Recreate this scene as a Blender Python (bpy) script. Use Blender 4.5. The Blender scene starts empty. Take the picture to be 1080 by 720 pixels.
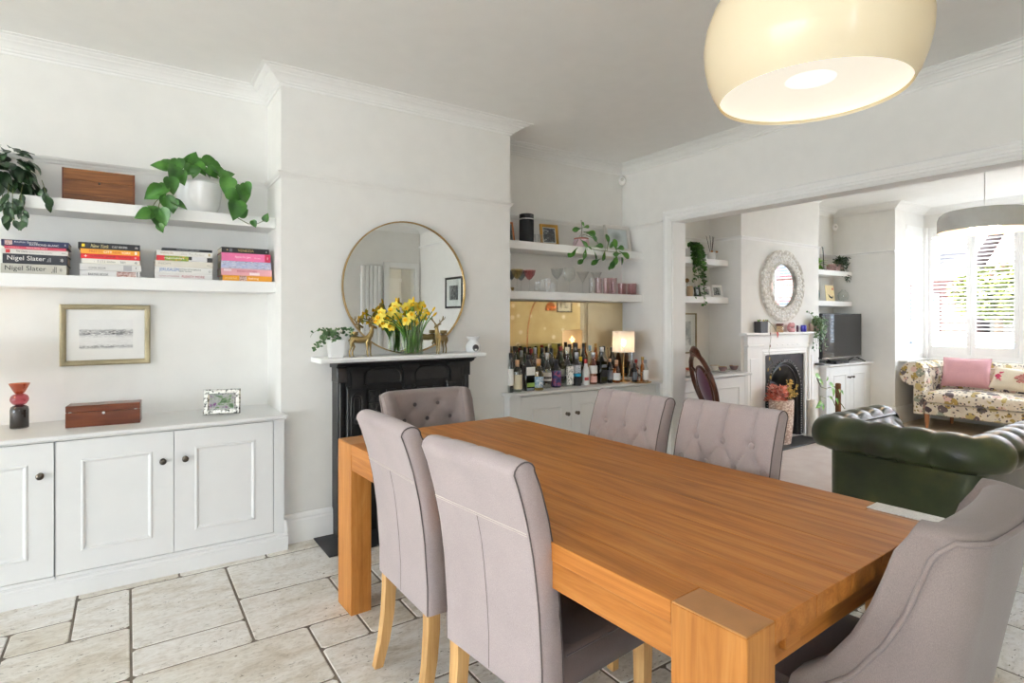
import bpy, math, random
from mathutils import Vector, Matrix
random.seed(7)
PI = math.pi
SC = bpy.context.scene
COL = SC.collection

# ------------------------------------------------------------------ camera
FPX, CX, HY, EYE = 596.0, 540.0, 335.5, 1.317      # focal length in px, centre column, horizon row, eye height
YAW = math.atan2(405, 596.0)
cam = bpy.data.cameras.new('camera')
cam.sensor_width = 36.0
cam.lens = FPX / 1080 * 36
cam.shift_y = -(360 - HY) / 1080
cam.clip_start = 0.02
cam_ob = bpy.data.objects.new('camera', cam)
COL.objects.link(cam_ob)
cam_ob.location = (0, 0, EYE)
cam_ob.rotation_euler = (PI / 2, 0, -YAW)
SC.camera = cam_ob

# ------------------------------------------------------------------ sky, exposure
world = bpy.data.worlds.new('world')
SC.world = world
world.use_nodes = True
_bg = world.node_tree.nodes['Background']
_bg.inputs[0].default_value = (0.79, 0.868, 1.0, 1)
_bg.inputs[1].default_value = 16.0
SC.view_settings.view_transform = 'Standard'
SC.view_settings.look = 'None'
SC.view_settings.exposure = -0.12
SC.view_settings.gamma = 1.0
SC.view_settings.use_curve_mapping = False
try:
    SC.cycles.use_denoising = True
    SC.cycles.max_bounces = 10
    SC.cycles.diffuse_bounces = 6
    SC.cycles.transparent_max_bounces = 24
    SC.cycles.sample_clamp_indirect = 6.0
    SC.cycles.caustics_reflective = False
    SC.cycles.caustics_refractive = False
except Exception:
    pass


def window_portal(name, loc, rot, sx, sy):
    # guides the sky light sampling through a glazed opening; gives off no light itself
    l = bpy.data.lights.new(name, 'AREA')
    l.shape = 'RECTANGLE'
    l.size, l.size_y = sx, sy
    l.cycles.is_portal = True
    o = bpy.data.objects.new(name, l)
    o.location = loc
    o.rotation_euler = rot
    COL.objects.link(o)
    return o


window_portal('sky_portal_garden_doors', (-7.66, -.55, 1.17), (0, -PI / 2, 0), 2.34, 5.5)
window_portal('sky_portal_added_window', (-.1, -3.58, 1.6), (PI / 2, 0, 0), 1.2, 1.5)
window_portal('sky_portal_bay', (8.82, 1.45, 1.65), (0, PI / 2, 0), 1.7, 3.3)

# high sun beyond the party wall: it lights the patio and the street but shines through no window
sun = bpy.data.lights.new('sun', 'SUN')
sun.energy = 170.0
sun.angle = math.radians(1.0)
sun.color = (1.0, .96, .90)
sun_ob = bpy.data.objects.new('sun', sun)
sun_ob.rotation_euler = Vector((.38, -.42, -.82)).to_track_quat('-Z', 'Y').to_euler()
sun_ob.location = (-6, 10, 14)
COL.objects.link(sun_ob)


# ------------------------------------------------------------------ pixel helpers
def ray(u, v):
    f = Vector((math.sin(YAW), math.cos(YAW), 0))
    r = Vector((math.cos(YAW), -math.sin(YAW), 0))
    return f + r * ((u - CX) / FPX) + Vector((0, 0, 1)) * ((HY - v) / FPX)


def on(u, v, ax, val):
    d = ray(u, v)
    i = 'xyz'.index(ax)
    c = Vector((0, 0, EYE))
    return c + d * ((val - c[i]) / d[i])


# ------------------------------------------------------------------ mesh builder
class MB:
    def __init__(self):
        self.v, self.f, self.M = [], [], None

    def add(self, vs, fs):
        n = len(self.v)
        if self.M is not None:
            vs = [self.M @ Vector(p) for p in vs]
        self.v += [tuple(p) for p in vs]
        self.f += [tuple(i + n for i in q) for q in fs]
        return self

    def box(self, x0, x1, y0, y1, z0, z1, b=0.0):
        x0, x1 = min(x0, x1), max(x0, x1)
        y0, y1 = min(y0, y1), max(y0, y1)
        z0, z1 = min(z0, z1), max(z0, z1)
        if b <= 0:
            vs = [(x, y, z) for z in (z0, z1) for y in (y0, y1) for x in (x0, x1)]
            fs = [(0, 2, 3, 1), (4, 5, 7, 6), (0, 1, 5, 4), (2, 6, 7, 3), (0, 4, 6, 2), (1, 3, 7, 5)]
            return self.add(vs, fs)
        b = min(b, (x1 - x0) * .49, (y1 - y0) * .49, (z1 - z0) * .49)
        vs, idx = [], {}
        for sx in (0, 1):
            for sy in (0, 1):
                for sz in (0, 1):
                    c = (x1 if sx else x0, y1 if sy else y0, z1 if sz else z0)
                    d = (-b if sx else b, -b if sy else b, -b if sz else b)
                    for k in range(3):
                        p = [c[i] + (0 if i == k else d[i]) for i in range(3)]
                        idx[(sx, sy, sz, k)] = len(vs)
                        vs.append(tuple(p))
        fs = []
        g = lambda *a: idx[a]
        for k in range(3):
            for s in (0, 1):
                q = []
                for (a, c) in ((0, 0), (1, 0), (1, 1), (0, 1)):
                    t = [0, 0, 0]
                    t[k] = s
                    o = [i for i in range(3) if i != k]
                    t[o[0]], t[o[1]] = a, c
                    q.append(g(*t, k))
                fs.append(tuple(q))
        for k in range(3):
            o = [i for i in range(3) if i != k]
            for a in (0, 1):
                for c in (0, 1):
                    t0, t1 = [0, 0, 0], [0, 0, 0]
                    t0[o[0]] = t1[o[0]] = a
                    t0[o[1]] = t1[o[1]] = c
                    t1[k] = 1
                    fs.append((g(*t0, o[0]), g(*t1, o[0]), g(*t1, o[1]), g(*t0, o[1])))
        for sx in (0, 1):
            for sy in (0, 1):
                for sz in (0, 1):
                    fs.append(tuple(g(sx, sy, sz, k) for k in range(3)))
        return self.add(vs, fs)

    def lathe(self, prof, n=24, c=(0, 0, 0), sx=1.0, sy=1.0):
        vs, fs, rings = [], [], []
        for r, z in prof:
            if r < 1e-6:
                rings.append([len(vs)])
                vs.append((c[0], c[1], c[2] + z))
            else:
                rings.append(list(range(len(vs), len(vs) + n)))
                for i in range(n):
                    a = 2 * PI * i / n
                    vs.append((c[0] + sx * r * math.cos(a), c[1] + sy * r * math.sin(a), c[2] + z))
        for A, B in zip(rings, rings[1:]):
            for i in range(n):
                j = (i + 1) % n
                if len(A) == 1 and len(B) == 1:
                    continue
                if len(A) == 1:
                    fs.append((A[0], B[j], B[i]))
                elif len(B) == 1:
                    fs.append((A[i], A[j], B[0]))
                else:
                    fs.append((A[i], A[j], B[j], B[i]))
        return self.add(vs, fs)

    def tube(self, pts, r, n=8, cap=True, closed=False):
        P = [Vector(p) for p in pts]
        m = len(P)
        R = r if isinstance(r, (list, tuple)) else [r] * m
        vs, fs = [], []
        up = None
        for i in range(m):
            if closed:
                t = P[(i + 1) % m] - P[i - 1]
            else:
                t = P[min(i + 1, m - 1)] - P[max(i - 1, 0)]
            if t.length < 1e-9:
                t = Vector((0, 0, 1))
            t.normalize()
            if up is None:
                up = Vector((0, 0, 1)) if abs(t.z) < .9 else Vector((1, 0, 0))
            s = t.cross(up)
            if s.length < 1e-6:
                s = t.cross(Vector((0, 1, 0)))
            s.normalize()
            up = s.cross(t).normalized()
            for k in range(n):
                a = 2 * PI * k / n
                vs.append(P[i] + (s * math.cos(a) + up * math.sin(a)) * R[i])
        for i in range(m if closed else m - 1):
            for k in range(n):
                l = (k + 1) % n
                j = (i + 1) % m
                fs.append((i * n + k, i * n + l, j * n + l, j * n + k))
        if cap and not closed:
            fs.append(tuple(range(n - 1, -1, -1)))
            fs.append(tuple((m - 1) * n + k for k in range(n)))
        return self.add(vs, fs)

    def ball(self, c, r, n=12, m=8):
        rx, ry, rz = r if isinstance(r, (tuple, list)) else (r, r, r)
        prof = [(math.sin(PI * i / m), -math.cos(PI * i / m)) for i in range(m + 1)]
        prof[0] = (0, -1)
        prof[-1] = (0, 1)
        o = MB().lathe(prof, n)
        return self.add([(c[0] + p[0] * rx, c[1] + p[1] * ry, c[2] + p[2] * rz) for p in o.v], o.f)

    def grid(self, fn, nu, nv, cu=False, cv=False):
        vs = [fn(i / (nu if cu else nu - 1), j / (nv if cv else nv - 1)) for i in range(nu) for j in range(nv)]
        fs = []
        for i in range(nu if cu else nu - 1):
            for j in range(nv if cv else nv - 1):
                a, b = (i + 1) % nu, (j + 1) % nv
                fs.append((i * nv + j, a * nv + j, a * nv + b, i * nv + b))
        return self.add(vs, fs)

    def prism(self, poly, d0, d1, plane='xz'):
        n = len(poly)
        mp = {'xz': lambda p, d: (p[0], d, p[1]), 'xy': lambda p, d: (p[0], p[1], d), 'yz': lambda p, d: (d, p[0], p[1])}[plane]
        vs = [mp(p, d0) for p in poly] + [mp(p, d1) for p in poly]
        fs = [tuple(range(n)), tuple(range(2 * n - 1, n - 1, -1))]
        fs += [(i, i + n, (i + 1) % n + n, (i + 1) % n) for i in range(n)]
        return self.add(vs, fs)

    def moulding(self, prof, path, z, side=1, closed=False):
        # prof: (distance from wall, height); path: wall line in plan; side: +1 room lies to the left of the path
        n = len(path)
        offs = []
        for i in range(n):
            p = Vector(path[i])
            def nrm(a, b):
                d = (Vector(path[b]) - Vector(path[a])).normalized()
                return Vector((-d.y, d.x)) * side
            if closed or 0 < i < n - 1:
                n0, n1 = nrm(i - 1, i), nrm(i, (i + 1) % n)
            elif i == 0:
                n0 = n1 = nrm(0, 1)
            else:
                n0 = n1 = nrm(n - 2, n - 1)
            m = (n0 + n1)
            m = m / max(1e-6, m.dot(n0))
            offs.append((p, m))
        k = len(prof)
        vs = [(p.x + m.x * d, p.y + m.y * d, z + h) for p, m in offs for d, h in prof]
        fs = []
        for i in range(n if closed else n - 1):
            j = (i + 1) % n
            for a in range(k):
                b = (a + 1) % k
                fs.append((i * k + a, j * k + a, j * k + b, i * k + b))
        if not closed:
            fs.append(tuple(range(k)))
            fs.append(tuple((n - 1) * k + a for a in range(k - 1, -1, -1)))
        return self.add(vs, fs)

    def mesh(self, name, mat, smooth=None):
        me = bpy.data.meshes.new(name)
        me.from_pydata(self.v, [], self.f)
        me.update()
        import bmesh
        bm = bmesh.new()
        bm.from_mesh(me)
        bmesh.ops.recalc_face_normals(bm, faces=bm.faces)
        bm.to_mesh(me)
        bm.free()
        if mat is not None:
            me.materials.append(mat)
        if smooth:
            me.polygons.foreach_set('use_smooth', [True] * len(me.polygons))
            me.set_sharp_from_angle(angle=math.radians(smooth))
        me.update()
        return me

    def build(self, name, mat, parent=None, smooth=None, label=None, kind=None):
        o = bpy.data.objects.new(name, self.mesh(name, mat, smooth))
        COL.objects.link(o)
        if parent is not None:
            o.parent = parent
        if label:
            o['label'] = label
        if kind:
            o['kind'] = kind
        return o


def tag(o, label=None, cat=None, group=None, kind=None):
    if label:
        o['label'] = label
    if cat:
        o['category'] = cat
    if group:
        o['group'] = group
    if kind:
        o['kind'] = kind
    return o


def thing(name, label, cat, loc=(0, 0, 0), rz=0.0, group=None):
    o = bpy.data.objects.new(name, None)
    o.empty_display_size = .1
    COL.objects.link(o)
    o.location = loc
    o.rotation_euler = (0, 0, rz)
    return tag(o, label, cat, group)


def copy_tree(o, parent=None):
    c = o.copy()
    COL.objects.link(c)
    if parent is not None:
        c.parent = parent
    for ch in list(o.children):
        copy_tree(ch, c)
    return c


def struct(name, mb, mat, smooth=None, parent=None):
    o = mb.build(name, mat, parent, smooth)
    if parent is None:
        o['kind'] = 'structure'
    return o


def text(body, mat, parent, x, y, z, w, h, name='lettering', shear=0.0, off=0.0004, flip=False):
    """flat lettering fitted in a w x h box centred at x,z and facing -y"""
    cu = bpy.data.curves.new('t', 'FONT')
    cu.body = body
    cu.shear = shear
    cu.extrude = 0.0
    cu.resolution_u = 3
    ob = bpy.data.objects.new('t', cu)
    COL.objects.link(ob)
    bpy.context.view_layer.update()
    me = bpy.data.meshes.new_from_object(ob.evaluated_get(bpy.context.evaluated_depsgraph_get()))
    bpy.data.objects.remove(ob)
    xs = [p.co.x for p in me.vertices]
    ys = [p.co.y for p in me.vertices]
    if not xs:
        return None
    x0, x1, y0, y1 = min(xs), max(xs), min(ys), max(ys)
    for p in me.vertices:
        px = (p.co.x - (x0 + x1) / 2) / max(1e-6, x1 - x0) * w
        py = (p.co.y - (y0 + y1) / 2) / max(1e-6, y1 - y0) * h
        p.co = (x + px, y - off, z + py)
    me.materials.clear()
    me.materials.append(mat)
    o = bpy.data.objects.new(name, me)
    COL.objects.link(o)
    o.parent = parent
    return o


# ------------------------------------------------------------------ materials
def S(r, g, b):
    f = lambda c: (c / 255 / 12.92) if c / 255 <= .04045 else ((c / 255 + .055) / 1.055) ** 2.4
    return (f(r), f(g), f(b), 1.0)


class NT:
    def __init__(self, name):
        self.m = bpy.data.materials.new(name)
        self.m.use_nodes = True
        self.t = self.m.node_tree
        self.p = self.t.nodes['Principled BSDF']
        self.out = self.t.nodes['Material Output']

    def n(self, typ, **kw):
        nd = self.t.nodes.new(typ)
        for k, v in kw.items():
            if k.startswith('i_'):
                key = k[2:]
                key = int(key) if key.isdigit() else key.replace('_', ' ')
                nd.inputs[key].default_value = v
            else:
                setattr(nd, k, v)
        return nd

    def l(self, a, b):
        self.t.links.new(a, b)

    def coords(self, scale=(1, 1, 1), kind='Object', rnd=0.0):
        tc = self.n('ShaderNodeTexCoord')
        mp = self.n('ShaderNodeMapping')
        mp.inputs['Scale'].default_value = scale
        src = tc.outputs[kind]
        if rnd:
            oi = self.n('ShaderNodeObjectInfo')
            mu = self.n('ShaderNodeMath', operation='MULTIPLY', i_1=rnd)
            self.l(oi.outputs['Random'], mu.inputs[0])
            ad = self.n('ShaderNodeVectorMath', operation='ADD')
            self.l(src, ad.inputs[0])
            self.l(mu.outputs[0], ad.inputs[1])
            src = ad.outputs[0]
        self.l(src, mp.inputs['Vector'])
        return mp.outputs[0]

    def noise(self, vec, scale=5, detail=4, rough=.5, dist=0.0):
        nd = self.n('ShaderNodeTexNoise', i_Scale=scale, i_Detail=detail, i_Roughness=rough, i_Distortion=dist)
        self.l(vec, nd.inputs['Vector'])
        return nd.outputs['Fac']

    def ramp(self, fac, stops, interp='LINEAR'):
        nd = self.n('ShaderNodeValToRGB')
        nd.color_ramp.interpolation = interp
        e = nd.color_ramp.elements
        while len(e) < len(stops):
            e.new(.5)
        for k, (p, c) in zip(e, stops):
            k.position = p
            k.color = c
        self.l(fac, nd.inputs[0])
        return nd.outputs[0]

    def mix(self, fac, a, b, blend='MIX'):
        nd = self.n('ShaderNodeMix', data_type='RGBA', blend_type=blend)
        for s, x in ((0, fac), (6, a), (7, b)):
            if isinstance(x, (int, float)):
                nd.inputs[s].default_value = x
            elif isinstance(x, tuple):
                nd.inputs[s].default_value = x
            else:
                self.l(x, nd.inputs[s])
        return nd.outputs[2]

    def bump(self, h, strength=.2, dist=.01):
        nd = self.n('ShaderNodeBump', i_Strength=strength, i_Distance=dist)
        self.l(h, nd.inputs['Height'])
        self.l(nd.outputs[0], self.p.inputs['Normal'])

    def base(self, c):
        if isinstance(c, tuple):
            self.p.inputs['Base Color'].default_value = c
        else:
            self.l(c, self.p.inputs['Base Color'])

    def set(self, rough=.5, metal=0.0, spec=.5, coat=0.0, sheen=0.0, trans=0.0, alpha=1.0):
        self.p.inputs['Roughness'].default_value = rough
        self.p.inputs['Metallic'].default_value = metal
        self.p.inputs['Specular IOR Level'].default_value = spec
        self.p.inputs['Coat Weight'].default_value = coat
        self.p.inputs['Sheen Weight'].default_value = sheen
        self.p.inputs['Transmission Weight'].default_value = trans
        self.p.inputs['Alpha'].default_value = alpha
        return self


_plain = {}


def plain(name, c, rough=.5, metal=0.0, spec=.5, coat=0.0, var=.03, bump=0.0, bscale=60, sheen=0.0):
    """principled with a slight procedural tone variation and optional fine relief"""
    if name in _plain:
        return _plain[name]
    k = NT(name)
    k.set(rough, metal, spec, coat, sheen)
    vec = k.coords((1, 1, 1))
    nz = k.noise(vec, 9, 3)
    d = tuple(max(0, x * (1 - var * 2)) for x in c[:3]) + (1,)
    e = tuple(min(1, x * (1 + var * 2)) for x in c[:3]) + (1,)
    k.base(k.ramp(nz, [(.3, d), (.7, e)]))
    if bump:
        k.bump(k.noise(vec, bscale, 3), bump, .004)
    _plain[name] = k.m
    return k.m


def glow(name, c, strength):
    m = bpy.data.materials.new(name)
    m.use_nodes = True
    p = m.node_tree.nodes['Principled BSDF']
    p.inputs['Base Color'].default_value = c
    p.inputs['Emission Color'].default_value = c
    p.inputs['Emission Strength'].default_value = strength
    return m


def thin_glass(name, tint=(1, 1, 1, 1), gloss=.1, rough=.02):
    m = bpy.data.materials.new(name)
    m.use_nodes = True
    t = m.node_tree
    t.nodes.remove(t.nodes['Principled BSDF'])
    out = t.nodes['Material Output']
    tr = t.nodes.new('ShaderNodeBsdfTransparent')
    tr.inputs[0].default_value = tint
    gl = t.nodes.new('ShaderNodeBsdfGlossy')
    gl.inputs['Roughness'].default_value = rough
    lw = t.nodes.new('ShaderNodeLayerWeight')
    lw.inputs[0].default_value = .35
    mr = t.nodes.new('ShaderNodeMapRange')
    mr.inputs['To Min'].default_value = gloss * .35
    mr.inputs['To Max'].default_value = min(.5, gloss * 3)
    t.links.new(lw.outputs['Facing'], mr.inputs['Value'])
    mx = t.nodes.new('ShaderNodeMixShader')
    t.links.new(mr.outputs[0], mx.inputs[0])
    t.links.new(tr.outputs[0], mx.inputs[1])
    t.links.new(gl.outputs[0], mx.inputs[2])
    t.links.new(mx.outputs[0], out.inputs['Surface'])
    return m


def wood(name, dark, mid, light, axis='y', rough=.4, spec=.3, scale=1.0, rnd=3.0, coat=0.0, bump=.05, fig=1.0):
    k = NT(name)
    k.set(rough, coat=coat, spec=spec)
    s = {'x': (1.3, 13, 13), 'y': (13, 1.3, 13), 'z': (13, 13, 1.3)}[axis]
    vec = k.coords(tuple(a * scale for a in s), rnd=rnd)
    a = k.noise(vec, 1.0, 7, .62, 2.2 * fig)
    s2 = {'x': (5, 150, 150), 'y': (150, 5, 150), 'z': (150, 150, 5)}[axis]
    vec2 = k.coords(tuple(q * scale for q in s2), rnd=rnd)
    b = k.noise(vec2, 1.0, 3)
    wv = k.n('ShaderNodeTexWave', wave_type='BANDS', bands_direction={'x': 'Y', 'y': 'X', 'z': 'X'}[axis], i_Scale=.9, i_Distortion=7.0, i_Detail=3.0, i_Detail_Scale=.9)
    wvec = k.coords(tuple(q * scale for q in {'x': (.7, 4.5, 4.5), 'y': (4.5, .7, 4.5), 'z': (4.5, 4.5, .7)}[axis]), rnd=rnd * 1.7)
    k.l(wvec, wv.inputs['Vector'])
    rings = k.ramp(wv.outputs['Fac'], [(.0, (.62, .56, .50, 1)), (.35, (.92, .90, .88, 1)), (1, (1, 1, 1, 1))])
    c1 = k.ramp(a, [(.18, dark), (.48, mid), (.80, light)])
    c2 = k.ramp(b, [(.35, tuple(x * .78 for x in dark[:3]) + (1,)), (.6, (1, 1, 1, 1))])
    oi = k.n('ShaderNodeObjectInfo')
    tone = k.ramp(oi.outputs['Random'], [(0, (.88, .88, .86, 1)), (1, (1.0, 1.0, 1.0, 1))])
    k.base(k.mix(1.0, k.mix(.16, k.mix(.40, c1, rings, 'MULTIPLY'), c2, 'MULTIPLY'), tone, 'MULTIPLY'))
    k.bump(b, bump, .002)
    return k.m


def fabric(name, c, var=.09, weave=900, sheen=.25, rough=.9):
    k = NT(name)
    k.set(rough, spec=.2, sheen=sheen)
    vec = k.coords((1, 1, 1))
    st = k.coords((weave, weave, weave * .35))
    a = k.noise(st, 1, 2)
    b = k.noise(vec, 7, 4)
    mul = lambda f: tuple(min(1, x * f) for x in c[:3]) + (1,)
    ca = k.ramp(a, [(.3, mul(1 - var * 1.6)), (.7, mul(1 + var * 1.6))])
    cb = k.ramp(b, [(.3, (.9, .9, .9, 1)), (.7, (1, 1, 1, 1))])
    k.base(k.mix(1.0, ca, cb, 'MULTIPLY'))
    k.bump(a, .12, .001)
    return k.m


M = {}
M['wall'] = plain('wall_paint', S(238, 236, 231), .9, var=.008, bump=.02, bscale=250, spec=.2)
M['white'] = plain('white_satin_paint', S(246, 245, 242), .45, var=.006, spec=.35)
M['ceil'] = plain('ceiling_paint', S(248, 247, 244), .95, var=.006, spec=.1)
M['cab'] = plain('cabinet_white_paint', S(229, 229, 227), .4, var=.006, spec=.35)
M['shelf'] = plain('shelf_white_paint', S(243, 242, 239), .45, var=.006, spec=.35)
M['knob'] = plain('aged_pewter', S(95, 88, 80), .3, 1.0, var=.1)
M['oak_y'] = wood('oak_top', S(142, 82, 34), S(184, 117, 52), S(204, 143, 76), 'y', .46)
M['oak_z'] = wood('oak_leg', S(160, 98, 42), S(190, 126, 60), S(206, 148, 82), 'z', .45)
M['oak_x'] = wood('oak_end', S(142, 82, 34), S(184, 117, 52), S(204, 143, 76), 'x', .46)
M['endgrain'] = plain('oak_end_grain', S(168, 118, 70), .4, var=.09, bump=.05, bscale=180)
M['legwood'] = wood('pale_oak', S(190, 142, 84), S(214, 170, 112), S(226, 188, 134), 'z', .4)
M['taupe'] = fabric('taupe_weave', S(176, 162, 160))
M['taupe_d'] = fabric('taupe_shadowed', S(92, 82, 80))  # darkened to paint seam shadow into the piping; seams and buttons share it
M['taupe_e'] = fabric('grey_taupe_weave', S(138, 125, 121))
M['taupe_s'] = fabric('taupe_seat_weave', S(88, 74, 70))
M['taupe_l'] = plain('pale_thread', S(206, 196, 188), .8)
M['iron'] = plain('black_iron', S(42, 41, 41), .35, .35, var=.15, bump=.06, bscale=120)
M['black'] = plain('black_satin', S(22, 22, 23), .4)
M['slate'] = plain('black_slate', S(48, 49, 52), .45, var=.12, bump=.1, bscale=40)
M['brass'] = plain('antique_brass', S(150, 130, 86), .36, .85, var=.12)
M['gold'] = plain('gilt', S(178, 136, 62), .35, .8, var=.15, bump=.2, bscale=80)
M['brasslight'] = plain('brushed_brass', S(196, 164, 110), .25, 1.0, var=.04)
M['silver'] = plain('silver', S(205, 205, 208), .15, 1.0, var=.05)
M['chrome'] = plain('chrome', S(215, 215, 218), .1, 1.0, var=.02)
M['glass'] = thin_glass('clear_glass', (.96, .98, .975, 1), .12)
M['pane'] = thin_glass('window_glass', (.97, .985, .985, 1), .05)
M['ceramic'] = plain('white_ceramic', S(240, 240, 238), .2, var=.01)
M['soil'] = plain('soil', S(58, 44, 34), .95, var=.2, bump=.6, bscale=120)
M['paper'] = plain('paper', S(241, 240, 236), .85, var=.01)
M['pages'] = plain('book_pages', S(224, 216, 198), .9, var=.05, bump=.2, bscale=400)


def mirror_mat(name, c, rough=.0):
    k = NT(name)
    k.set(rough, 1.0)
    k.base(c)
    return k.m


M['mirror'] = mirror_mat('silver_mirror', (.9, .91, .9, 1))


def leafmat(name, dark, light, rough=.35):
    k = NT(name)
    k.set(rough, spec=.4)
    vec = k.coords((1, 1, 1), rnd=5)
    a = k.noise(vec, 14, 3)
    oi = k.n('ShaderNodeObjectInfo')
    c = k.ramp(a, [(.3, dark), (.75, light)])
    t = k.ramp(oi.outputs['Random'], [(0, (.7, .75, .7, 1)), (1, (1.0, 1.0, 1.0, 1))])
    k.base(k.mix(1.0, c, t, 'MULTIPLY'))
    return k.m


M['leaf'] = leafmat('pothos_leaf', S(38, 84, 28), S(84, 140, 52))
M['leafdark'] = leafmat('hoya_leaf', S(26, 48, 30), S(62, 92, 56))
M['leafbright'] = leafmat('bright_leaf', S(70, 130, 30), S(140, 195, 60))
M['leafsucc'] = leafmat('peperomia_leaf', S(44, 92, 34), S(96, 146, 60), .25)
M['leafvar'] = leafmat('small_leaf', S(52, 92, 50), S(130, 160, 110))
M['stem'] = plain('plant_stem', S(104, 110, 60), .6, var=.1)
# ================================================================== THE ROOM
WY, BY, CEIL = 3.86, 3.475, 2.745          # alcove wall, chimney breast face, ceiling height
BX0, BX1 = 0.737, 2.344                    # dining chimney breast
PX0, PX1 = 3.89, 4.051                     # wall with the wide opening
OY0, OY1, OZ = 0.10, 3.26, 2.157           # the opening
LX0, LX1 = 5.204, 6.73                     # living room chimney breast
FX = 7.85                                  # living room front wall
BAYX, BAYY0, BAYY1 = 8.70, -0.20, 3.12      # bay window, its unseen right end widened to brighten the living room
RY = -1.466                                # rear wall of the dining room
GX = -7.5                                  # garden side
KY = -3.45                                 # kitchen end, behind the viewer
LRY = -0.55                                # living room rear wall

w = MB().box(GX - .15, 8.0, WY, WY + .14, -.1, CEIL + .1)
struct('wall_back', w, M['wall'])
struct('wall_chimney_dining', MB().box(BX0, BX1, BY, WY, 0, CEIL), M['wall'])
FO = (5.60, 6.35, .90)                     # living room fire opening x0, x1, top
w = MB().box(LX0, FO[0], BY, WY, 0, CEIL).box(FO[1], LX1, BY, WY, 0, CEIL).box(FO[0], FO[1], BY, WY, FO[2], CEIL)
struct('wall_chimney_living', w, M['wall'])
w = MB().box(PX0, PX1, OY1, WY, 0, CEIL).box(PX0, PX1, OY0, OY1, OZ, CEIL).box(PX0, PX1, RY, OY0, 0, CEIL)
struct('wall_opening', w, M['wall'])
w = MB().box(.45, 3.36, RY - .12, RY, 0, CEIL).box(3.36, 3.80, RY - .12, RY, 2.10, CEIL).box(3.80, PX1, RY - .12, RY, 0, CEIL)  # unseen left end lengthened to keep light off the near end chair
struct('wall_rear', w, M['wall'])
w = MB().box(1.9, 2.0, KY, RY - .12, 0, CEIL).box(GX - .15, -.7, KY - .12, KY, 0, CEIL).box(.5, 2.0, KY - .12, KY, 0, CEIL).box(-.7, .5, KY - .12, KY, 0, .85).box(-.7, .5, KY - .12, KY, 2.35, CEIL)
struct('wall_kitchen', w, M['wall'])
w = MB().box(GX - .15, GX, KY, -3.3, 0, CEIL).box(GX - .15, GX, 2.2, WY, 0, CEIL).box(GX - .15, GX, -3.3, 2.2, 2.34, CEIL)
struct('wall_garden', w, M['wall'])
w = MB().box(FX, 8.0, BAYY1, WY, 0, CEIL).box(FX, 8.0, LRY, BAYY0, 0, CEIL)
w.box(8.0, BAYX + .12, BAYY1, BAYY1 + .12, 0, .80).box(8.0, BAYX + .12, BAYY0 - .12, BAYY0, 0, .80)
w.box(BAYX, BAYX + .12, BAYY0, BAYY1, 0, .80)
w.box(8.0, BAYX + .12, BAYY1, BAYY1 + .12, 2.50, CEIL).box(8.0, BAYX + .12, BAYY0 - .12, BAYY0, 2.50, CEIL)
w.box(BAYX, BAYX + .12, BAYY0, BAYY1, 2.50, CEIL).box(8.0, 8.16, BAYY1, BAYY1 + .12, .8, 2.5).box(8.0, 8.16, BAYY0 - .12, BAYY0, .8, 2.5)
struct('wall_front', w, M['wall'])

struct('ceiling', MB().box(GX - .15, 8.9, RY - .12, WY + .14, CEIL, CEIL + .14).box(GX - .15, 2.0, KY - .12, RY - .12, CEIL, CEIL + .14), M['ceil'])

# glazed garden doors (behind the viewer, to the left)
gd = struct('window_2', MB().box(GX - .10, GX - .04, -3.3, 2.2, 2.28, 2.34).box(GX - .10, GX - .04, -3.3, 2.2, 0, .06), M['white'])
for i in range(6):
    y = -3.3 + i * 1.1
    MB().box(GX - .11, GX - .03, max(-3.3, y - .035), min(2.2, y + .035), .0, 2.34).build('stile', M['white'], gd)
for i in range(5):  # paler iron paints the glints into the scrollwork colour
    y = -3.3 + i * 1.1
    MB().box(GX - .075, GX - .068, y + .03, y + 1.07, .05, 2.29).build('pane', M['pane'], gd)
# unseen window added behind the viewer to bring in frontal light
kw = struct('window_3_added', MB().box(-.7, .5, KY - .10, KY - .04, .85, .90).box(-.7, .5, KY - .10, KY - .04, 2.30, 2.35), M['white'])
for x in (-.7, -.1, .5):
    MB().box(max(-.7, x - .03), min(.5, x + .03), KY - .11, KY - .03, .85, 2.35).build('stile', M['white'], kw)
for x in (-.7, -.1):
    MB().box(x + .025, x + .575, KY - .075, KY - .068, .89, 2.31).build('pane', M['pane'], kw)

# wallpaper on the living room rear wall
k = NT('gold_wallpaper')
k.set(.6, 0.15)
vec = k.coords((1, 1, 1))
vo = k.n('ShaderNodeTexVoronoi', i_Scale=4.2, i_Randomness=.75)
k.l(vec, vo.inputs['Vector'])
nz = k.noise(k.coords((60, 60, 60)), 1, 3)
ad = k.n('ShaderNodeMath', operation='MULTIPLY_ADD', i_1=.10)
k.l(nz, ad.inputs[0])
k.l(vo.outputs['Distance'], ad.inputs[2])
sp = k.ramp(ad.outputs[0], [(.20, (1, 1, 1, 1)), (.235, (0, 0, 0, 1))])
k.base(k.mix(sp, k.ramp(k.noise(vec, 3, 4), [(.3, S(206, 190, 150)), (.7, S(222, 208, 172))]), S(240, 236, 224)))
M['wallpaper'] = k.m
struct('wall_living_rear', MB().box(PX1, 8.0, LRY - .12, LRY, 0, CEIL), M['wallpaper'])

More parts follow.
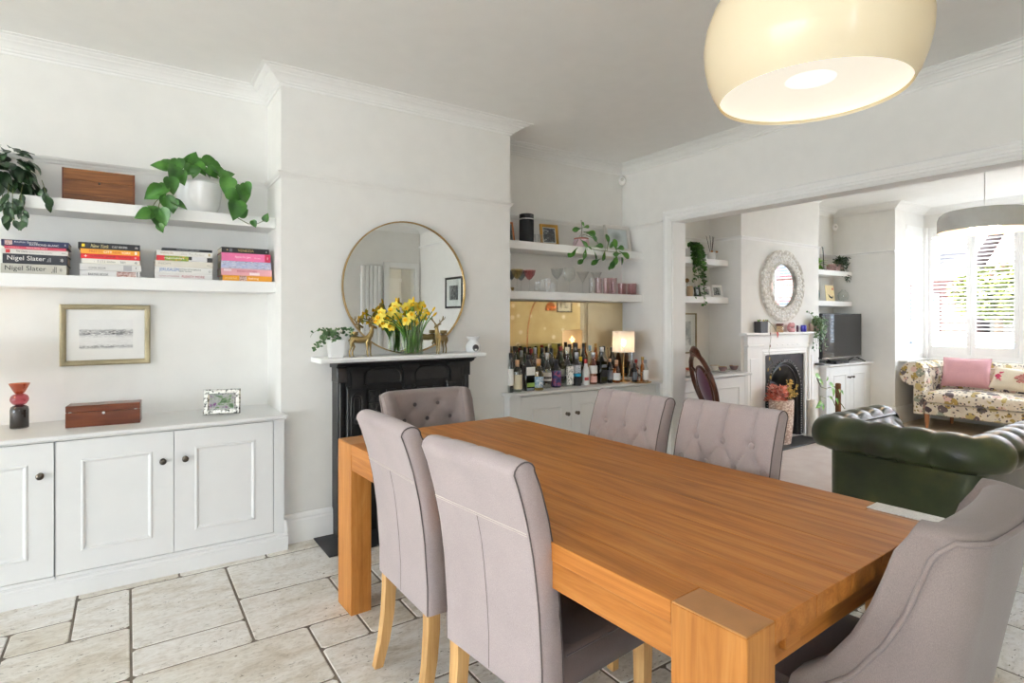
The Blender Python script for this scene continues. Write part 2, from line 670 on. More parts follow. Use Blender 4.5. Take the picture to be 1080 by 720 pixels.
# ------------------------------------------------------------------ floor
k = NT('travertine')
k.set(.42, spec=.4)
vec = k.coords((1, 1, 1), rnd=9.0)
big = k.noise(k.coords((3.0, 7, 3), rnd=9.0), 1, 7, .68, 1.2)
fine = k.noise(k.coords((30, 55, 30), rnd=9.0), 1, 6, .7, .5)
pit = k.noise(k.coords((42, 85, 40), rnd=9.0), 1, 3, .6, .4)
zone = k.noise(k.coords((5, 11, 5), rnd=13.0), 1, 4, .6, .6)
oi = k.n('ShaderNodeObjectInfo')
c = k.ramp(big, [(.28, S(206, 196, 180)), (.40, S(228, 222, 212)), (.52, S(242, 239, 234)), (.70, S(250, 249, 246))])
c = k.mix(.55, c, k.ramp(fine, [(.32, S(190, 182, 170)), (.48, S(240, 238, 234)), (.60, (1, 1, 1, 1))]), 'MULTIPLY')
tone = k.ramp(oi.outputs['Random'], [(0, (.88, .85, .79, 1)), (.25, (.95, .94, .91, 1)), (.55, (.99, .985, .975, 1)), (1, (1, 1, 1, 1))])
c = k.mix(1.0, c, tone, 'MULTIPLY')
pm = k.ramp(pit, [(.33, (1, 1, 1, 1)), (.37, (0, 0, 0, 1))])
zm = k.ramp(zone, [(.46, (0, 0, 0, 1)), (.56, (1, 1, 1, 1))])
pz_ = k.n('ShaderNodeMath', operation='MULTIPLY')
k.l(pm, pz_.inputs[0])
k.l(zm, pz_.inputs[1])
k.base(k.mix(pz_.outputs[0], c, S(120, 108, 92)))
iv = k.n('ShaderNodeMath', operation='SUBTRACT', i_0=1.0)
k.l(pz_.outputs[0], iv.inputs[1])
k.bump(iv.outputs[0], .35, .004)
M['travertine'] = k.m
M['grout'] = plain('grout', S(120, 110, 98), .95, var=.12, bump=.3, bscale=160)
floor = struct('floor', MB().box(GX - .15, PX0 + .09, RY - .12, WY, -.12, -.0028).box(GX - .15, 2.0, KY - .12, RY - .12, -.12, -.0028), M['grout'])
mod, tx0, ty0 = .2085, .010, 2.497
fixed = [(0, 1, 2, 3), (0, 0, 2, 1), (-1, 2, 1, 2), (-3, 3, 2, 2), (-2, 2, 1, 1), (-2, 0, 2, 2), (2, 2, 3, 2), (2, 0, 2, 2), (4, 1, 1, 1),
         (4, 0, 2, 1), (3, -1, 1, 1), (4, -1, 1, 1), (0, -2, 3, 2), (3, -3, 3, 2), (13, -9, 2, 1), (11, -9, 2, 2), (11, -7, 2, 1)]
I0, I1, J0, J1 = -5, 18, -14, 4
occ, tiles = set(), []


def put(i, j, a, b):
    cells = [(i + p, j + q) for p in range(a) for q in range(b)]
    if any(c in occ or not (I0 <= c[0] <= I1 and J0 <= c[1] <= J1) for c in cells):
        return False
    occ.update(cells)
    tiles.append((i, j, a, b))
    return True


for t in fixed:
    put(*t)
rt = random.Random(3)
for j in range(J1, J0 - 1, -1):
    for i in range(I0, I1 + 1):
        if (i, j) in occ:
            continue
        sizes = [(3, 2), (2, 3), (2, 2), (2, 2), (2, 1), (1, 2), (1, 1)]
        rt.shuffle(sizes)
        sizes.sort(key=lambda s: -(s[0] * s[1]) * rt.uniform(.3, 1.0))
        for a, b in sizes:
            if put(i, j - b + 1, a, b):
                break
_tm = {}
for i, j, a, b in tiles:
    x0, y0 = tx0 + i * mod, ty0 + j * mod
    x1, y1 = x0 + a * mod, y0 + b * mod
    x1c, y1c = min(x1, PX0 + .08), min(y1, WY - .005)
    if x0 >= x1c - .02 or y0 >= y1c - .02:
        continue
    W, D = x1c - x0, y1c - y0
    key = (round(W, 3), round(D, 3))
    if key not in _tm:
        g = .0042
        mb = MB()
        c = .012                                   # worn corners
        def loop(e, z):
            ax, ay, bx, by = g + e, g + e, W - g - e, D - g - e
            return [(ax + c, ay, z), (bx - c, ay, z), (bx, ay + c, z), (bx, by - c, z), (bx - c, by, z), (ax + c, by, z), (ax, by - c, z), (ax, ay + c, z)]
        vs = loop(0, -.012) + loop(0, -.003) + loop(.004, 0)
        fs = [tuple(range(16, 24))]
        for l in (0, 8):
            fs += [(l + q, l + (q + 1) % 8, l + 8 + (q + 1) % 8, l + 8 + q) for q in range(8)]
        _tm[key] = mb.add(vs, fs).mesh('tile', M['travertine'])
    o = bpy.data.objects.new('tile', _tm[key])
    COL.objects.link(o)
    o.location = (x0, y0, rt.uniform(-.0006, .0006))
    o.parent = floor
# the rest of the tiled floor, behind the viewer
mb = MB()
for a in range(-20, 16):
    xa = tx0 + (I0 + a * 2) * mod
    for b in range(-10, 8):
        yb = ty0 + (J0 + b * 3) * mod
        x1_, y1_ = xa + 2 * mod, yb + 3 * mod
        if xa >= I0 * mod + tx0 - .01 and yb >= J0 * mod + ty0 - .01:
            continue
        if xa < GX or x1_ > PX0 or y1_ > WY or yb < KY or (yb < RY and x1_ > 1.9):
            continue
        mb.box(xa + .004, x1_ - .004, yb + .004, y1_ - .004, -.012, 0)
mb.build('tile_field', M['travertine'], floor, kind='stuff')

k = NT('pale_carpet')
k.set(.98, spec=.1, sheen=.2)
vec = k.coords((1, 1, 1))
nz = k.noise(vec, 420, 3)
n2 = k.noise(vec, 7, 4)
k.base(k.mix(.5, k.ramp(nz, [(.3, S(186, 172, 166)), (.7, S(226, 216, 210))]), k.ramp(n2, [(.3, S(206, 190, 184)), (.7, S(228, 220, 214))])))
k.bump(nz, .5, .006)
M['carpet'] = k.m
struct('floor_living', MB().box(PX0 + .09, BAYX + .1, LRY - .1, WY, -.12, .004), M['carpet'])
M['boards'] = wood('pale_floorboards', S(176, 158, 132), S(206, 190, 166), S(222, 208, 188), 'y', .5)
fb = struct('floor_bay', MB().box(7.05, BAYX, LRY, 3.40, .004, .008), M['boards'])

# ------------------------------------------------------------------ cornice, picture rail, skirting, architrave
CR = [(0, 0), (0, -.075), (.008, -.075), (.012, -.064), (.022, -.060), (.026, -.052), (.034, -.050), (.045, -.040), (.060, -.030),
      (.072, -.026), (.076, -.019), (.088, -.017), (.100, -.011), (.104, -.006), (.125, -.004), (.125, 0)]
path = [(GX, WY), (BX0, WY), (BX0, BY), (BX1, BY), (BX1, WY), (PX0, WY), (PX0, RY), (.45, RY)]
struct('trim_1', MB().moulding(CR, path, CEIL, side=-1), M['white'])
path = [(PX1, LRY), (PX1, WY), (LX0, WY), (LX0, BY), (LX1, BY), (LX1, WY), (FX, WY), (FX, BAYY1), (BAYX, BAYY1), (BAYX, BAYY0), (FX, BAYY0), (FX, LRY)]
struct('trim_2', MB().moulding(CR, path, CEIL, side=-1), M['white'])
PR = [(0, 0), (0, -.034), (.006, -.034), (.010, -.022), (.020, -.014), (.024, -.004), (.018, 0)]
struct('trim_3', MB().moulding(PR, [(GX, WY), (BX0, WY), (BX0, BY), (BX1, BY), (BX1, WY), (PX0, WY), (PX0, OY1 + .095)], 2.174, side=-1), M['wall'])
struct('trim_4', MB().moulding(PR, [(PX1, WY), (LX0, WY), (LX0, BY), (LX1, BY), (LX1, WY), (FX, WY), (FX, BAYY1)], 2.165, side=-1), M['white'])
struct('trim_5', MB().moulding(PR, [(PX0, OY0 - .095), (PX0, RY), (3.86, RY)], 2.47, side=-1), M['white'])
SK = [(0, 0), (.021, 0), (.021, .125), (.017, .135), (.019, .146), (.012, .158), (.006, .165), (0, .168)]
struct('baseboard_chimney', MB().moulding(SK, [(BX0, 3.40), (BX0, BY), (1.035, BY)], 0, side=-1), M['white'])
struct('baseboard_chimney_right', MB().moulding(SK, [(1.93, BY), (BX1, BY), (BX1, 3.40)], 0, side=-1), M['white'])
SK2 = [(d * 1.1, h * 1.3) for d, h in SK]
struct('baseboard_front', MB().moulding(SK2, [(FX, 3.40), (FX, BAYY1), (BAYX, BAYY1)], 0, side=-1), M['white'])
# architrave round the opening, both reeded legs and head
AR = [(0, 0), (.012, 0), (.014, .012), (.022, .020), (.022, .034), (.016, .040), (.020, .052), (.026, .060), (.026, .078), (.018, .086), (.012, .095), (0, .095)]
for side, xw, sg in (('a', PX0, -1), ('b', PX1, 1)):
    mb = MB()
    pts = [(OY1, 0.0, 1, 0), (OY1, OZ, 1, 1), (OY0, OZ, -1, 1), (OY0, 0.0, -1, 0)]
    K = len(AR)
    vs = []
    for (y, z, sy, sz) in pts:
        for d, h in AR:
            vs.append((xw + sg * d, y + sy * h, z + sz * h))
    fs = []
    for i in range(3):
        for a in range(K):
            b = (a + 1) % K
            fs.append((i * K + a, (i + 1) * K + a, (i + 1) * K + b, i * K + b))
    fs += [tuple(range(K)), tuple(3 * K + a for a in range(K))]
    struct('trim_6' if side == 'a' else 'trim_7', mb.add(vs, fs), M['white'])
# jamb lining of the opening
struct('trim_8', MB().box(PX0, PX1, OY1 - .006, OY1, 0, OZ).box(PX0, PX1, OY0, OY1, OZ - .006, OZ).box(PX0, PX1, OY0, OY0 + .006, 0, OZ), M['white'])

# passage beyond the rear door (seen in the round mirror)
w = MB().box(3.0, 3.05, RY - 1.6, RY - .12, 0, CEIL).box(4.25, 4.3, RY - 1.6, RY - .12, 0, CEIL).box(3.0, 4.3, RY - 1.65, RY - 1.6, 0, CEIL).box(3.0, 4.3, RY - 1.6, RY - .12, CEIL, CEIL + .05)
struct('wall_passage', w, M['wall'])
struct('floor_passage', MB().box(3.0, 4.3, RY - 1.6, RY - .12, -.1, 0), M['boards'])
d1 = struct('door_1', MB().box(3.27, 3.36, RY, RY + .03, 0, 2.19, .006).box(3.80, 3.87, RY, RY + .03, 0, 2.19, .006).box(3.36, 3.80, RY, RY + .03, 2.10, 2.19, .006)
            .box(3.355, 3.375, RY - .12, RY, 0, 2.10).box(3.785, 3.805, RY - .12, RY, 0, 2.10), M['white'])
d2 = struct('door_2', MB().box(3.52, 3.57, RY - 1.6, RY - 1.57, 0, 2.06).box(3.57, 4.2, RY - 1.6, RY - 1.575, 0, 2.0).box(3.52, 4.25, RY - 1.6, RY - 1.57, 2.0, 2.06), M['white'])
MB().box(3.66, 3.84, RY - 1.575, RY - 1.567, .9, 1.85, .004).build('panel', M['white'], d2)
MB().box(3.92, 4.10, RY - 1.575, RY - 1.567, .9, 1.85, .004).build('panel', M['white'], d2)

# ------------------------------------------------------------------ bay window with shutters
w1 = struct('window_1', MB().box(BAYX - .02, BAYX + .10, BAYY0, BAYY1, .80, .85).box(BAYX - .02, BAYX + .10, BAYY0, BAYY1, 2.44, 2.50)
            .box(8.16, BAYX, BAYY1 - .01, BAYY1 + .1, .80, .85).box(8.16, BAYX, BAYY1 - .01, BAYY1 + .1, 2.44, 2.5)
            .box(8.16, BAYX, BAYY0 - .1, BAYY0 + .01, .80, .85).box(8.16, BAYX, BAYY0 - .1, BAYY0 + .01, 2.44, 2.5)
            .box(BAYX - .02, BAYX + .1, BAYY1 - .05, BAYY1 + .1, .8, 2.5).box(BAYX - .02, BAYX + .1, BAYY0 - .1, BAYY0 + .05, .8, 2.5), M['white'])
MB().box(7.95, BAYX, BAYY1 - .10, BAYY1, .775, .80, .004).box(BAYX - .10, BAYX, BAYY0, BAYY1, .775, .80, .004).box(7.95, BAYX, BAYY0, BAYY0 + .10, .775, .80, .004).build('window_sill', M['white'], w1)
MB().box(BAYX + .06, BAYX + .065, BAYY0, BAYY1, .85, 2.44).build('pane', M['pane'], w1)
MB().box(8.16, BAYX, BAYY1 + .05, BAYY1 + .055, .85, 2.44).build('pane', M['pane'], w1)
MB().box(8.16, BAYX, BAYY0 - .055, BAYY0 - .05, .85, 2.44).build('pane', M['pane'], w1)
MB().box(BAYX - .055, BAYX + .11, BAYY1 - .055, BAYY1 + .11, .78, 2.5).build('corner_post', M['white'], w1)
npan = 7
pw = (BAYY1 - BAYY0 - .1) / npan
slat_me = None


def shutter(cx, cy, rz, wid):
    """louvred shutter panel; local x along the panel"""
    st = .047
    fr = MB().box(-wid / 2 + .002, -wid / 2 + st, -.016, .016, .85, 2.44, .003).box(wid / 2 - st, wid / 2 - .002, -.016, .016, .85, 2.44, .003)
    fr.box(-wid / 2 + st, wid / 2 - st, -.014, .014, .85, .955, .003).box(-wid / 2 + st, wid / 2 - st, -.014, .014, 2.37, 2.44, .003)
    p = fr.build('shutter', M['white'], w1)
    p.location = (cx, cy, 0)
    p.rotation_euler = (0, 0, rz)
    L = wid - 2 * st - .004
    prof = [(-.028, 0), (-.02, .0035), (0, .005), (.02, .0035), (.028, 0), (.02, -.0035), (0, -.005), (-.02, -.0035)]
    me = MB().prism(prof, -L / 2, L / 2, 'yz').mesh('slat', M['white'], 50)
    z = .985
    while z < 2.355:
        o = bpy.data.objects.new('slat', me)
        COL.objects.link(o)
        o.parent = p
        o.location = (0, 0, z)
        o.rotation_euler = (math.radians(-20), 0, 0)
        z += .0487


for i in range(npan):
    if BAYY0 + .05 + pw * (i + 1) < 2.0:           # unseen shutters further along left out to let in more light
        MB().box(BAYX + .03, BAYX + .09, BAYY0 + .05 + pw * i - .02, BAYY0 + .05 + pw * i + .02, .85, 2.44).build('glazing_bar', M['white'], w1)
        continue
    shutter(BAYX + .005, BAYY0 + .05 + pw * (i + .5), PI / 2, pw)
shutter(8.42, BAYY1 + .0, 0, .46)
# ================================================================== DINING TABLE
TW, TL, TH = .985, 2.042, .76
ta = math.radians(2.4)
table = thing('dining_table', 'large oak dining table with thick block legs in the middle of the room', 'table', (.893, .585, 0), ta)
lw, ld = .095, .162
nb = 7
xs = [0, lw] + [lw + (TW - 2 * lw) * i / (nb - 2) for i in range(1, nb - 1)] + [TW]
for i in range(len(xs) - 1):
    edge = i in (0, len(xs) - 2)
    y0, y1 = (ld, TL - ld) if edge else (0, TL)
    MB().box(xs[i] + .0002, xs[i + 1] - .0002, y0, y1, TH - .046, TH, .0012).build('plank', M['oak_y'], table)
for lx in (0, TW - lw):
    for ly in (0, TL - ld):
        l = MB().box(lx, lx + lw, ly, ly + ld, 0, TH - .0035, .002).build('leg', M['oak_z'], table)
        MB().box(lx + .0012, lx + lw - .0012, ly + .0012, ly + ld - .0012, TH - .0035, TH - .0006, .001).build('end_grain', M['endgrain'], l)
for x0 in (.003, TW - .028):
    MB().box(x0, x0 + .025, ld, TL - ld, .645, TH - .046, .001).build('side_apron', M['oak_y'], table)
for y0 in (.045, TL - .07):
    MB().box(lw, TW - lw, y0, y0 + .025, .625, TH - .046, .001).build('end_apron', M['oak_x'], table)
for xo in (.19, TW - .25):
    MB().box(xo, xo + .06, .03, .045, .655, .70, .002).build('apron_block', M['oak_x'], table)

# paper place card / ruled plaque lying on the far right of the table
k = NT('printed_ruler')
k.set(.4)
k.base(k.mix(k.ramp(k.noise(k.coords((700, 60, 1)), 1, 1), [(.45, (1, 1, 1, 1)), (.5, (0, 0, 0, 1))]), S(232, 228, 222), S(200, 196, 192)))
pl = MB().box(-.036, .036, -.085, .085, 0, .003, .0008).build('plaque', k.m)
pl.location = (1.835, .705, TH)
pl.rotation_euler = (0, 0, ta)
tag(pl, 'thin white printed plaque lying on the oak table beside the near end chair', 'plaque')


# ================================================================== BUTTONED DINING CHAIRS
def seg_d(px, pz, a, b):
    ax, az = a
    dx, dz = b[0] - ax, b[1] - az
    t = max(0, min(1, ((px - ax) * dx + (pz - az) * dz) / (dx * dx + dz * dz)))
    return math.hypot(px - ax - t * dx, pz - az - t * dz)


def tuft(buttons, creases, ab=.020, sb=.020, ac=.0055, sc=.0055):
    def fn(x, z):
        d = 0
        for bx, bz in buttons:
            r2 = (x - bx) ** 2 + (z - bz) ** 2
            d = max(d, ab * math.exp(-r2 / sb ** 2))
        for a, b in creases:
            s = seg_d(x, z, a, b)
            d = max(d, ac * math.exp(-(s / sc) ** 2))
        return d
    return fn


def interp(tab, z):
    if z <= tab[0][0]:
        return tab[0][1]
    for (a, p), (b, q) in zip(tab, tab[1:]):
        if z <= b:
            return p + (q - p) * (z - a) / (b - a)
    return tab[-1][1]


CW = .425
REAR = [(.355, -.222), (.45, -.222), (.60, -.232), (.72, -.248), (.82, -.270), (.90, -.294), (.945, -.312)]
FRONT = [(.355, -.14), (.45, -.143), (.60, -.155), (.72, -.172), (.82, -.194), (.90, -.220), (.945, -.240)]
R1 = [(-.12, .835), (0, .835), (.12, .835)]
R2 = [(-.18, .745), (-.06, .745), (.06, .745), (.18, .745)]
R3 = [(-.12, .655), (0, .655), (.12, .655)]
R4 = [(-.18, .565), (-.06, .565), (.06, .565), (.18, .565)]
cre = [((x, z), (x, .985)) for x, z in R1]
for A, B in ((R1, R2), (R3, R2), (R3, R4)):
    for a in A:
        for b in B:
            if abs(a[0] - b[0]) < .08:
                cre.append((a, b))
TF = tuft(R1 + R2 + R3 + R4, cre, .024, .019, .010, .006)


def parsons_profile():
    pts = []
    for i in range(26):
        z = .355 + (.945 - .355) * i / 25
        pts.append((interp(REAR, z), z, 0))
    c, r = (-.276, .945), .036
    for i in range(1, 8):
        a = PI - PI * i / 8
        pts.append((c[0] + r * math.cos(a), c[1] + .030 * math.sin(a), 0 if i < 5 else 1))
    for i in range(58):
        z = .945 - (.945 - .355) * i / 57
        pts.append((interp(FRONT, z), z, 1))
    return pts


def make_chair():
    t = thing('dining_chair', 'chair', 'chair')
    prof = parsons_profile()
    n = len(prof)
    nx = 61
    r = .012
    def nrm(i):
        a, b = prof[max(0, i - 1)], prof[min(n - 1, i + 1)]
        d = Vector((b[0] - a[0], b[1] - a[1])).normalized()
        return Vector((-d.y, d.x))       # outwards
    N = [nrm(i) for i in range(n)]
    vs, fs = [], []
    for j in range(nx):
        x = -CW / 2 + CW * (0.5 - 0.5 * math.cos(PI * j / (nx - 1))) if False else -CW / 2 + CW * j / (nx - 1)
        if j == 0:
            x = -CW / 2
        e = CW / 2 - abs(x)
        ins = r - math.sqrt(max(0, r * r - (r - e) ** 2)) if e < r else 0
        for i, (y, z, fr) in enumerate(prof):
            d = ins
            if fr:
                d += TF(x, z) - .004 * math.cos(x / CW * PI)
            p = Vector((y, z)) - N[i] * d
            vs.append((x, p.x, p.y))
    for j in range(nx - 1):
        for i in range(n):
            k = (i + 1) % n
            fs.append((j * n + i, j * n + k, (j + 1) * n + k, (j + 1) * n + i))
    fs += [tuple(range(n)), tuple((nx - 1) * n + i for i in range(n - 1, -1, -1))]
    MB().add(vs, fs).build('backrest', M['taupe'], t, 50)
    for s in (-1, 1):
        pts = [(s * (CW / 2 - .004), y - N[i].x * .003, z - N[i].y * .003) for i, (y, z, fr) in enumerate(prof) if i % 2 == 0 or z > .94]
        MB().tube(pts, .0022, 6).build('piping', M['taupe_d'], t, 60)
    zz = .795
    MB().tube([(-CW / 2 + .01, interp(REAR, zz) - .0005, zz), (CW / 2 - .01, interp(REAR, zz) - .0005, zz)], .0016, 5).tube(
        [(-CW / 2 + .01, interp(REAR, zz - .006) - .0005, zz - .006), (CW / 2 - .01, interp(REAR, zz - .006) - .0005, zz - .006)], .0011, 5).build('stitching', M['taupe_l'], t)
    MB().tube([(0.0, interp(REAR, z) - .0002, z) for z in (.36, .45, .55, .65, .72, .79)], .0007, 5).build('centre_seam', M['taupe_d'], t)
    for bx, bz in R1 + R2 + R3 + R4:
        b = MB().ball((bx, interp(FRONT, bz) - .0150, bz), (.013, .007, .013), 12, 6).build('button', M['taupe'], t, 80)
    # seat
    def seat(u, v):
        x = (u - .5) * 2
        y = (v - .5) * 2
        return (x * .215, .05 + y * .2, .475 + .010 * (1 - x * x) * (1 - y * y))
    mb = MB().box(-.215, .215, -.15, .25, .362, .470, .012)
    sv = []
    m2 = MB().grid(lambda u, v: (-.203 + .406 * u, -.14 + .378 * v, .4698 + .014 * (1 - (2 * u - 1) ** 4) * (1 - (2 * v - 1) ** 4)), 12, 12)
    mb.add(m2.v, m2.f)
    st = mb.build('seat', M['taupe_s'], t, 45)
    MB().tube([(-.214, -.14, .458), (-.214, .24, .458), (-.204, .249, .458), (.204, .249, .458), (.214, .24, .458), (.214, -.14, .458)], .0020, 6).build('piping', M['taupe_d'], st, 60)
    for s in (-1, 1):
        x = s * .182
        mb = MB()
        lv = [(.40, -.192, .022, .021), (.30, -.192, .021, .021), (.20, -.199, .0195, .02), (.10, -.214, .018, .018), (.004, -.238, .0155, .016)]
        vs, fs = [], []
        for z, y, hx, hy in lv:
            vs += [(x - hx, y - hy, z), (x + hx, y - hy, z), (x + hx, y + hy, z), (x - hx, y + hy, z)]
        for q in range(len(lv) - 1):
            for e in range(4):
                fs.append((q * 4 + e, q * 4 + (e + 1) % 4, q * 4 + 4 + (e + 1) % 4, q * 4 + 4 + e))
        fs += [(0, 1, 2, 3), tuple(len(vs) - 4 + e for e in range(4))]
        l = mb.add(vs, fs).build('leg', M['legwood'], t, 30)
        MB().box(x - .012, x + .012, -.25, -.226, 0, .005, .002).build('foot_pad', M['black'], l)
    for s in (-1, 1):
        x, y = s * .185, .215
        vs = []
        for z, h in ((.38, .021), (.004, .015)):
            vs += [(x - h, y - h, z), (x + h, y - h, z), (x + h, y + h, z), (x - h, y + h, z)]
        l = MB().add(vs, [(0, 1, 2, 3), (4, 5, 6, 7)] + [(e, (e + 1) % 4, 4 + (e + 1) % 4, 4 + e) for e in range(4)]).build('leg', M['legwood'], t)
        MB().box(x - .012, x + .012, y - .012, y + .012, 0, .005, .002).build('foot_pad', M['black'], l)
    return t


ch0 = make_chair()
spots = [((1.017, 1.867), -90, 'taupe fabric dining chair on the near long side, the one closer to the round mirror'),
         ((1.038, 1.338), -84, 'taupe fabric dining chair nearest the viewer, its plain back with stitched seam in front'),
         ((1.662, 1.845), 90, 'lavender taupe buttoned dining chair across the table, in front of the bottle cabinet'),
         ((1.728, 1.366), 92.6, 'lavender taupe buttoned dining chair across the table, in front of the wide opening')]
for i, ((x, y), a, lab) in enumerate(spots):
    c = ch0 if i == 0 else copy_tree(ch0)
    c.location = (x, y, 0)
    c.rotation_euler = (0, 0, math.radians(a))
    tag(c, lab, 'chair', 'straight-backed dining chairs along the table sides')


# ------------------------------------------------------------------ curved scoop-back chairs at both ends
def make_scoop():
    t = thing('scoop_chair', 'chair', 'chair')
    F = [(.34, .06), (.487, .02), (.55, -.05), (.644, -.113), (.72, -.150), (.79, -.176), (.85, -.196), (.89, -.222)]
    B = [(.34, -.255), (.45, -.27), (.60, -.295), (.75, -.322), (.89, -.342)]
    W = [(.34, .226), (.5, .240), (.7, .256), (.89, .266)]
    N = 41
    B1 = [(-.07, .835), (.07, .835)]
    B2 = [(-.14, .755), (0, .755), (.14, .755)]
    B3 = [(-.07, .675), (.07, .675)]
    B4 = [(-.14, .595), (0, .595), (.14, .595)]
    cr = [((x, z), (x, .99)) for x, z in B1]
    for P, Q in ((B1, B2), (B3, B2), (B3, B4)):
        for a in P:
            for b in Q:
                if abs(a[0] - b[0]) < .1:
                    cr.append((a, b))
    tf = tuft(B1 + B2 + B3 + B4, cr, .024, .024, .008, .007)

    def path(z, off, fo=0.0):
        w, b, f = interp(W, z) - off, interp(B, z) + off * 1.65, interp(F, z) - fo
        rc = max(.02, .085 - off * .6)
        rc = min(rc, max(.010, f - b - .006))
        pts = []
        nw = 8
        for i in range(nw):
            pts.append((-w, f + (b + rc - f) * i / nw))
        for i in range(7):
            a = PI + PI / 2 * i / 7
            pts.append((-w + rc + rc * math.cos(a), b + rc + rc * math.sin(a)))
        half = pts
        nm = N - 2 * len(half)
        mid = []
        for i in range(nm):
            s = i / (nm - 1)
            x = (-w + rc) + (2 * w - 2 * rc) * s
            mid.append((x, b - .012 * math.sin(PI * s)))
        return half + mid + [(-x, y) for x, y in reversed(half)]
    th = .062
    zs = [.89 - .49 / 61 * k for k in range(68, -1, -1)]
    NZ_ = len(zs)
    loops = [[(x, y, z) for x, y in path(z, 0)] for z in zs]
    for i in range(1, 9):
        a = PI * i / 8
        loops.append([(x, y, .89 + .026 * math.sin(a)) for x, y in path(.89, th / 2 * (1 - math.cos(a)), .012 * math.sin(a))])
    loops.append([(x, y, .865) for x, y in path(.89, th - .005, .006)])      # tucked behind the cushion face
    zin = [.89 - (.89 - .40) * i / 60 for i in range(61)]
    # inner surface: dense sampling across for the buttoning
    vs = [p for l in loops for p in l]
    fs = []
    for a in range(len(loops) - 1):
        for b in range(N - 1):
            fs.append((a * N + b, a * N + b + 1, (a + 1) * N + b + 1, (a + 1) * N + b))
    mb = MB().add(vs, fs)

    def inner(z, s):
        p = path(z, th)
        q = s * (N - 1)
        i = min(N - 2, int(q))
        fr = q - i
        x = p[i][0] + (p[i + 1][0] - p[i][0]) * fr
        y = p[i][1] + (p[i + 1][1] - p[i][1]) * fr
        tx, ty = p[i + 1][0] - p[i][0], p[i + 1][1] - p[i][1]
        L = math.hypot(tx, ty) or 1
        d = tf(x, z)
        d *= max(0, min(1, (.888 - z) / .03))
        if abs(x) > .19:
            d *= max(0, 1 - (abs(x) - .19) / .02)
        return (x + ty / L * d, y - tx / L * d, z)
    mb.grid(lambda u, v: inner(.89 - .49 * u, v), 62, 97)
    # wing fronts
    for s in (0, N - 1):
        vs = [l[s] for l in loops[:NZ_]] + [inner(z, 0 if s == 0 else 1) for z in zs if z >= .3999]
        mb.add([l[s] for l in loops[NZ_ - 1:-1]], [tuple(range(len(loops) - NZ_))])
        ii = [z for z in zs if z >= .3999]
        k0 = NZ_ - len(ii)
        q = []
        for m in range(len(ii) - 1):
            q.append((k0 + m, k0 + m + 1, NZ_ + m + 1, NZ_ + m))
        mb.add(vs, q)
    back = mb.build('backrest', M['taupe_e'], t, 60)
    import bmesh
    bm = bmesh.new()
    bm.from_mesh(back.data)
    bmesh.ops.remove_doubles(bm, verts=bm.verts, dist=.0006)
    bmesh.ops.recalc_face_normals(bm, faces=bm.faces)
    bm.to_mesh(back.data)
    bm.free()
    def along(l, dist):
        acc = 0
        for p, q in zip(l, l[1:]):
            L = math.dist(p, q)
            if acc + L >= dist:
                f = (dist - acc) / L
                return tuple(p[m] + (q[m] - p[m]) * f for m in range(3))
            acc += L
        return l[-1]
    band = .062
    up = [along(l, band) for l in loops[7:NZ_ - 2:2]]
    top = [p for p in loops[NZ_ - 1] if p[1] < along(loops[NZ_ - 1], band * .95)[1] + .001 or abs(p[0]) < .2]
    rim = [(p[0] - .003, p[1], p[2]) for p in up] + [(p[0] * 1.006, p[1] - .003, p[2] + .004) for p in top] + [(-p[0] + .003, p[1], p[2]) for p in reversed(up)]
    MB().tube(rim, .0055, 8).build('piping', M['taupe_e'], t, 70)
    for bx, bz in B1 + B2 + B3 + B4:
        y = interp(B, bz) + th * 1.65 - .004 - .012 * math.sin(PI * (bx / .4 + .5)) - .012
        MB().ball((bx, y, bz), (.012, .007, .012), 12, 6).build('button', M['taupe_d'], t, 80)
    mb = MB().box(-.228, .228, -.25, .24, .345, .46, .016)
    m2 = MB().grid(lambda u, v: (-.212 + .424 * u, -.22 + .445 * v, .4597 + .018 * (1 - (2 * u - 1) ** 4) * (1 - (2 * v - 1) ** 4)), 12, 12)
    mb.add(m2.v, m2.f)
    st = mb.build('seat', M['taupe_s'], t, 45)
    MB().tube([(-.229, -.2, .446), (-.229, .228, .446), (-.216, .241, .446), (.216, .241, .446), (.229, .228, .446), (.229, -.2, .446)], .0034, 6).build('piping', M['taupe_d'], st, 60)
    for sx in (-1, 1):
        for sy, y0, y1 in ((-1, -.2, -.25), (1, .20, .205)):
            x = sx * .19
            vs = []
            for z, y, h in ((.36, y0, .021), (.18, (y0 * .7 + y1 * .3), .018), (0, y1, .014)):
                vs += [(x - h, y - h, z), (x + h, y - h, z), (x + h, y + h, z), (x - h, y + h, z)]
            fs = [(0, 1, 2, 3), (8, 9, 10, 11)] + [(q + e, q + (e + 1) % 4, q + 4 + (e + 1) % 4, q + 4 + e) for q in (0, 4) for e in range(4)]
            MB().add(vs, fs).build('leg', M['legwood'], t, 30)
    return t


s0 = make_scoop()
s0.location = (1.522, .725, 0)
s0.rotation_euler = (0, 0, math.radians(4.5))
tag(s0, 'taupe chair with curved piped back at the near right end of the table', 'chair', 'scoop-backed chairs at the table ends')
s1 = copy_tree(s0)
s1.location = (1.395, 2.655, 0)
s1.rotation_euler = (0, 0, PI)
tag(s1, 'taupe deep-buttoned chair at the far end of the table, in front of the black fireplace', 'chair', 'scoop-backed chairs at the table ends')

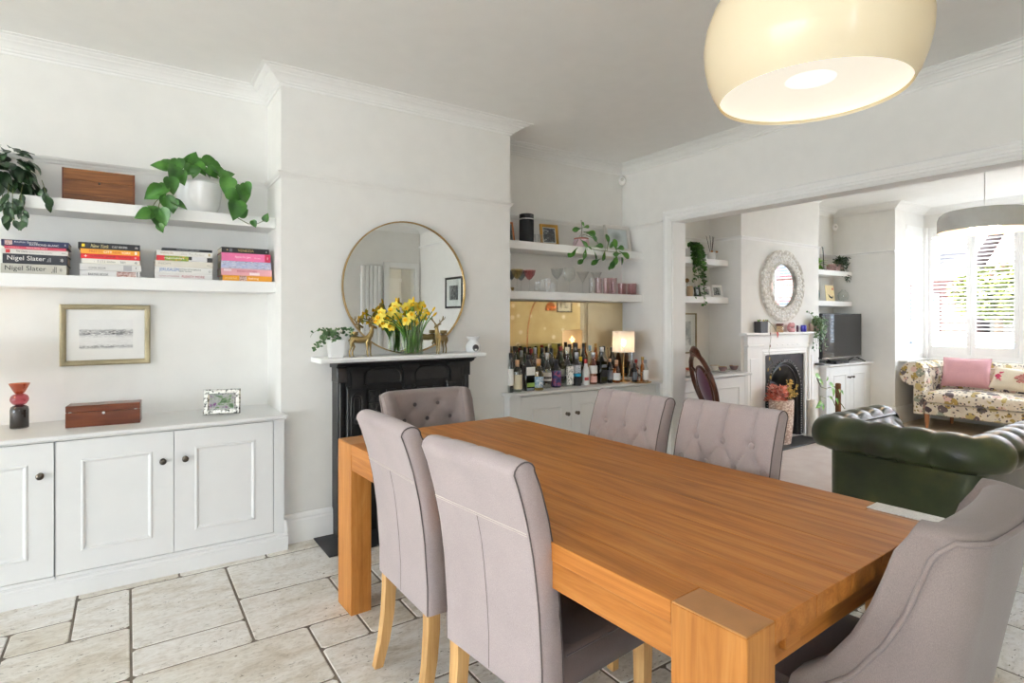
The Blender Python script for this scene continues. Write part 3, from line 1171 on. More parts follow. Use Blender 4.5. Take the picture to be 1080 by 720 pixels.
# ================================================================== CREAM PENDANT OVER THE TABLE
pd = thing('pendant_lamp', 'large cream glossy dome pendant lamp hanging over the dining table', 'lamp', (1.362, .723, 1.858))
k = NT('cream_acrylic')
k.set(.16, spec=.45, coat=.12)
k.p.inputs['Base Color'].default_value = S(243, 234, 210)
k.p.inputs['Subsurface Weight'].default_value = .0
tr = k.n('ShaderNodeBsdfTranslucent')
tr.inputs[0].default_value = S(247, 234, 200)
mx = k.n('ShaderNodeMixShader')
mx.inputs[0].default_value = .32
k.l(k.p.outputs[0], mx.inputs[1])
k.l(tr.outputs[0], mx.inputs[2])
k.l(mx.outputs[0], k.out.inputs['Surface'])
prof = [(.210, 0), (.222, .022), (.234, .055), (.242, .095), (.244, .13), (.238, .175), (.222, .218), (.194, .258), (.150, .292), (.095, .314), (.035, .324), (.022, .326)]
inn = [(r - .004, z + (.003 if z > .25 else 0)) for r, z in reversed(prof)]
MB().lathe(prof + [(p[0], p[1] - .005) for p in inn], 64).build('shade', k.m, pd, 60)
MB().lathe([(.022, .32), (.022, .36), (.016, .372), (0, .372)], 20).build('cap', M['white'], pd, 50)
MB().tube([(0, 0, .37), (0, 0, CEIL - 1.858 - .02)], .003, 8).build('cord', M['white'], pd)
MB().lathe([(0, CEIL - 1.858), (.05, CEIL - 1.858), (.048, CEIL - 1.858 - .02), (0, CEIL - 1.858 - .024)], 24).build('ceiling_rose', M['white'], pd, 40)
MB().lathe([(0, .30), (.018, .30), (.018, .215), (0, .212)], 16).build('lamp_holder', M['white'], pd, 40)
MB().lathe([(0, .060), (.030, .064), (.046, .080), (.050, .105), (.044, .130), (.030, .158), (.020, .185), (.018, .215)], 28).build('bulb', glow('bulb_warm', (1.0, .95, .84, 1), 2.4), pd, 60)
df = MB().lathe([(.2055, .004), (.195, .014), (.15, .026), (.10, .032), (.056, .0345)], 56).build('diffuser', glow('lit_opal_diffuser', (1.0, .955, .84, 1), .58), pd, 60)
MB().lathe([(.056, .0345), (.05, .0335), (0, .0335)], 40).build('diffuser_disc', glow('lit_opal_disc', (1.0, .97, .90, 1), .85), df, 60)
# ================================================================== BUILT-IN CUPBOARDS
def WB(t):
    mb = MB()
    mb.M = Matrix.Translation(-Vector(t.location))
    return mb


def loopframe(mb, x0, x1, z0, z1, y, prof):
    """mitred closed frame in an xz plane; prof: (inset, height towards -y)"""
    K = len(prof)
    vs = []
    for cx, cz, sx, sz in ((x0, z0, 1, 1), (x1, z0, -1, 1), (x1, z1, -1, -1), (x0, z1, 1, -1)):
        for d, h in prof:
            vs.append((cx + sx * d, y - h, cz + sz * d))
    fs = []
    for i in range(4):
        j = (i + 1) % 4
        for a in range(K):
            b = (a + 1) % K
            fs.append((i * K + a, j * K + a, j * K + b, i * K + b))
    return mb.add(vs, fs)


BEAD = [(0, -.004), (0, .0005), (.003, .0035), (.009, .0040), (.012, .0005), (.018, -.0035), (.020, -.004)]


def cupboard_door(t, x0, x1, z0, z1, y, knob_side, knob_z, rail=.095, bead=BEAD, knob='round'):
    mb = WB(t)
    yb = y + .02
    mb.box(x0, x0 + rail, y, yb, z0, z1).box(x1 - rail, x1, y, yb, z0, z1)
    mb.box(x0 + rail, x1 - rail, y, yb, z0, z0 + rail).box(x0 + rail, x1 - rail, y, yb, z1 - rail, z1)
    mb.box(x0 + rail, x1 - rail, y + .0045, yb, z0 + rail, z1 - rail)
    d = mb.build('door', M['cab'], t)
    b = WB(t)
    loopframe(b, x0 + rail - .002, x1 - rail + .002, z0 + rail - .002, z1 - rail + .002, y, bead)
    b.build('panel_moulding', M['cab'], d)
    kx = (x1 - .048) if knob_side > 0 else (x0 + .048)
    kb = WB(t)
    kb.M = kb.M @ Matrix.Translation((kx, y, knob_z)) @ Matrix.Rotation(PI / 2, 4, 'X')
    kb.lathe([(0, 0), (.013, 0), (.013, .003), (.006, .006), (.006, .014), (.011, .019), (.0155, .024), (.0155, .028), (.011, .033), (0, .035)], 20)
    kb.build('knob', M['knob'], d, 50)
    return d


def cupboard(name, lab, x0, x1, xd, yf, ztop, zd0, zd1, knob_z, ends=(0, 0), yback=WY, kn=None, plx=(0, 0), pz=.09):
    """x0..x1 carcass, xd door edges, yf face; plinth with moulded top"""
    t = thing(name, lab, 'cupboard', ((x0 + x1) / 2, (yf + yback) / 2, 0))
    mb = WB(t)
    mb.box(x0, x1, yf + .021, yback - .002, .0, ztop)
    mb.box(x0, xd[0] - .002, yf, yf + .021, .0, ztop).box(xd[-1] + .002, x1, yf, yf + .021, .0, ztop)
    mb.box(xd[0] - .002, xd[-1] + .002, yf, yf + .021, 0, zd0 - .003).box(xd[0] - .002, xd[-1] + .002, yf, yf + .021, zd1 + .003, ztop)
    mb.build('carcass', M['cab'], t)
    n = len(xd) - 1
    for i in range(n):
        side = (kn[i] if kn else (1 if i % 2 == 0 else -1))
        cupboard_door(t, xd[i] + .0015, xd[i + 1] - .0015, zd0, zd1, yf, side, knob_z)
    mb = WB(t)
    p = [(0, 0), (.020, 0), (.020, pz - .022), (.015, pz - .014), (.015, pz - .008), (.006, pz), (0, pz)]
    mb.moulding(p, [(x0 - plx[0], yf), (x1 + plx[1], yf)], 0, side=-1)
    mb.build('plinth', M['cab'], t)
    return t


cupboard('low_cupboard', 'white low cupboard with two panelled doors left of the chimney breast', -.281, .737, (-.281, .197, .679), 3.40, .745, .108, .735, .587, plx=(0, .018))
cupboard('low_cupboard', 'white low cupboard cut by the left edge of the picture', -1.30, -.2845, (-1.25, -.77, -.2865), 3.40, .745, .108, .735, .587, plx=(0, .0034), kn=[1, 1])
wt = MB().prism([(3.860, .745), (3.860, .770), (3.362, .770), (3.358, .766), (3.358, .754), (3.366, .750), (3.372, .745)], -1.32, .737, 'yz')
wt.box(.7371, .746, 3.358, BY - .002, .746, .770)
tag(wt.build('worktop', M['cab']), 'long white worktop on the low cupboards left of the chimney breast', 'worktop')
ZS0, ZS1 = (1.470, 1.535), (1.858, 1.920)
tag(MB().box(-1.5, BX0 - .001, 3.615, WY - .001, *ZS1, .002).build('floating_shelf', M['shelf']), 'upper white floating shelf holding the pothos and wooden box', 'shelf')
tag(MB().box(-1.5, BX0 - .001, 3.615, WY - .001, *ZS0, .002).build('floating_shelf', M['shelf']), 'lower white floating shelf carrying the four stacks of books', 'shelf')


# ------------------------------------------------------------------ framed pictures
def picture_frame(name, lab, cat, w, h, loc, rz, fw, fd, fmat, mount, mountmat, picmat, tilt=0.0, glass=True, strut=None, prof=None):
    """hanging or standing frame, faces local -y, base centre at origin"""
    t = thing(name, lab, cat, loc, rz)
    t.rotation_euler = (tilt, 0, rz)
    mb = MB()
    prof = prof or [(0, -fd), (0, 0), (fw * .25, .004), (fw * .6, .002), (fw * .85, -.002), (fw, -.006), (fw, -fd)]
    loopframe(mb, -w / 2, w / 2, 0, h, 0, prof)
    mb.build('frame', fmat, t, 35)
    MB().box(-w / 2 + fw * .9, w / 2 - fw * .9, fd * .6, fd * .9, fw * .9, h - fw * .9).build('mount', mountmat, t)
    y = fd * .6 - .0008
    MB().add([(-w / 2 + fw + mount, y, fw + mount), (w / 2 - fw - mount, y, fw + mount), (w / 2 - fw - mount, y, h - fw - mount), (-w / 2 + fw + mount, y, h - fw - mount)], [(0, 1, 2, 3)]).build('print', picmat, t)
    if glass:
        MB().box(-w / 2 + fw * .9, w / 2 - fw * .9, fd * .35, fd * .35 + .001, fw * .9, h - fw * .9).build('glass', M['pane'], t)
    if strut:
        MB().add([(-.02, fd, h * .62), (.02, fd, h * .62), (.025, fd + strut, .0), (-.025, fd + strut, 0)], [(0, 1, 2, 3)]).build('strut', M['black'], t)
    return t


def blotch(name, stops, scale=6, bg=None, stretch=(1, 1, 1), detail=4, dist=.5):
    k = NT(name)
    k.set(.5)
    k.base(k.ramp(k.noise(k.coords(stretch, 'Generated'), scale, detail, .55, dist), stops))
    return k.m


# etching of a landscape: grey bands of hatching on white paper
k = NT('landscape_etching')
k.set(.7)
g = k.coords((1, 1, 1), 'Generated')
sep = k.n('ShaderNodeSeparateXYZ')
k.l(g, sep.inputs[0])
hz = k.noise(k.coords((14, 1, 40), 'Generated'), 1, 5, .6)
blob = k.noise(k.coords((6, 1, 5), 'Generated'), 1, 4, .6)
band = k.ramp(sep.outputs[2], [(.0, (0, 0, 0, 1)), (.02, (0, 0, 0, 1)), (.10, (.9, .9, .9, 1)), (.17, (.15, .15, .15, 1)), (.38, (.10, .10, .10, 1)), (.46, (.35, .35, .35, 1)), (.52, (.95, .95, .95, 1)), (.64, (.75, .75, .75, 1)), (.70, (.05, .05, .05, 1)), (1, (.04, .04, .04, 1))])
mu = k.n('ShaderNodeMath', operation='MULTIPLY')
k.l(band, mu.inputs[0])
k.l(k.ramp(hz, [(.36, (0, 0, 0, 1)), (.50, (1, 1, 1, 1))]), mu.inputs[1])
mu2 = k.n('ShaderNodeMath', operation='MULTIPLY')
k.l(mu.outputs[0], mu2.inputs[0])
k.l(k.ramp(blob, [(.3, (.35, .35, .35, 1)), (.65, (1, 1, 1, 1))]), mu2.inputs[1])
k.base(k.mix(mu2.outputs[0], S(240, 239, 236), S(54, 56, 60)))
M['etching'] = k.m
M['frame_olive'] = plain('weathered_gilt_frame', S(158, 146, 116), .5, .3, var=.12, bump=.1)
pf = picture_frame('framed_etching', 'gilt framed landscape etching hanging above the low cupboard', 'picture', .408, .332, (-.098, WY - .022, 1.060), 0, .028, .022, M['frame_olive'], .055, M['paper'], M['etching'], glass=False)

# ------------------------------------------------------------------ stacked glass vase
p = on(20.5, 451, 'z', .77)
v = thing('stacked_vase', 'three-tiered glass vase in orange, pink and smoke grey on the worktop', 'vase', (p.x, p.y, .770))
M['g_smoke'] = thin_glass('smoke_glass', (.36, .34, .345, 1), .12)
M['g_pink'] = thin_glass('raspberry_glass', (.64, .24, .29, 1), .14)
M['g_orange'] = thin_glass('amber_glass', (.78, .44, .28, 1), .12)
MB().lathe([(0, .0), (.034, .0), (.037, .003), (.037, .090), (.034, .104), (.024, .112), (.014, .115), (.012, .113), (.022, .108), (.031, .100), (.034, .088), (.034, .006), (0, .005)], 32).build('base', M['g_smoke'], v, 50)
MB().lathe([(.012, .114), (.026, .119), (.036, .134), (.0375, .146), (.033, .159), (.022, .168), (.012, .170)], 32).build('bulb', M['g_pink'], v, 60)
MB().lathe([(.012, .169), (.020, .175), (.030, .195), (.040, .217), (.042, .222), (.040, .222), (.028, .196), (.018, .176), (.010, .171)], 32).build('cup', M['g_orange'], v, 60)

# ------------------------------------------------------------------ wooden boxes
M['mahog'] = wood('mahogany', S(58, 24, 10), S(96, 44, 20), S(124, 64, 32), 'x', .3, coat=.2)
M['mahog_top'] = M['mahog']
M['rosew'] = wood('figured_rosewood', S(40, 22, 10), S(112, 68, 34), S(160, 108, 60), 'x', .42, scale=.8, fig=2.0)
a, b = on(70, 452, 'z', .77), on(149, 446, 'z', .77)
bx = thing('wooden_box', 'dark mahogany box with small lock plate on the white worktop', 'box', ((a.x + b.x) / 2, a.y + .06, .770), math.atan2(b.y - a.y, b.x - a.x))
L = (b - a).length
MB().box(-L / 2, L / 2, -.06, .06, 0, .074, .0015).build('body', M['mahog'], bx)
MB().box(-L / 2, L / 2, -.06, .06, .0755, .108, .002).build('lid', M['mahog'], bx)
kb = MB()
kb.M = Matrix.Translation((0, -.0605, .066)) @ Matrix.Rotation(PI / 2, 4, 'X')
kb.lathe([(0, .001), (.003, .001), (.003, .0018), (.0068, .0018), (.0068, 0), (0, 0)], 16).build('lock_plate', M['silver'], bx, 40)
for s in (-1, 1):
    MB().box(s * L * .44 - .006, s * L * .44 + .006, -.0608, -.0596, .0735, .078).build('hinge_pin', M['silver'], bx)
a, b = on(66, 210, 'y', 3.70), on(141.5, 215, 'y', 3.70)
L = b.x - a.x
tp = on(66, 176, 'y', 3.70).z - 1.92
bx = thing('wooden_box', 'figured rosewood box standing on the upper shelf between the two plants', 'box', ((a.x + b.x) / 2, 3.77, 1.920))
MB().box(-L / 2, L / 2, -.07, .07, 0, tp * .66, .001).build('body', M['rosew'], bx)
MB().box(-L / 2, L / 2, -.07, .07, tp * .665, tp, .0015).build('lid', M['rosew'], bx)
MB().ball((0, -.071, tp * .62), (.005, .002, .007), 10, 6).build('escutcheon', M['black'], bx, 60)
MB().box(-L / 2 - .003, -L / 2 + .004, -.0712, .07, 0, tp).box(L / 2 - .004, L / 2 + .003, -.0712, .07, 0, tp).box(-L / 2, L / 2, -.0715, -.069, tp * .2, tp * .215).build('banding', M['mahog'], bx)

# ------------------------------------------------------------------ bevelled mirror photo frame
p = on(234, 437.5, 'z', .77)
M['family'] = blotch('blurred_photo', [(.25, S(40, 70, 40)), (.38, S(110, 140, 90)), (.48, S(190, 180, 175)), (.56, S(150, 150, 155)), (.64, S(150, 40, 130)), (.72, S(70, 80, 150)), (.85, S(200, 205, 210))], 3.2)
k = NT('facet_mirror')
k.set(.08, 1.0)
k.base(k.ramp(k.noise(k.coords((1, 1, 1)), 70, 3), [(.38, (.10, .11, .11, 1)), (.46, (.75, .77, .78, 1)), (.7, (.92, .93, .94, 1))]))  # blotches paint the dark facet reflections into the silver colour
M['faceted'] = k.m
pf = picture_frame('photo_frame', 'small silver photo frame with bright mirrored edges on the worktop by the chimney breast', 'photo frame', .190, .142, (p.x, p.y + .01, .773), math.radians(-14), .032, .012, M['faceted'], .002, M['paper'], M['family'], tilt=math.radians(-9), strut=.05,
                   prof=[(0, -.012), (0, -.002), (.006, .003), (.024, .003), (.030, -.002), (.032, -.004), (.032, -.012)])
for sx in (-1, 1):
    for sz in (0, 1):
        MB().tube([(sx * .094, -.004, .001 if sz == 0 else .141), (sx * .064, -.004, .031 if sz == 0 else .111)], .0016, 6).build('mitre_bead', M['silver'], pf)

# ------------------------------------------------------------------ books
book_n = 0
_bk = {}


def bmat(c):
    key = 'cover_%d_%d_%d' % c
    return plain(key, S(*c), .45, var=.02)


def book(lab, x0, x1, z, th, c, y0, dep=.185, texts=(), blocks=(), group=None, art=None):
    """lies flat, spine towards the room (-y)"""
    t = thing('book', lab, 'book', ((x0 + x1) / 2, y0 + dep / 2, z), random.uniform(-.006, .006), group)
    L, D = (x1 - x0), dep
    cm = bmat(c) if art is None else art
    cv = MB()
    ct = .0022
    n = 6
    # wrap-around cover: boards and gently rounded spine
    cv.box(-L / 2, L / 2, -D / 2 + .003, D / 2, 0, ct).box(-L / 2, L / 2, -D / 2 + .003, D / 2, th - ct, th)
    pr = [(-D / 2 + .006, 0), (-D / 2 + .002, .0004), (-D / 2, ct), (-D / 2 - .0006, th / 2), (-D / 2, th - ct), (-D / 2 + .002, th - .0004), (-D / 2 + .006, th), (-D / 2 + .006, th - ct), (-D / 2 + .004, th / 2), (-D / 2 + .006, ct)]
    cv.prism(pr, -L / 2, L / 2, 'yz')
    cv.build('cover', cm, t)
    MB().box(-L / 2 + .003, L / 2 - .003, -D / 2 + .006, D / 2 - .003, ct, th - ct).build('pages', M['pages'], t)
    yf = -D / 2 - .0008
    for fx0, fx1, fz0, fz1, cc in blocks:
        m_ = cc if not isinstance(cc, tuple) else bmat(cc)
        MB().box(-L / 2 + L * fx0, -L / 2 + L * fx1, yf - .0002, yf + .001, th * fz0, th * fz1).build('spine_patch', m_, t)
    for body, fx, fz, fw, fh, cc, sh in texts:
        text(body, bmat(cc), t, -L / 2 + L * fx, yf - .0006, th * fz, L * fw, th * fh, shear=sh)
    return t


def bx_at(u, y=3.66):
    return on(u, 290, 'y', y).x


YB = 3.652
z = ZS0[1]
g1, g2, g3, g4 = 'cookbooks stacked at the left end of the shelf', 'cookbooks in the second stack', 'cookbooks in the third stack', 'books stacked beside the chimney breast'
photo_sp = blotch('spine_photo', [(.3, S(60, 30, 30)), (.5, S(190, 150, 140)), (.7, S(230, 225, 220))], 5)
W_, K_ = (235, 232, 226), (30, 30, 32)
st1 = [(1.2, 70.5, .050, (196, 192, 180), 'thick grey-beige cookbook at the bottom of the leftmost stack', [('Nigel Slater', .37, .5, .62, .60, K_, 0), ('.ıll', .80, .5, .08, .6, K_, 0), ('*', .91, .5, .04, .4, K_, 0)], []),
       (3, 71.5, .048, (34, 36, 44), 'thick black cookbook with white lettering in the leftmost stack', [('Nigel Slater', .36, .52, .58, .60, W_, 0), ('.ıll', .70, .5, .07, .45, (170, 170, 170), 0), ('*', .91, .5, .05, .4, W_, 0)], []),
       (1.8, 72, .024, (224, 221, 214), 'white cookbook with a red dot, middle of the leftmost stack', [('The Dairy', .30, .5, .18, .5, K_, .3), ('RECIPES FROM THE COUNTRY', .58, .45, .36, .25, (120, 118, 115), 0), ('ebury', .93, .5, .06, .3, K_, 0)], [(.06, .125, .15, .85, (176, 40, 40))]),
       (5, 70, .014, (196, 70, 92), 'thin raspberry pink book second from the top of the leftmost stack', [('FAVOURITE TARTS', .52, .5, .34, .45, (240, 214, 218), 0), ('ANNA', .15, .5, .18, .3, (230, 170, 180), 0)], []),
       (1.6, 72.5, .030, (26, 34, 72), 'navy cookbook on top of the leftmost stack', [('Kitchen Secrets', .36, .68, .34, .30, W_, 0), ('RAYMOND BLANC', .63, .34, .44, .30, W_, 0), ('B', .95, .5, .02, .3, W_, 0)], [(.05, .16, .15, .9, photo_sp)])]
for u0, u1, th, c, lab, tx, bl in st1:
    book(lab, bx_at(u0), bx_at(u1), z, th, c, YB + random.uniform(-.004, .004), texts=tx, blocks=bl, group=g1)
    z += th
z = ZS0[1]
st2 = [(84.5, 147.5, .030, (226, 224, 222), 'white baking book at the bottom of the second stack', [('BAKING BOOK', .30, .35, .33, .4, K_, 0)], [(.60, .93, .05, .95, photo_sp), (.95, .965, 0, 1, K_)]),
       (83.8, 149, .036, (216, 214, 210), 'pale grey cookbook above the white baking book', [('COOK BOOK', .28, .4, .27, .28, (90, 90, 92), 0), ('f', .91, .55, .02, .3, K_, 0)], [(.70, .84, .1, .9, (176, 174, 176))]),
       (86, 147.5, .026, (232, 228, 218), 'cream book with small upright lettering in the second stack', [('·  l i l i', .30, .5, .18, .5, K_, 0), ('kitchen', .50, .5, .14, .4, (110, 108, 104), 0), ('ten', .70, .5, .09, .45, (110, 108, 104), 0), ('*', .93, .45, .05, .5, K_, 0)], []),
       (85, 147.5, .025, (206, 34, 40), 'red cookbook with dark lettering in the second stack', [('SUSAN  JANE  WHITE', .50, .5, .70, .5, (110, 12, 20), 0), ('+', .08, .5, .05, .5, W_, 0), ('o', .92, .5, .03, .4, W_, 0)], []),
       (85, 147.5, .026, (226, 158, 46), 'orange yellow book with two-tone lettering in the second stack', [('PRETTY', .25, .5, .22, .45, (176, 70, 30), 0), ('CITY', .45, .48, .14, .45, W_, 0), ('NEW', .60, .46, .13, .45, (176, 70, 30), 0), ('YORK', .76, .44, .16, .45, W_, 0)], [(.91, .95, .2, .8, W_)]),
       (82.5, 147.8, .033, (28, 28, 32), 'black book with yellow dot and gold lettering topping the second stack', [('New York', .34, .48, .29, .55, (226, 210, 150), .35), ('CULT RECIPES', .66, .45, .25, .30, W_, 0), ('m', .94, .45, .04, .3, W_, 0)], [(.055, .105, .28, .72, (240, 210, 40))])]
for u0, u1, th, c, lab, tx, bl in st2:
    book(lab, bx_at(u0), bx_at(u1), z, th, c, YB + random.uniform(-.004, .004), texts=tx, blocks=bl, group=g2)
    z += th
z = ZS0[1]
fruit = blotch('spine_vegetables', [(.3, S(190, 30, 36)), (.42, S(120, 170, 50)), (.52, S(60, 120, 50)), (.6, S(236, 180, 50)), (.7, S(50, 60, 140))], 7)
st3 = [(163.2, 223.8, .031, (230, 228, 224), 'white cookbook with red lettering at the bottom of the third stack', [('PLENTY MORE', .66, .5, .40, .42, (170, 40, 56), 0), ('YOTAM OTTOLENGHI', .24, .5, .34, .25, (176, 110, 120), 0)], []),
       (163.2, 223.8, .036, (232, 230, 224), 'white cookbook with big blue lettering in the third stack', [('JERUSALEM', .24, .5, .33, .60, (40, 110, 180), 0), ('YOTAM OTTOLENGHI\nSAMI TAMIMI', .60, .5, .38, .50, K_, 0), ('o', .95, .45, .04, .3, (150, 148, 140), 0)], []),
       (163.5, 224, .034, (224, 218, 204), 'cream cookbook with faint lettering in the middle of the third stack', [('NOPI', .16, .5, .20, .34, (168, 160, 144), 0), ('ebury', .93, .45, .07, .25, (120, 116, 108), 0)], []),
       (165, 223.8, .027, (232, 230, 228), 'book with vegetables on its spine in the third stack', [('vegetables', .30, .5, .36, .4, (240, 240, 230), 0)], [(0, .14, 0, 1, (190, 30, 40)), (.14, .56, .0, 1, fruit), (.56, .62, .3, 1, K_), (.90, 1, 0, .9, K_)]),
       (165, 224, .029, (234, 231, 224), 'white cookbook with grey script in the third stack', [('Anthony Bay', .18, .5, .24, .45, (176, 150, 120), .3), ('One Pan Perfect', .64, .45, .42, .45, (190, 186, 176), .3)], [(.92, .96, .25, .75, (196, 180, 140))]),
       (171, 223.8, .014, (34, 34, 36), 'thin black book topping the third stack', [('THE FOOD FOR LIFE', .50, .5, .45, .45, (200, 200, 198), 0)], [])]
for u0, u1, th, c, lab, tx, bl in st3:
    book(lab, bx_at(u0), bx_at(u1), z, th, c, YB + random.uniform(-.004, .004), texts=tx, blocks=bl, group=g3)
    z += th
z = ZS0[1]
paisley = blotch('spine_paisley', [(.36, S(52, 66, 130)), (.45, S(222, 224, 232)), (.54, S(120, 140, 190)), (.62, S(230, 230, 236)), (.7, S(110, 40, 60))], 9)
st4 = [(234.5, 286.5, .033, (222, 152, 30), 'amber yellow book at the bottom of the stack by the chimney breast', [('ON BAKING', .16, .5, .24, .25, (240, 220, 160), 0), ('baking', .62, .5, .20, .45, (250, 240, 214), 0)], [(.33, .48, .1, .95, photo_sp)]),
       (233, 286.5, .041, (222, 164, 172), 'pale pink patterned book above the amber one', [('PERSIAN KITCHEN', .50, .62, .38, .28, (170, 60, 84), 0)], [(.55, .75, .1, .5, (238, 220, 222)), (.05, .2, .6, .95, (238, 214, 218))]),
       (233, 285.5, .043, (214, 216, 226), 'blue and white paisley patterned book by the chimney breast', [], [(.0, 1.0, .02, .98, paisley)]),
       (233.5, 285, .048, (222, 110, 158), 'bright pink cookbook by the chimney breast', [('Apples for Jam', .42, .5, .32, .34, (250, 226, 236), .2), ('TESSA', .72, .45, .14, .14, (246, 206, 222), 0)], [(.88, .995, .02, .98, (190, 30, 76)), (.925, .95, .35, .65, W_)]),
       (233.5, 283.5, .032, (30, 28, 30), 'black book with gold lettering topping the stack by the chimney breast', [('VENEZIA', .50, .5, .34, .45, (200, 176, 110), 0), ('o', .94, .45, .03, .3, W_, 0)], [(.16, .22, .2, .8, (110, 110, 116)), (.10, .13, .35, .65, (170, 150, 110))])]
for u0, u1, th, c, lab, tx, bl in st4:
    book(lab, bx_at(u0), bx_at(u1), z, th, c, YB + random.uniform(-.004, .004), texts=tx, blocks=bl, group=g4)
    z += th


# ------------------------------------------------------------------ plants
def leaf_mesh(name, L, W, mat, shape='heart', fold=.25, curl=.25, n=6):
    """leaf along +y from its stalk, lying in xy with a fold along the midrib"""
    vs, fs = [], []
    prof = {'heart': [(0, .0), (-.06, .30), (.02, .72), (.16, .97), (.34, 1.0), (.55, .82), (.76, .48), (.92, .16), (1, 0)],
            'oval': [(0, .06), (.08, .35), (.22, .75), (.42, 1.0), (.62, .95), (.80, .66), (.93, .3), (1, 0)],
            'spoon': [(0, .10), (.18, .16), (.34, .34), (.52, .78), (.70, 1.0), (.86, .82), (.96, .42), (1, 0)]}[shape]
    for (s, w) in prof:
        y = s * L
        z0 = -curl * L * s * s
        hw = w * W / 2
        vs += [(-hw, y, z0 + fold * hw), (-hw * .5, y, z0 + fold * hw * .4), (0, max(0, y), z0), (hw * .5, y, z0 + fold * hw * .4), (hw, y, z0 + fold * hw)]
    m = len(prof)
    for i in range(m - 1):
        for k in range(4):
            a = i * 5 + k
            fs.append((a, a + 1, a + 6, a + 5))
    return MB().add(vs, fs).mesh(name, mat, 60)


def place_leaf(me, parent, base, direction, up=(0, -1, .6), s=1.0, name='leaf', roll=0.0):
    o = bpy.data.objects.new(name, me)
    COL.objects.link(o)
    o.parent = parent
    y = Vector(direction).normalized()
    zv = Vector(up)
    x = y.cross(zv)
    if x.length < 1e-4:
        x = y.cross(Vector((1, 0, 0)))
    x.normalize()
    zv = x.cross(y)
    m = Matrix((x, y, zv)).transposed().to_4x4() @ Matrix.Rotation(roll, 4, 'Y')
    m = Matrix.Translation(Vector(base)) @ m @ Matrix.Scale(s, 4)
    o.matrix_local = m
    return o


def join_leaf(mb, me, base, direction, up=(0, -1, .6), s=1.0, roll=0.0):
    y = Vector(direction).normalized()
    x = y.cross(Vector(up))
    if x.length < 1e-4:
        x = y.cross(Vector((1, 0, 0)))
    x.normalize()
    m = Matrix.Translation(Vector(base)) @ Matrix((x, y, x.cross(y))).transposed().to_4x4() @ Matrix.Rotation(roll, 4, 'Y') @ Matrix.Scale(s, 4)
    mb.add([m @ v.co for v in me.vertices], [tuple(p.vertices) for p in me.polygons])


def bez(p0, p1, p2, p3, n=10):
    p0, p1, p2, p3 = map(Vector, (p0, p1, p2, p3))
    return [p0 * (1 - t) ** 3 + p1 * 3 * t * (1 - t) ** 2 + p2 * 3 * t * t * (1 - t) + p3 * t ** 3 for t in [i / n for i in range(n + 1)]]


# pothos in a ribbed white pot on the upper shelf
pc = on(210, 219, 'y', 3.735)
pot_x = pc.x
t = thing('potted_pothos', 'pothos with heart-shaped leaves trailing from a white pot on the upper shelf', 'plant', (pot_x, 3.735, 1.920))
ppot = [(0, 0), (.078, 0), (.090, .008), (.106, .05), (.115, .10), (.119, .155), (.122, .170), (.117, .173), (.112, .150), (0, .148)]
pm = MB().lathe(ppot, 72)
vv = []
for q in pm.v:
    r = math.hypot(q[0], q[1])
    a = math.atan2(q[1], q[0])
    kf = 1 + (.010 * math.cos(36 * a) if .01 < q[2] < .15 and r > .08 else 0)
    vv.append((q[0] * kf, q[1] * kf, q[2]))
pm.v = vv
pm.build('pot', M['ceramic'], t, 60)
MB().lathe([(0, .150), (.111, .150)], 20).build('soil', M['soil'], t)
lm = [leaf_mesh('leaf', .096, .082, M['leaf'], 'heart', f, c) for f, c in ((.3, .2), (.15, .45), (.4, .1))]
R = random.Random(11)
# (pixel of leaf centre, depth y, pixel direction, size)
pl = [(170, 176, 3.66, (-8, -2), .9), (178, 173, 3.70, (8, -4), .85), (188, 175, 3.66, (2, 10), .9), (192, 188, 3.62, (3, 10), .9), (203, 168, 3.72, (4, -8), 1.0), (207, 172, 3.66, (9, 4), 1.0),
      (222, 170, 3.72, (10, 2), 1.0), (227, 176, 3.70, (10, 6), .95), (183, 183, 3.60, (-4, 8), .95), (181, 195, 3.585, (4, 12), 1.0), (163, 203, 3.58, (-10, 6), 1.1), (170, 200, 3.58, (-8, 3), .9),
      (177, 214, 3.575, (2, 10), .95), (188, 215, 3.575, (8, 3), .85), (182, 217, 3.575, (0, 9), .8), (153, 226, 3.57, (-9, 2), .95), (163, 222, 3.57, (-5, -4), .7), (168, 232, 3.565, (4, 12), 1.05), (172, 228, 3.565, (3, 10), 1.0), (169, 240, 3.565, (2, 6), .5),
      (240, 197, 3.60, (-2, 12), 1.15), (247, 206, 3.585, (6, 3), 1.0), (257, 205, 3.60, (5, 14), 1.2), (261, 199, 3.61, (6, 12), .8), (249, 222, 3.575, (-3, 13), 1.25), (257, 224, 3.58, (6, -4), .7), (268, 236, 3.575, (2, 4), .48), (281, 229, 3.585, (2, -7), .55),
      (232, 182, 3.68, (8, 4), .9), (237, 186, 3.66, (9, 7), .8), (242, 184, 3.70, (8, -2), .6), (212, 177, 3.64, (6, 6), .8), (198, 180, 3.64, (-5, 6), .8), (217, 179, 3.66, (8, 5), .8), (205, 181, 3.63, (-2, 8), .7), (224, 181, 3.66, (8, 6), .8), (195, 172, 3.70, (-8, -1), .8), (213, 170, 3.74, (6, -5), .85)]
for (u, v_, y, (du, dv), s) in pl:
    hl = 8.5 * s / math.hypot(du, dv)                 # half a leaf length in pixels
    p0 = on(u - du * hl, v_ - dv * hl, 'y', y)
    p1 = on(u + du * hl, v_ + dv * hl, 'y', y - R.uniform(.0, .03))
    loc = Vector(t.location)
    d = (p1 - p0)
    place_leaf(R.choice(lm), t, p0 - loc, d, (R.uniform(-.3, .3), -1, R.uniform(.1, .7)), s, roll=R.uniform(-.3, .3))
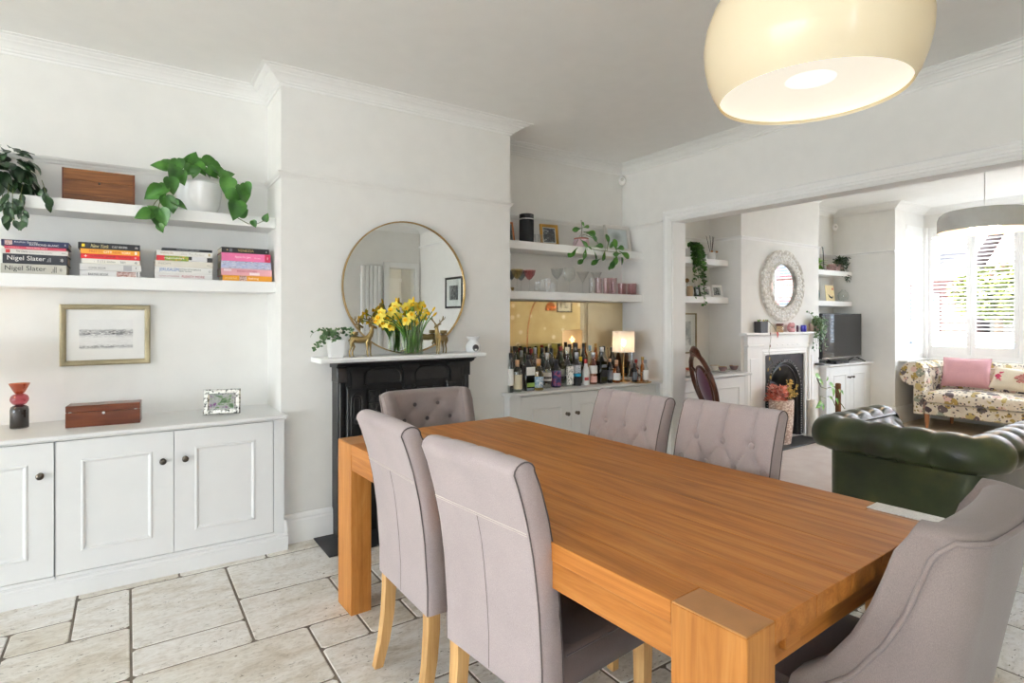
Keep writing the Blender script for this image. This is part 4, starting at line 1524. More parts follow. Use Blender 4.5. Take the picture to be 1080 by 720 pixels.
vines = [[(196, 182, 3.70), (184, 180, 3.64), (178, 192, 3.60), (172, 205, 3.585), (168, 215, 3.575), (165, 226, 3.57)], [(225, 183, 3.70), (233, 190, 3.64), (241, 205, 3.60), (245, 215, 3.585), (251, 230, 3.575), (262, 236, 3.575), (271, 236, 3.575), (280, 232, 3.585)],
         [(228, 182, 3.72), (244, 195, 3.64), (256, 196, 3.61)], [(205, 184, 3.72), (200, 176, 3.66), (203, 170, 3.70)], [(215, 182, 3.72), (222, 174, 3.72)], [(172, 205, 3.585), (164, 213, 3.58), (157, 224, 3.57)], [(190, 182, 3.70), (176, 178, 3.66)]]
for vn in vines:
    MB().tube([on(*[a, b][:2], 'y', c) - Vector(t.location) for a, b, c in vn], .0022, 6).build('vine', M['stem'], t, 60)

# hoya on the left
pc = on(4, 214, 'y', 3.72)
t = thing('potted_hoya', 'dark leafy trailing plant in a white pot at the left end of the upper shelf', 'plant', (pc.x - .02, 3.735, 1.920))
MB().lathe([(0, 0), (.07, 0), (.085, .05), (.092, .115), (.086, .115), (0, .10)], 32).build('pot', M['ceramic'], t, 50)
lh = [leaf_mesh('leaf', .082, .046, M['leafdark'], 'oval', f, c) for f, c in ((.3, .4), (.2, .7), (.3, .15))]
for i in range(125):
    a = R.uniform(0, 2 * PI)
    el = R.uniform(-1.1, 1.0)
    rr = R.uniform(.06, .125)
    b = Vector((math.cos(a) * rr * 1.05, math.sin(a) * rr * .75 - .03, .135 + .085 * el + .03 * (1 - rr / .125)))
    d = Vector((math.cos(a), math.sin(a) * .8 - .25, -.5 + .5 * el))
    place_leaf(R.choice(lh), t, b, d, (math.cos(a) * .3, -.5, 1), R.uniform(.75, 1.15), roll=R.uniform(-.5, .5))
for (u0, v0, u1, v1) in [(24, 205, 22, 222), (10, 200, 9, 226), (14, 205, 14, 232), (20, 215, 28, 232), (44, 200, 50, 212), (3, 210, 4, 228)]:
    q0, q1 = on(u0, v0 - 10, 'y', 3.64) - Vector(t.location), on(u1, v1, 'y', 3.595) - Vector(t.location)
    mid = (q0 + q1) / 2 + Vector((0, -.03, .02))
    pts = bez(q0, mid, mid, q1, 8)
    MB().tube(pts, .0018, 5).build('vine', M['stem'], t, 60)
    for k_ in (4, 5, 6, 7, 8):
        place_leaf(R.choice(lh), t, pts[k_], Vector((R.uniform(-1, 1), -.3, -1.2)), (R.uniform(-.4, .4), -1, .3), R.uniform(.45, .8), roll=R.uniform(-.4, .4))
MB().ball((0, 0, .10), (.085, .085, .02), 12, 5).build('soil', M['soil'], t)


# table lamp just beyond the left edge: its warm light falls on the wall under the shelf
def table_lamp(lab, loc, sr=.105, sh=.17, H=.40, power=6.0, perf=False):
    t = thing('table_lamp', lab, 'lamp', loc)
    MB().lathe([(0, 0), (.062, 0), (.064, .004), (.06, .011), (.012, .014), (.0075, .02), (.0075, H - sh - .01), (.012, H - sh), (.012, H - sh + .05), (0, H - sh + .05)], 28).build('stand', M['brasslight'] if perf else M['white'], t, 45)
    k = NT('lamp_shade' + ('_perforated' if perf else ''))
    k.set(.6)
    k.base(S(236, 234, 232))
    tr = k.n('ShaderNodeBsdfTranslucent')
    tr.inputs[0].default_value = S(242, 239, 236)
    mx = k.n('ShaderNodeMixShader')
    mx.inputs[0].default_value = .45
    k.l(k.p.outputs[0], mx.inputs[1])
    k.l(tr.outputs[0], mx.inputs[2])
    k.l(mx.outputs[0], k.out.inputs['Surface'])
    mb = MB()
    z0 = H - sh
    if perf:
        # cylinder cut by rows of small slits (real holes)
        NA, NZ = 128, 31
        for j in range(NZ):
            for i in range(NA):
                slit = (j % 2 == 1) and ((i + (j // 2 % 2) * 2) % 4 == 0)
                if slit and 1 < j < NZ - 2:
                    continue
                a0, a1 = 2 * PI * i / NA, 2 * PI * (i + 1) / NA
                za, zb = z0 + sh * j / NZ, z0 + sh * (j + 1) / NZ
                mb.add([(sr * math.cos(a0), sr * math.sin(a0), za), (sr * math.cos(a1), sr * math.sin(a1), za), (sr * math.cos(a1), sr * math.sin(a1), zb), (sr * math.cos(a0), sr * math.sin(a0), zb)], [(0, 1, 2, 3)])
        mb.lathe([(sr - .003, z0), (sr + .0015, z0), (sr + .0015, z0 + .006), (sr - .003, z0 + .006)], 48).lathe([(sr - .003, z0 + sh - .006), (sr + .0015, z0 + sh - .006), (sr + .0015, z0 + sh), (sr - .003, z0 + sh)], 48)
    else:
        mb.lathe([(sr, z0), (sr * .9, z0 + sh), (sr * .9 - .002, z0 + sh), (sr - .002, z0)], 40)
    mb.build('shade', k.m, t, 30)
    b = MB().lathe([(0, z0 + .05), (.014, z0 + .055), (.022, z0 + .08), (.02, z0 + .10), (0, z0 + .115)], 18).build('bulb', glow('bulb_lamp', (1, .66, .36, 1), power), t, 60)
    return t


table_lamp('white table lamp on the worktop beyond the left edge of the picture', (-.66, 3.62, .770), .12, .19, .44, 45)
# ================================================================== BLACK CAST IRON FIREPLACE
fp = thing('fireplace', 'black cast iron fireplace with white mantel shelf under the round mirror', 'fireplace', (1.486, 3.40, 0))
FXa, FXb, FYf = 1.032, 1.935, 3.36
cx0 = (FXa + FXb) / 2
mb = WB(fp).box(FXa, FXb, FYf + .03, BY - .001, 0, 1.03)
mb.build('backplate', M['iron'], fp)
mb = WB(fp)
mb.prism([(BY - .001, 1.058), (3.262, 1.058), (3.254, 1.066), (3.252, 1.078), (3.258, 1.086), (BY - .001, 1.086)], .905, 2.00, 'yz')
mb.build('mantel_shelf', M['white'], fp)
for x0, x1 in ((FXa, FXa + .045), (FXb - .045, FXb)):
    WB(fp).box(x0, x1, FYf + .012, FYf + .04, 0, .93, .004).box(x0 + .012, x1 - .012, FYf + .006, FYf + .02, 0, .93, .004).build('side_strip', M['iron'], fp)
for x0, x1 in ((FXa + .055, FXa + .175), (FXb - .175, FXb - .055)):
    mb = WB(fp).box(x0, x1, FYf, FYf + .04, 0, .905, .004)
    pl_ = mb.build('pilaster', M['iron'], fp)
    xm = (x0 + x1) / 2
    # arched loop moulding with a rosette
    pts = [(xm - .034, FYf - .002, .60), (xm - .034, FYf - .002, .825)]
    pts += [(xm + .034 * math.cos(PI - PI * i / 8), FYf - .002, .825 + .034 * math.sin(PI * i / 8)) for i in range(1, 8)]
    pts += [(xm + .034, FYf - .002, .825), (xm + .034, FYf - .002, .60)]
    WB(fp).tube(pts, .006, 8).build('arch_moulding', M['iron'], pl_, 60)
    pts = [(xm - .018, FYf - .001, .66), (xm - .018, FYf - .001, .82)] + [(xm + .018 * math.cos(PI - PI * i / 6), FYf - .001, .82 + .018 * math.sin(PI * i / 6)) for i in range(1, 6)] + [(xm + .018, FYf - .001, .82), (xm + .018, FYf - .001, .66)]
    WB(fp).tube(pts, .004, 6).build('arch_moulding', M['iron'], pl_, 60)
    kb = WB(fp)
    kb.M = kb.M @ Matrix.Translation((xm, FYf, .70)) @ Matrix.Rotation(PI / 2, 4, 'X')
    kb.lathe([(.026, -.002), (.026, .003), (.020, .008), (.014, .004), (.009, .009), (0, .012)], 20)
    for i in range(8):
        a = 2 * PI * i / 8
        kb.ball((.0175 * math.cos(a), .0175 * math.sin(a), .006), .005, 6, 4)
    kb.build('rosette', M['iron'], pl_, 60)
    WB(fp).box(x0 - .004, x1 + .004, FYf - .006, FYf + .04, .89, .905, .003).build('band', M['iron'], pl_)
# frieze and cornice
WB(fp).box(FXa + .05, FXb - .05, FYf + .005, FYf + .04, .905, 1.03).build('frieze', M['iron'], fp)
WB(fp).prism([(BY - .001, 1.02), (3.36, 1.02), (3.35, 1.026), (3.335, 1.03), (3.325, 1.038), (3.318, 1.046), (3.30, 1.05), (3.30, 1.058), (BY - .001, 1.058)], FXa - .015, FXb + .015, 'yz').build('cornice', M['iron'], fp)
for x0, x1 in ((FXa - .004, FXa + .055), (FXb - .055, FXb + .004)):
    WB(fp).box(x0, x1, FYf + .0, BY - .001, .93, 1.02, .004).build('end_block', M['iron'], fp)
for xc in (FXa + .115, cx0, FXb - .115):
    # flared bracket
    w0, w1 = .038, .06
    zz = [(.868 if abs(xc - cx0) < .01 else .895, .030, -.006), (.905, .034, -.010), (.97, .036, -.014), (.99, .044, -.022), (1.01, .058, -.034), (1.028, .066, -.044)]
    vs, fs = [], []
    for z_, hw, dy in zz:
        vs += [(xc - hw, FYf + .03, z_), (xc - hw, FYf + dy, z_), (xc + hw, FYf + dy, z_), (xc + hw, FYf + .03, z_)]
    for i in range(len(zz) - 1):
        for e in range(4):
            fs.append((i * 4 + e, i * 4 + (e + 1) % 4, i * 4 + 4 + (e + 1) % 4, i * 4 + 4 + e))
    fs += [(0, 1, 2, 3), tuple(len(vs) - 4 + e for e in range(4))]
    br = WB(fp).add(vs, fs).build('bracket', M['iron'], fp, 30)
    if abs(xc - cx0) < .01:
        kb = WB(fp)
        kb.ball((xc, FYf - .006, .875), (.026, .012, .016), 14, 8).ball((xc, FYf - .014, .88), (.011, .008, .011), 10, 6)
        for s in (-1, 1):
            kb.tube([(xc + s * .01, FYf - .012, .878), (xc + s * .03, FYf - .010, .872), (xc + s * .042, FYf - .008, .885), (xc + s * .036, FYf - .008, .893)], .004, 6)
        kb.build('boss', M['iron'], br, 60)
for xa, xb in ((FXa + .165, cx0 - .05), (cx0 + .05, FXb - .165)):
    # long panel with clipped curved corners between the brackets
    pts = [(xa, .915), (xa, .965), (xa + .012, .988), (xa + .04, 1.006), (xb - .04, 1.006), (xb - .012, .988), (xb, .965), (xb, .915)]
    WB(fp).tube([(a, FYf + .004, b) for a, b in pts], .0055, 6, closed=True).build('panel_moulding', M['iron'], fp, 60)
# ornament blocks of raised scrollwork
M['iron_hi'] = plain('glint_iron', S(120, 118, 116), .25, .6, var=.2)
RR = random.Random(5)
for xc in (FXa + .232, FXa + .345, FXb - .345, FXb - .232):
    for zc in (.835, .755, .675, .595):
        ob = WB(fp).box(xc - .034, xc + .034, FYf + .014, FYf + .032, zc - .036, zc + .036, .003).build('ornament_block', M['iron'], fp)
        kb = WB(fp)
        for sx in (-1, 1):
            for sz in (-1, 1):
                c0 = (xc + sx * .017, zc + sz * .018)
                pts = []
                for i in range(11):
                    a = sx * (.6 + i * .55) + (PI if sz < 0 else 0)
                    r = .013 * (1 - i / 13)
                    pts.append((c0[0] + r * math.cos(a), FYf + .012, c0[1] + r * math.sin(a)))
                kb.tube(pts, .0022, 5)
                kb.ball((c0[0], FYf + .012, c0[1]), .0032, 6, 4)
                kb.tube([(xc, FYf + .012, zc), (xc + sx * .01, FYf + .011, zc + sz * .006), (xc + sx * .03, FYf + .012, zc + sz * .031)], .002, 5)
        kb.build('scrollwork', M['iron_hi'], ob, 60)
# arched fire opening and basket
kb = WB(fp)
pts = [(cx0 - .19, FYf + .02, 0), (cx0 - .19, FYf + .02, .42)] + [(cx0 + .19 * math.cos(PI - PI * i / 14), FYf + .02, .42 + .17 * math.sin(PI * i / 14)) for i in range(1, 14)] + [(cx0 + .19, FYf + .02, .42), (cx0 + .19, FYf + .02, 0)]
kb.tube(pts, .014, 8).build('opening_arch', M['iron'], fp, 60)
for i in range(9):
    x = cx0 - .16 + i * .04
    WB(fp).tube([(x, FYf + .022, .06), (x, FYf + .012, .22)], .006, 6).build('grate_bar', M['iron'], fp, 60)
tag(MB().box(.914, 2.05, 3.134, BY - .022, .0005, .0075, .002).build('hearth_slab', M['slate']), 'flat black slate hearth slab below the cast iron fireplace', 'hearth')

# ------------------------------------------------------------------ round mirror leaning on the mantel
mr = thing('round_mirror', 'large round mirror with slim brass rim above the mantel shelf', 'mirror', (1.515, 3.452, 1.087))
RM = .431
kb = MB()
kb.M = Matrix.Translation((0, 0, RM)) @ Matrix.Rotation(PI / 2, 4, 'X')
kb.lathe([(0, .004), (RM - .006, .004), (RM - .006, -.004), (0, -.004)], 96).build('mirror_glass', M['mirror'], mr, 30)
kb = MB()
kb.M = Matrix.Translation((0, 0, RM)) @ Matrix.Rotation(PI / 2, 4, 'X')
kb.lathe([(RM - .008, .006), (RM - .007, .013), (RM, .014), (RM, -.012), (RM - .008, -.012), (RM - .008, .006)], 96).build('rim', M['brasslight'], mr, 30)

# ------------------------------------------------------------------ mantel ornaments
MZ = 1.086
# string plant in a square white pot
p = on(354, 376, 'y', 3.36)
t = thing('potted_ivy', 'small leafy trailing plant in a white square pot on the mantel shelf', 'plant', (p.x, 3.36, MZ))
MB().prism([(-.034, 0), (.034, 0), (.045, .105), (-.045, .105)], -.036, .036, 'xz').build('pot', M['ceramic'], t)
MB().box(-.04, .04, -.034, .034, .104, .1055).build('soil', M['soil'], t)
sm = MB()
stm = MB()
lf = leaf_mesh('leaf', .017, .013, M['leafvar'], 'oval', .2, .2)
R = random.Random(21)
for i in range(17):
    a = R.uniform(PI * .62, PI * 1.5) if i < 13 else R.uniform(-1.2, .4)
    L = R.uniform(.07, .17) if i < 13 else R.uniform(.06, .12)
    up = R.uniform(.02, .085)
    p0 = Vector((R.uniform(-.02, .02), R.uniform(-.02, .01), .104))
    p3 = p0 + Vector((math.cos(a) * L, -abs(math.sin(a)) * L * .35, up - R.uniform(.0, .13) * (L / .15)))
    pts = bez(p0, p0 + Vector((0, 0, up * 1.3)), p3 + Vector((0, 0, .04)), p3, 9)
    stm.tube(pts, .0009, 4)
    for q in pts[3:]:
        for s in (-1, 1):
            if R.random() < .6:
                d = Vector((s * .6 + R.uniform(-.5, .5), R.uniform(-.8, .2), R.uniform(-.4, .7)))
                join_leaf(sm, lf, q, d, (0, -1, R.uniform(0, 1)), R.uniform(.8, 1.35))
stm.build('stems', M['stem'], t, kind='stuff')
sm.build('foliage', M['leafvar'], t, 60, kind='stuff')


# brass stag tealight holders
def stag(lab, loc, rz):
    t = thing('stag_candle_holder', lab, 'ornament', loc, rz, 'brass stag candle holders on the mantel')
    b = MB()
    # body along +x (head end +x)
    b.tube([(-.062, 0, .098), (-.056, 0, .104), (-.04, 0, .106), (-.01, 0, .100), (.02, 0, .102), (.045, 0, .108), (.056, 0, .116)], [.010, .020, .0235, .0205, .022, .022, .012], 14)
    b.tube([(.042, 0, .112), (.055, 0, .130), (.062, 0, .150), (.064, 0, .168), (.063, 0, .178)], [.020, .0165, .013, .0105, .0095], 12)
    b.tube([(.056, 0, .180), (.068, 0, .181), (.082, 0, .176), (.094, 0, .171)], [.010, .0115, .008, .0055], 10)
    for s in (-1, 1):
        b.tube([(.060, s * .006, .186), (.052, s * .018, .192), (.046, s * .026, .194)], [.004, .005, .001], 6)
    b.tube([(-.062, 0, .104), (-.072, 0, .100), (-.074, 0, .090)], [.006, .005, .002], 6)
    for s in (-1, 1):
        dx = .012 * s
        b.tube([(-.045, s * .012, .105), (-.058 + dx * .3, s * .015, .082), (-.050 + dx, s * .015, .058), (-.062 + dx, s * .015, .030), (-.060 + dx, s * .015, .006), (-.054 + dx, s * .015, 0)], [.016, .013, .0065, .0048, .0045, .0065], 8)
        b.tube([(.040, s * .011, .102), (.044 + dx, s * .013, .075), (.046 + dx, s * .013, .050), (.045 + dx, s * .013, .028), (.047 + dx, s * .013, .006), (.052 + dx, s * .013, 0)], [.013, .010, .0060, .0050, .0042, .0062], 8)
    b.build('body', M['brass'], t, 70)
    for s in (-1, 1):
        a = MB()
        main = [(.060, s * .005, .188), (.055, s * .020, .202), (.052, s * .036, .222), (.056, s * .040, .244)]
        a.tube(main, [.0042, .0038, .0034, .0016], 6)
        a.tube([(.055, s * .020, .202), (.070, s * .024, .214), (.078, s * .028, .222)], [.0034, .0028, .0014], 6)
        a.tube([(.052, s * .034, .218), (.068, s * .048, .232), (.074, s * .052, .244)], [.0034, .0026, .0014], 6)
        a.tube([(.053, s * .030, .214), (.040, s * .046, .230), (.036, s * .048, .242)], [.0032, .0026, .0014], 6)
        a.build('antler', M['brass'], t, 60)
    MB().lathe([(0, .120), (.006, .120), (.006, .126), (.022, .128), (.024, .132), (.024, .150), (.022, .150), (.021, .133), (0, .132)], 24, (-.042, 0, 0)).build('tealight_cup', M['brass'], t, 50)
    return t


p = on(381, 375.5, 'y', 3.34)
stag('brass stag tealight holder left of the daffodils on the mantel', (p.x, 3.34, MZ), math.radians(-8))
p = on(465, 372.5, 'y', 3.34)
stag('brass stag tealight holder right of the daffodils on the mantel', (p.x, 3.34, MZ), math.radians(180 + 38))

# daffodils in a glass vase
p = on(434, 373, 'y', 3.345)
t = thing('daffodil_vase', 'tall square glass vase filled with yellow daffodils on the mantel', 'vase', (p.x, 3.345, MZ))
hw = .058
mb = MB().box(-hw, hw, -.05, .05, 0, .008, .003)
for x0, x1, y0, y1 in ((-hw, -hw + .004, -.05, .05), (hw - .004, hw, -.05, .05), (-hw, hw, -.05, -.046), (-hw, hw, .046, .05)):
    mb.box(x0, x1, y0, y1, .008, .205)
mb.build('vase', M['glass'], t)
wm = thin_glass('vase_water', (.86, .93, .86, 1), .03)
MB().box(-hw + .005, hw - .005, -.045, .045, .009, .10).build('water', wm, t)
M['stalk'] = leafmat('daffodil_stalk', S(60, 120, 40), S(130, 180, 70), .4)
M['petal'] = plain('daffodil_petal', S(246, 226, 90), .6, var=.05)
M['trumpet'] = plain('daffodil_trumpet', S(244, 196, 24), .6, var=.05)
R = random.Random(8)
petal = leaf_mesh('petal', .033, .024, M['petal'], 'oval', .15, .05)
heads = []
spots_ = [(397, 338), (402, 330), (409, 335), (413, 327), (420, 334), (423, 341), (428, 324), (434, 332), (438, 340), (443, 327), (447, 335), (428, 338), (434, 320), (405, 341), (412, 344), (441, 323), (446, 322), (417, 323), (450, 330), (431, 345), (400, 335)]
for i, (u, v_) in enumerate(spots_):
    y = 3.345 + R.uniform(-.06, .04)
    q = on(u, v_, 'y', y) - Vector(t.location)
    base = Vector((max(-.04, min(.04, q.x * .45)) + R.uniform(-.012, .012), R.uniform(-.03, .03), .012))
    rimp = Vector((max(-.05, min(.05, q.x * .75)), max(-.042, min(.042, q.y)), .20))
    pts = bez(base, base * .6 + rimp * .4, rimp, q, 8)
    MB().tube(pts, .0036, 6).build('stalk', M['stalk'], t, 60)
    d = Vector((q.x * 6 + R.uniform(-.4, .4), -1.0, R.uniform(-.5, .4))).normalized()
    tm = MB()
    side = d.cross(Vector((0, 0, 1))).normalized()
    upv = side.cross(d)
    mt = Matrix((side, upv, d)).transposed().to_4x4()
    mt = Matrix.Translation(q) @ mt
    tm.M = mt
    tm.lathe([(.004, -.006), (.006, 0), (.0095, .012), (.013, .018), (.0115, .018), (.006, .004), (0, .003)], 12)
    hd = tm.build('flower', M['trumpet'], t, 60)
    for kx in range(6):
        a = 2 * PI * kx / 6 + i
        o = bpy.data.objects.new('petal', petal)
        COL.objects.link(o)
        o.parent = hd
        o.matrix_local = mt @ Matrix.Rotation(a, 4, 'Z') @ Matrix.Rotation(-.25, 4, 'X') @ Matrix.Translation((0, .002, 0))
for (u, v_) in ((456, 328), (457, 333), (419, 319), (436, 318)):
    q = on(u, v_, 'y', 3.33) - Vector(t.location)
    base = Vector((q.x * .3, 0, .012))
    pts = bez(base, Vector((q.x * .4, 0, .12)), Vector((q.x * .6, -.01, .20)), q, 8)
    MB().tube(pts, .003, 6).build('stalk', M['stalk'], t, 60)
    dd = (q - pts[-2]).normalized()
    MB().tube([q - dd * .004, q + dd * .010, q + dd * .026, q + dd * .034], [.003, .007, .006, .001], 8).build('bud', M['trumpet'], t, 60)
blade = leaf_mesh('blade', .24, .013, M['stalk'], 'oval', .2, .05)
for i in range(20):
    place_leaf(blade, t, (R.uniform(-.045, .045), R.uniform(-.036, .036), .012), (R.uniform(-.12, .12), R.uniform(-.1, .1), 1), (R.uniform(-1, 1), -1, 0), R.uniform(.6, .95), 'blade')

# oil burner
p = on(499, 371, 'y', 3.36)
t = thing('oil_burner', 'small white ceramic oil burner with a round opening at the right end of the mantel', 'ornament', (p.x, 3.36, MZ))
MB().lathe([(0, 0), (.046, 0), (.05, .006), (.052, .03), (.050, .05), (.040, .068), (.030, .076), (.027, .082), (.036, .090), (.046, .100), (.048, .106), (.044, .106), (.030, .095), (0, .092)], 36).build('body', M['ceramic'], t, 50)
kb = MB()
kb.M = Matrix.Translation((-.008, -.0495, .030)) @ Matrix.Rotation(PI / 2, 4, 'X')
kb.lathe([(0, .0026), (.021, .0026), (.023, .0005), (.023, -.004)], 24).build('opening', M['slate'], t, 40)
MB().lathe([(0, .012), (.014, .012), (.014, .024), (0, .024)], 16, (-.008, -.042, 0)).build('tealight', M['ceramic'], t, 40)

# motion sensors in the room corners
for lab, x, y, z_ in (('small white motion sensor in the dining room corner under the cornice', PX0, WY, 2.61), ('small white motion sensor in the living room corner above the television', FX, WY, 2.53)):
    t = thing('motion_sensor', lab, 'sensor', (x - .045, y - .045, z_), math.radians(-45))
    mb = MB()
    mb.grid(lambda u, v: (.034 * math.sin(PI * v) * math.cos(PI * 2 * u), -.030 * max(0, math.sin(PI * v)) * max(0, -math.sin(2 * PI * u)) + .0 * v + (.022 * math.sin(PI * v) * max(0, math.sin(2 * PI * u))), -.048 * math.cos(PI * v)), 24, 12, cu=True)
    mb.build('housing', M['white'], t, 60)
    MB().ball((0, -.024, .004), (.016, .010, .018), 14, 8).build('lens', plain('sensor_lens', S(205, 203, 196), .3), t, 60)
    MB().box(-.02, .02, .015, .045, -.012, .012).build('bracket', M['white'], t)
# ================================================================== BAR ALCOVE
cupboard('low_cupboard', 'white low cupboard with panelled doors under the drinks bottles', BX1 + .002, PX0, (2.395, 2.875, 3.355, 3.838), 3.40, .745, .108, .735, .575, kn=[1, -1, -1], plx=(.06, 0))
_c = bpy.data.objects['low_cupboard.002']
WB(_c).box(2.29, BX1 + .002, 3.40, BY - .002, 0, .745).build('end_panel', M['cab'], _c)
wt = MB().prism([(3.860, .745), (3.860, .770), (3.362, .770), (3.358, .766), (3.358, .754), (3.366, .750), (3.372, .745)], BX1, PX0, 'yz')
wt.box(2.270, BX1 - .0001, 3.358, BY - .002, .746, .770)
tag(wt.build('worktop', M['cab']), 'white worktop crowded with drinks bottles in the right alcove', 'worktop')
tag(MB().box(BX1 + .001, PX0 - .001, 3.60, WY - .001, *ZS1, .002).build('floating_shelf', M['shelf']), 'upper white shelf of the bar alcove with speaker and pink plant pot', 'shelf')
tag(MB().box(BX1 + .001, PX0 - .001, 3.60, WY - .001, 1.465, 1.53, .002).build('floating_shelf', M['shelf']), 'lower white shelf of the bar alcove lined with drinking glasses', 'shelf')
BZ = 1.53
# antiqued bronze mirror panel
k = NT('bronze_mirror')
k.set(.03, 1.0)
nz = k.noise(k.coords((1, 1, 1)), 5, 5)
k.base(k.ramp(nz, [(.3, (.70, .56, .34, 1)), (.7, (.80, .68, .46, 1))]))
tag(MB().box(BX1 + .002, PX0 - .002, WY - .007, WY - .001, .771, 1.463).build('mirror_splashback', k.m), 'bronze tinted mirror panel behind the drinks bottles', 'mirror')

# ------------------------------------------------------------------ perforated lamp
p = on(657.5, 402, 'z', .77)
BL = (p.x, min(3.74, p.y), .770)
table_lamp('table lamp with white pierced drum shade on the drinks worktop', BL, .094, .18, .435, 40, perf=True)

# ------------------------------------------------------------------ bottles
GL = {}


def gmat(c):
    if c not in GL:
        GL[c] = thin_glass('bottle_glass_%d' % len(GL), c, .16)
    return GL[c]


CLEAR = (.86, .90, .89, 1)
GREYC = (.55, .58, .58, 1)
DARK = (.035, .035, .04, 1)
BROWN = (.30, .13, .04, 1)
AMBER = (.72, .36, .08, 1)
STRAW = (.86, .72, .32, 1)
NAVY = (.04, .06, .16, 1)
GREEN = (.10, .24, .08, 1)
TEAL = (.12, .30, .36, 1)
ROSE = (.85, .62, .55, 1)


def bottle(lab, u, vb, vt, wpx, col, cap, labels=(), shape='round', neck=.32, y=None, label_text=()):
    z0 = .770
    if y is None:
        q = on(u, vb, 'z', z0)
    else:
        q = on(u, vb, 'y', y)
    y_ = min(q.y, 3.80)
    q = on(u, vb, 'y', y_)
    dep = q.x * math.sin(YAW) + q.y * math.cos(YAW)
    H = (vb - vt) * dep / FPX
    if y is not None:
        H = on(u, vt, 'y', y_).z - z0
    r = wpx * dep / FPX / 2
    rn = max(.012, min(.0155, r * .42))
    t = thing('bottle', lab, 'bottle', (q.x, y_, z0), 0, 'drinks bottles on the bar worktop')
    hb = H * (1 - neck)
    hs = min(.05, H * .16)
    if shape == 'white':
        prof = [(0, 0), (r, 0), (r, hb * .9), (r * .8, hb), (rn * 1.1, hb + hs * .9), (rn, H - .028), (rn, H - .02)]
        MB().lathe(prof, 24).build('body', plain('white_stoneware', S(228, 226, 222), .35), t, 45)
    elif shape == 'square':
        mb = MB().box(-r, r, -r * .8, r * .8, 0, hb, .008)
        mb.lathe([(r * .85, hb - .004), (r * .7, hb + .008), (rn * 1.15, hb + hs * .7), (rn, hb + hs), (rn, H - .022)], 20)
        mb.build('body', gmat(col), t, 40)
    else:
        prof = [(0, .004), (r * .9, 0), (r, .006), (r, hb - hs * .3), (r * .93, hb), (r * .62, hb + hs * .45), (rn * 1.1, hb + hs), (rn, hb + hs * 1.4), (rn, H - .022)]
        MB().lathe(prof, 24).build('body', gmat(col), t, 45)
    MB().lathe([(0, H), (rn * 1.02, H), (rn * 1.1, H - .003), (rn * 1.1, H - .034), (rn * .98, H - .036), (rn * .98, H - .05)], 18).build('cap', cap, t, 45)
    ang = math.degrees(math.atan2(-q.x, -y_))
    for z_a, z_b, lm_, spread in labels:
        if shape == 'square':
            mb = MB().box(-r * spread, r * spread, -r * .8 - .0012, -r * .8 - .0002, hb * z_a, hb * z_b)
        else:
            mb = MB()
            n = 14
            a0 = -PI / 2 - .45
            vs = []
            for i in range(n + 1):
                a = a0 + (i / n - .5) * PI * spread * 1.25
                for zz in (hb * z_a, hb * z_b):
                    vs.append(((r + .0008) * math.cos(a), (r + .0008) * math.sin(a), zz))
            mb.add(vs, [(2 * i, 2 * i + 2, 2 * i + 3, 2 * i + 1) for i in range(n)])
        mb.build('label', lm_, t, 60)
    return t


cork = plain('cork', S(206, 160, 122), .8, var=.1)
capk = plain('cap_black', S(26, 26, 28), .4)
caps = plain('cap_silver', S(190, 192, 196), .3, .9)
capg = plain('cap_gold', S(196, 160, 90), .35, .9)
capy = plain('cap_yellow', S(240, 200, 20), .5)
capw = plain('cap_cream', S(226, 214, 190), .5)
capr = plain('cap_red', S(150, 40, 36), .45)
capb = plain('cap_blue', S(150, 180, 200), .4)
lbw = plain('label_white', S(236, 234, 228), .7)
lbc = plain('label_cream', S(222, 210, 178), .7)
lbk = plain('label_black', S(30, 30, 32), .6)
lbg = plain('label_green', S(150, 180, 90), .7)
lbcy = plain('label_cyan', S(30, 150, 190), .6)
lbgr = plain('label_grey', S(120, 124, 130), .6)
lbp = plain('label_pink', S(226, 176, 166), .7)
lbr = plain('label_red', S(176, 50, 46), .6)
lart = blotch('label_art', [(.35, S(28, 34, 70)), (.5, S(40, 60, 120)), (.58, S(200, 70, 60)), (.66, S(60, 110, 170)), (.75, S(24, 28, 56))], 4)
lsil = blotch('label_silver_art', [(.35, S(120, 126, 134)), (.5, S(226, 228, 230)), (.65, S(90, 96, 104))], 5)
lfig = blotch('label_figure', [(.36, S(238, 236, 230)), (.46, S(238, 236, 230)), (.5, S(50, 50, 50)), (.56, S(238, 236, 230)), (.8, S(240, 238, 232))], 3)
lblue = blotch('label_bluegreen', [(.4, S(232, 234, 232)), (.52, S(60, 130, 160)), (.62, S(230, 232, 230)), (.7, S(40, 90, 80))], 4)

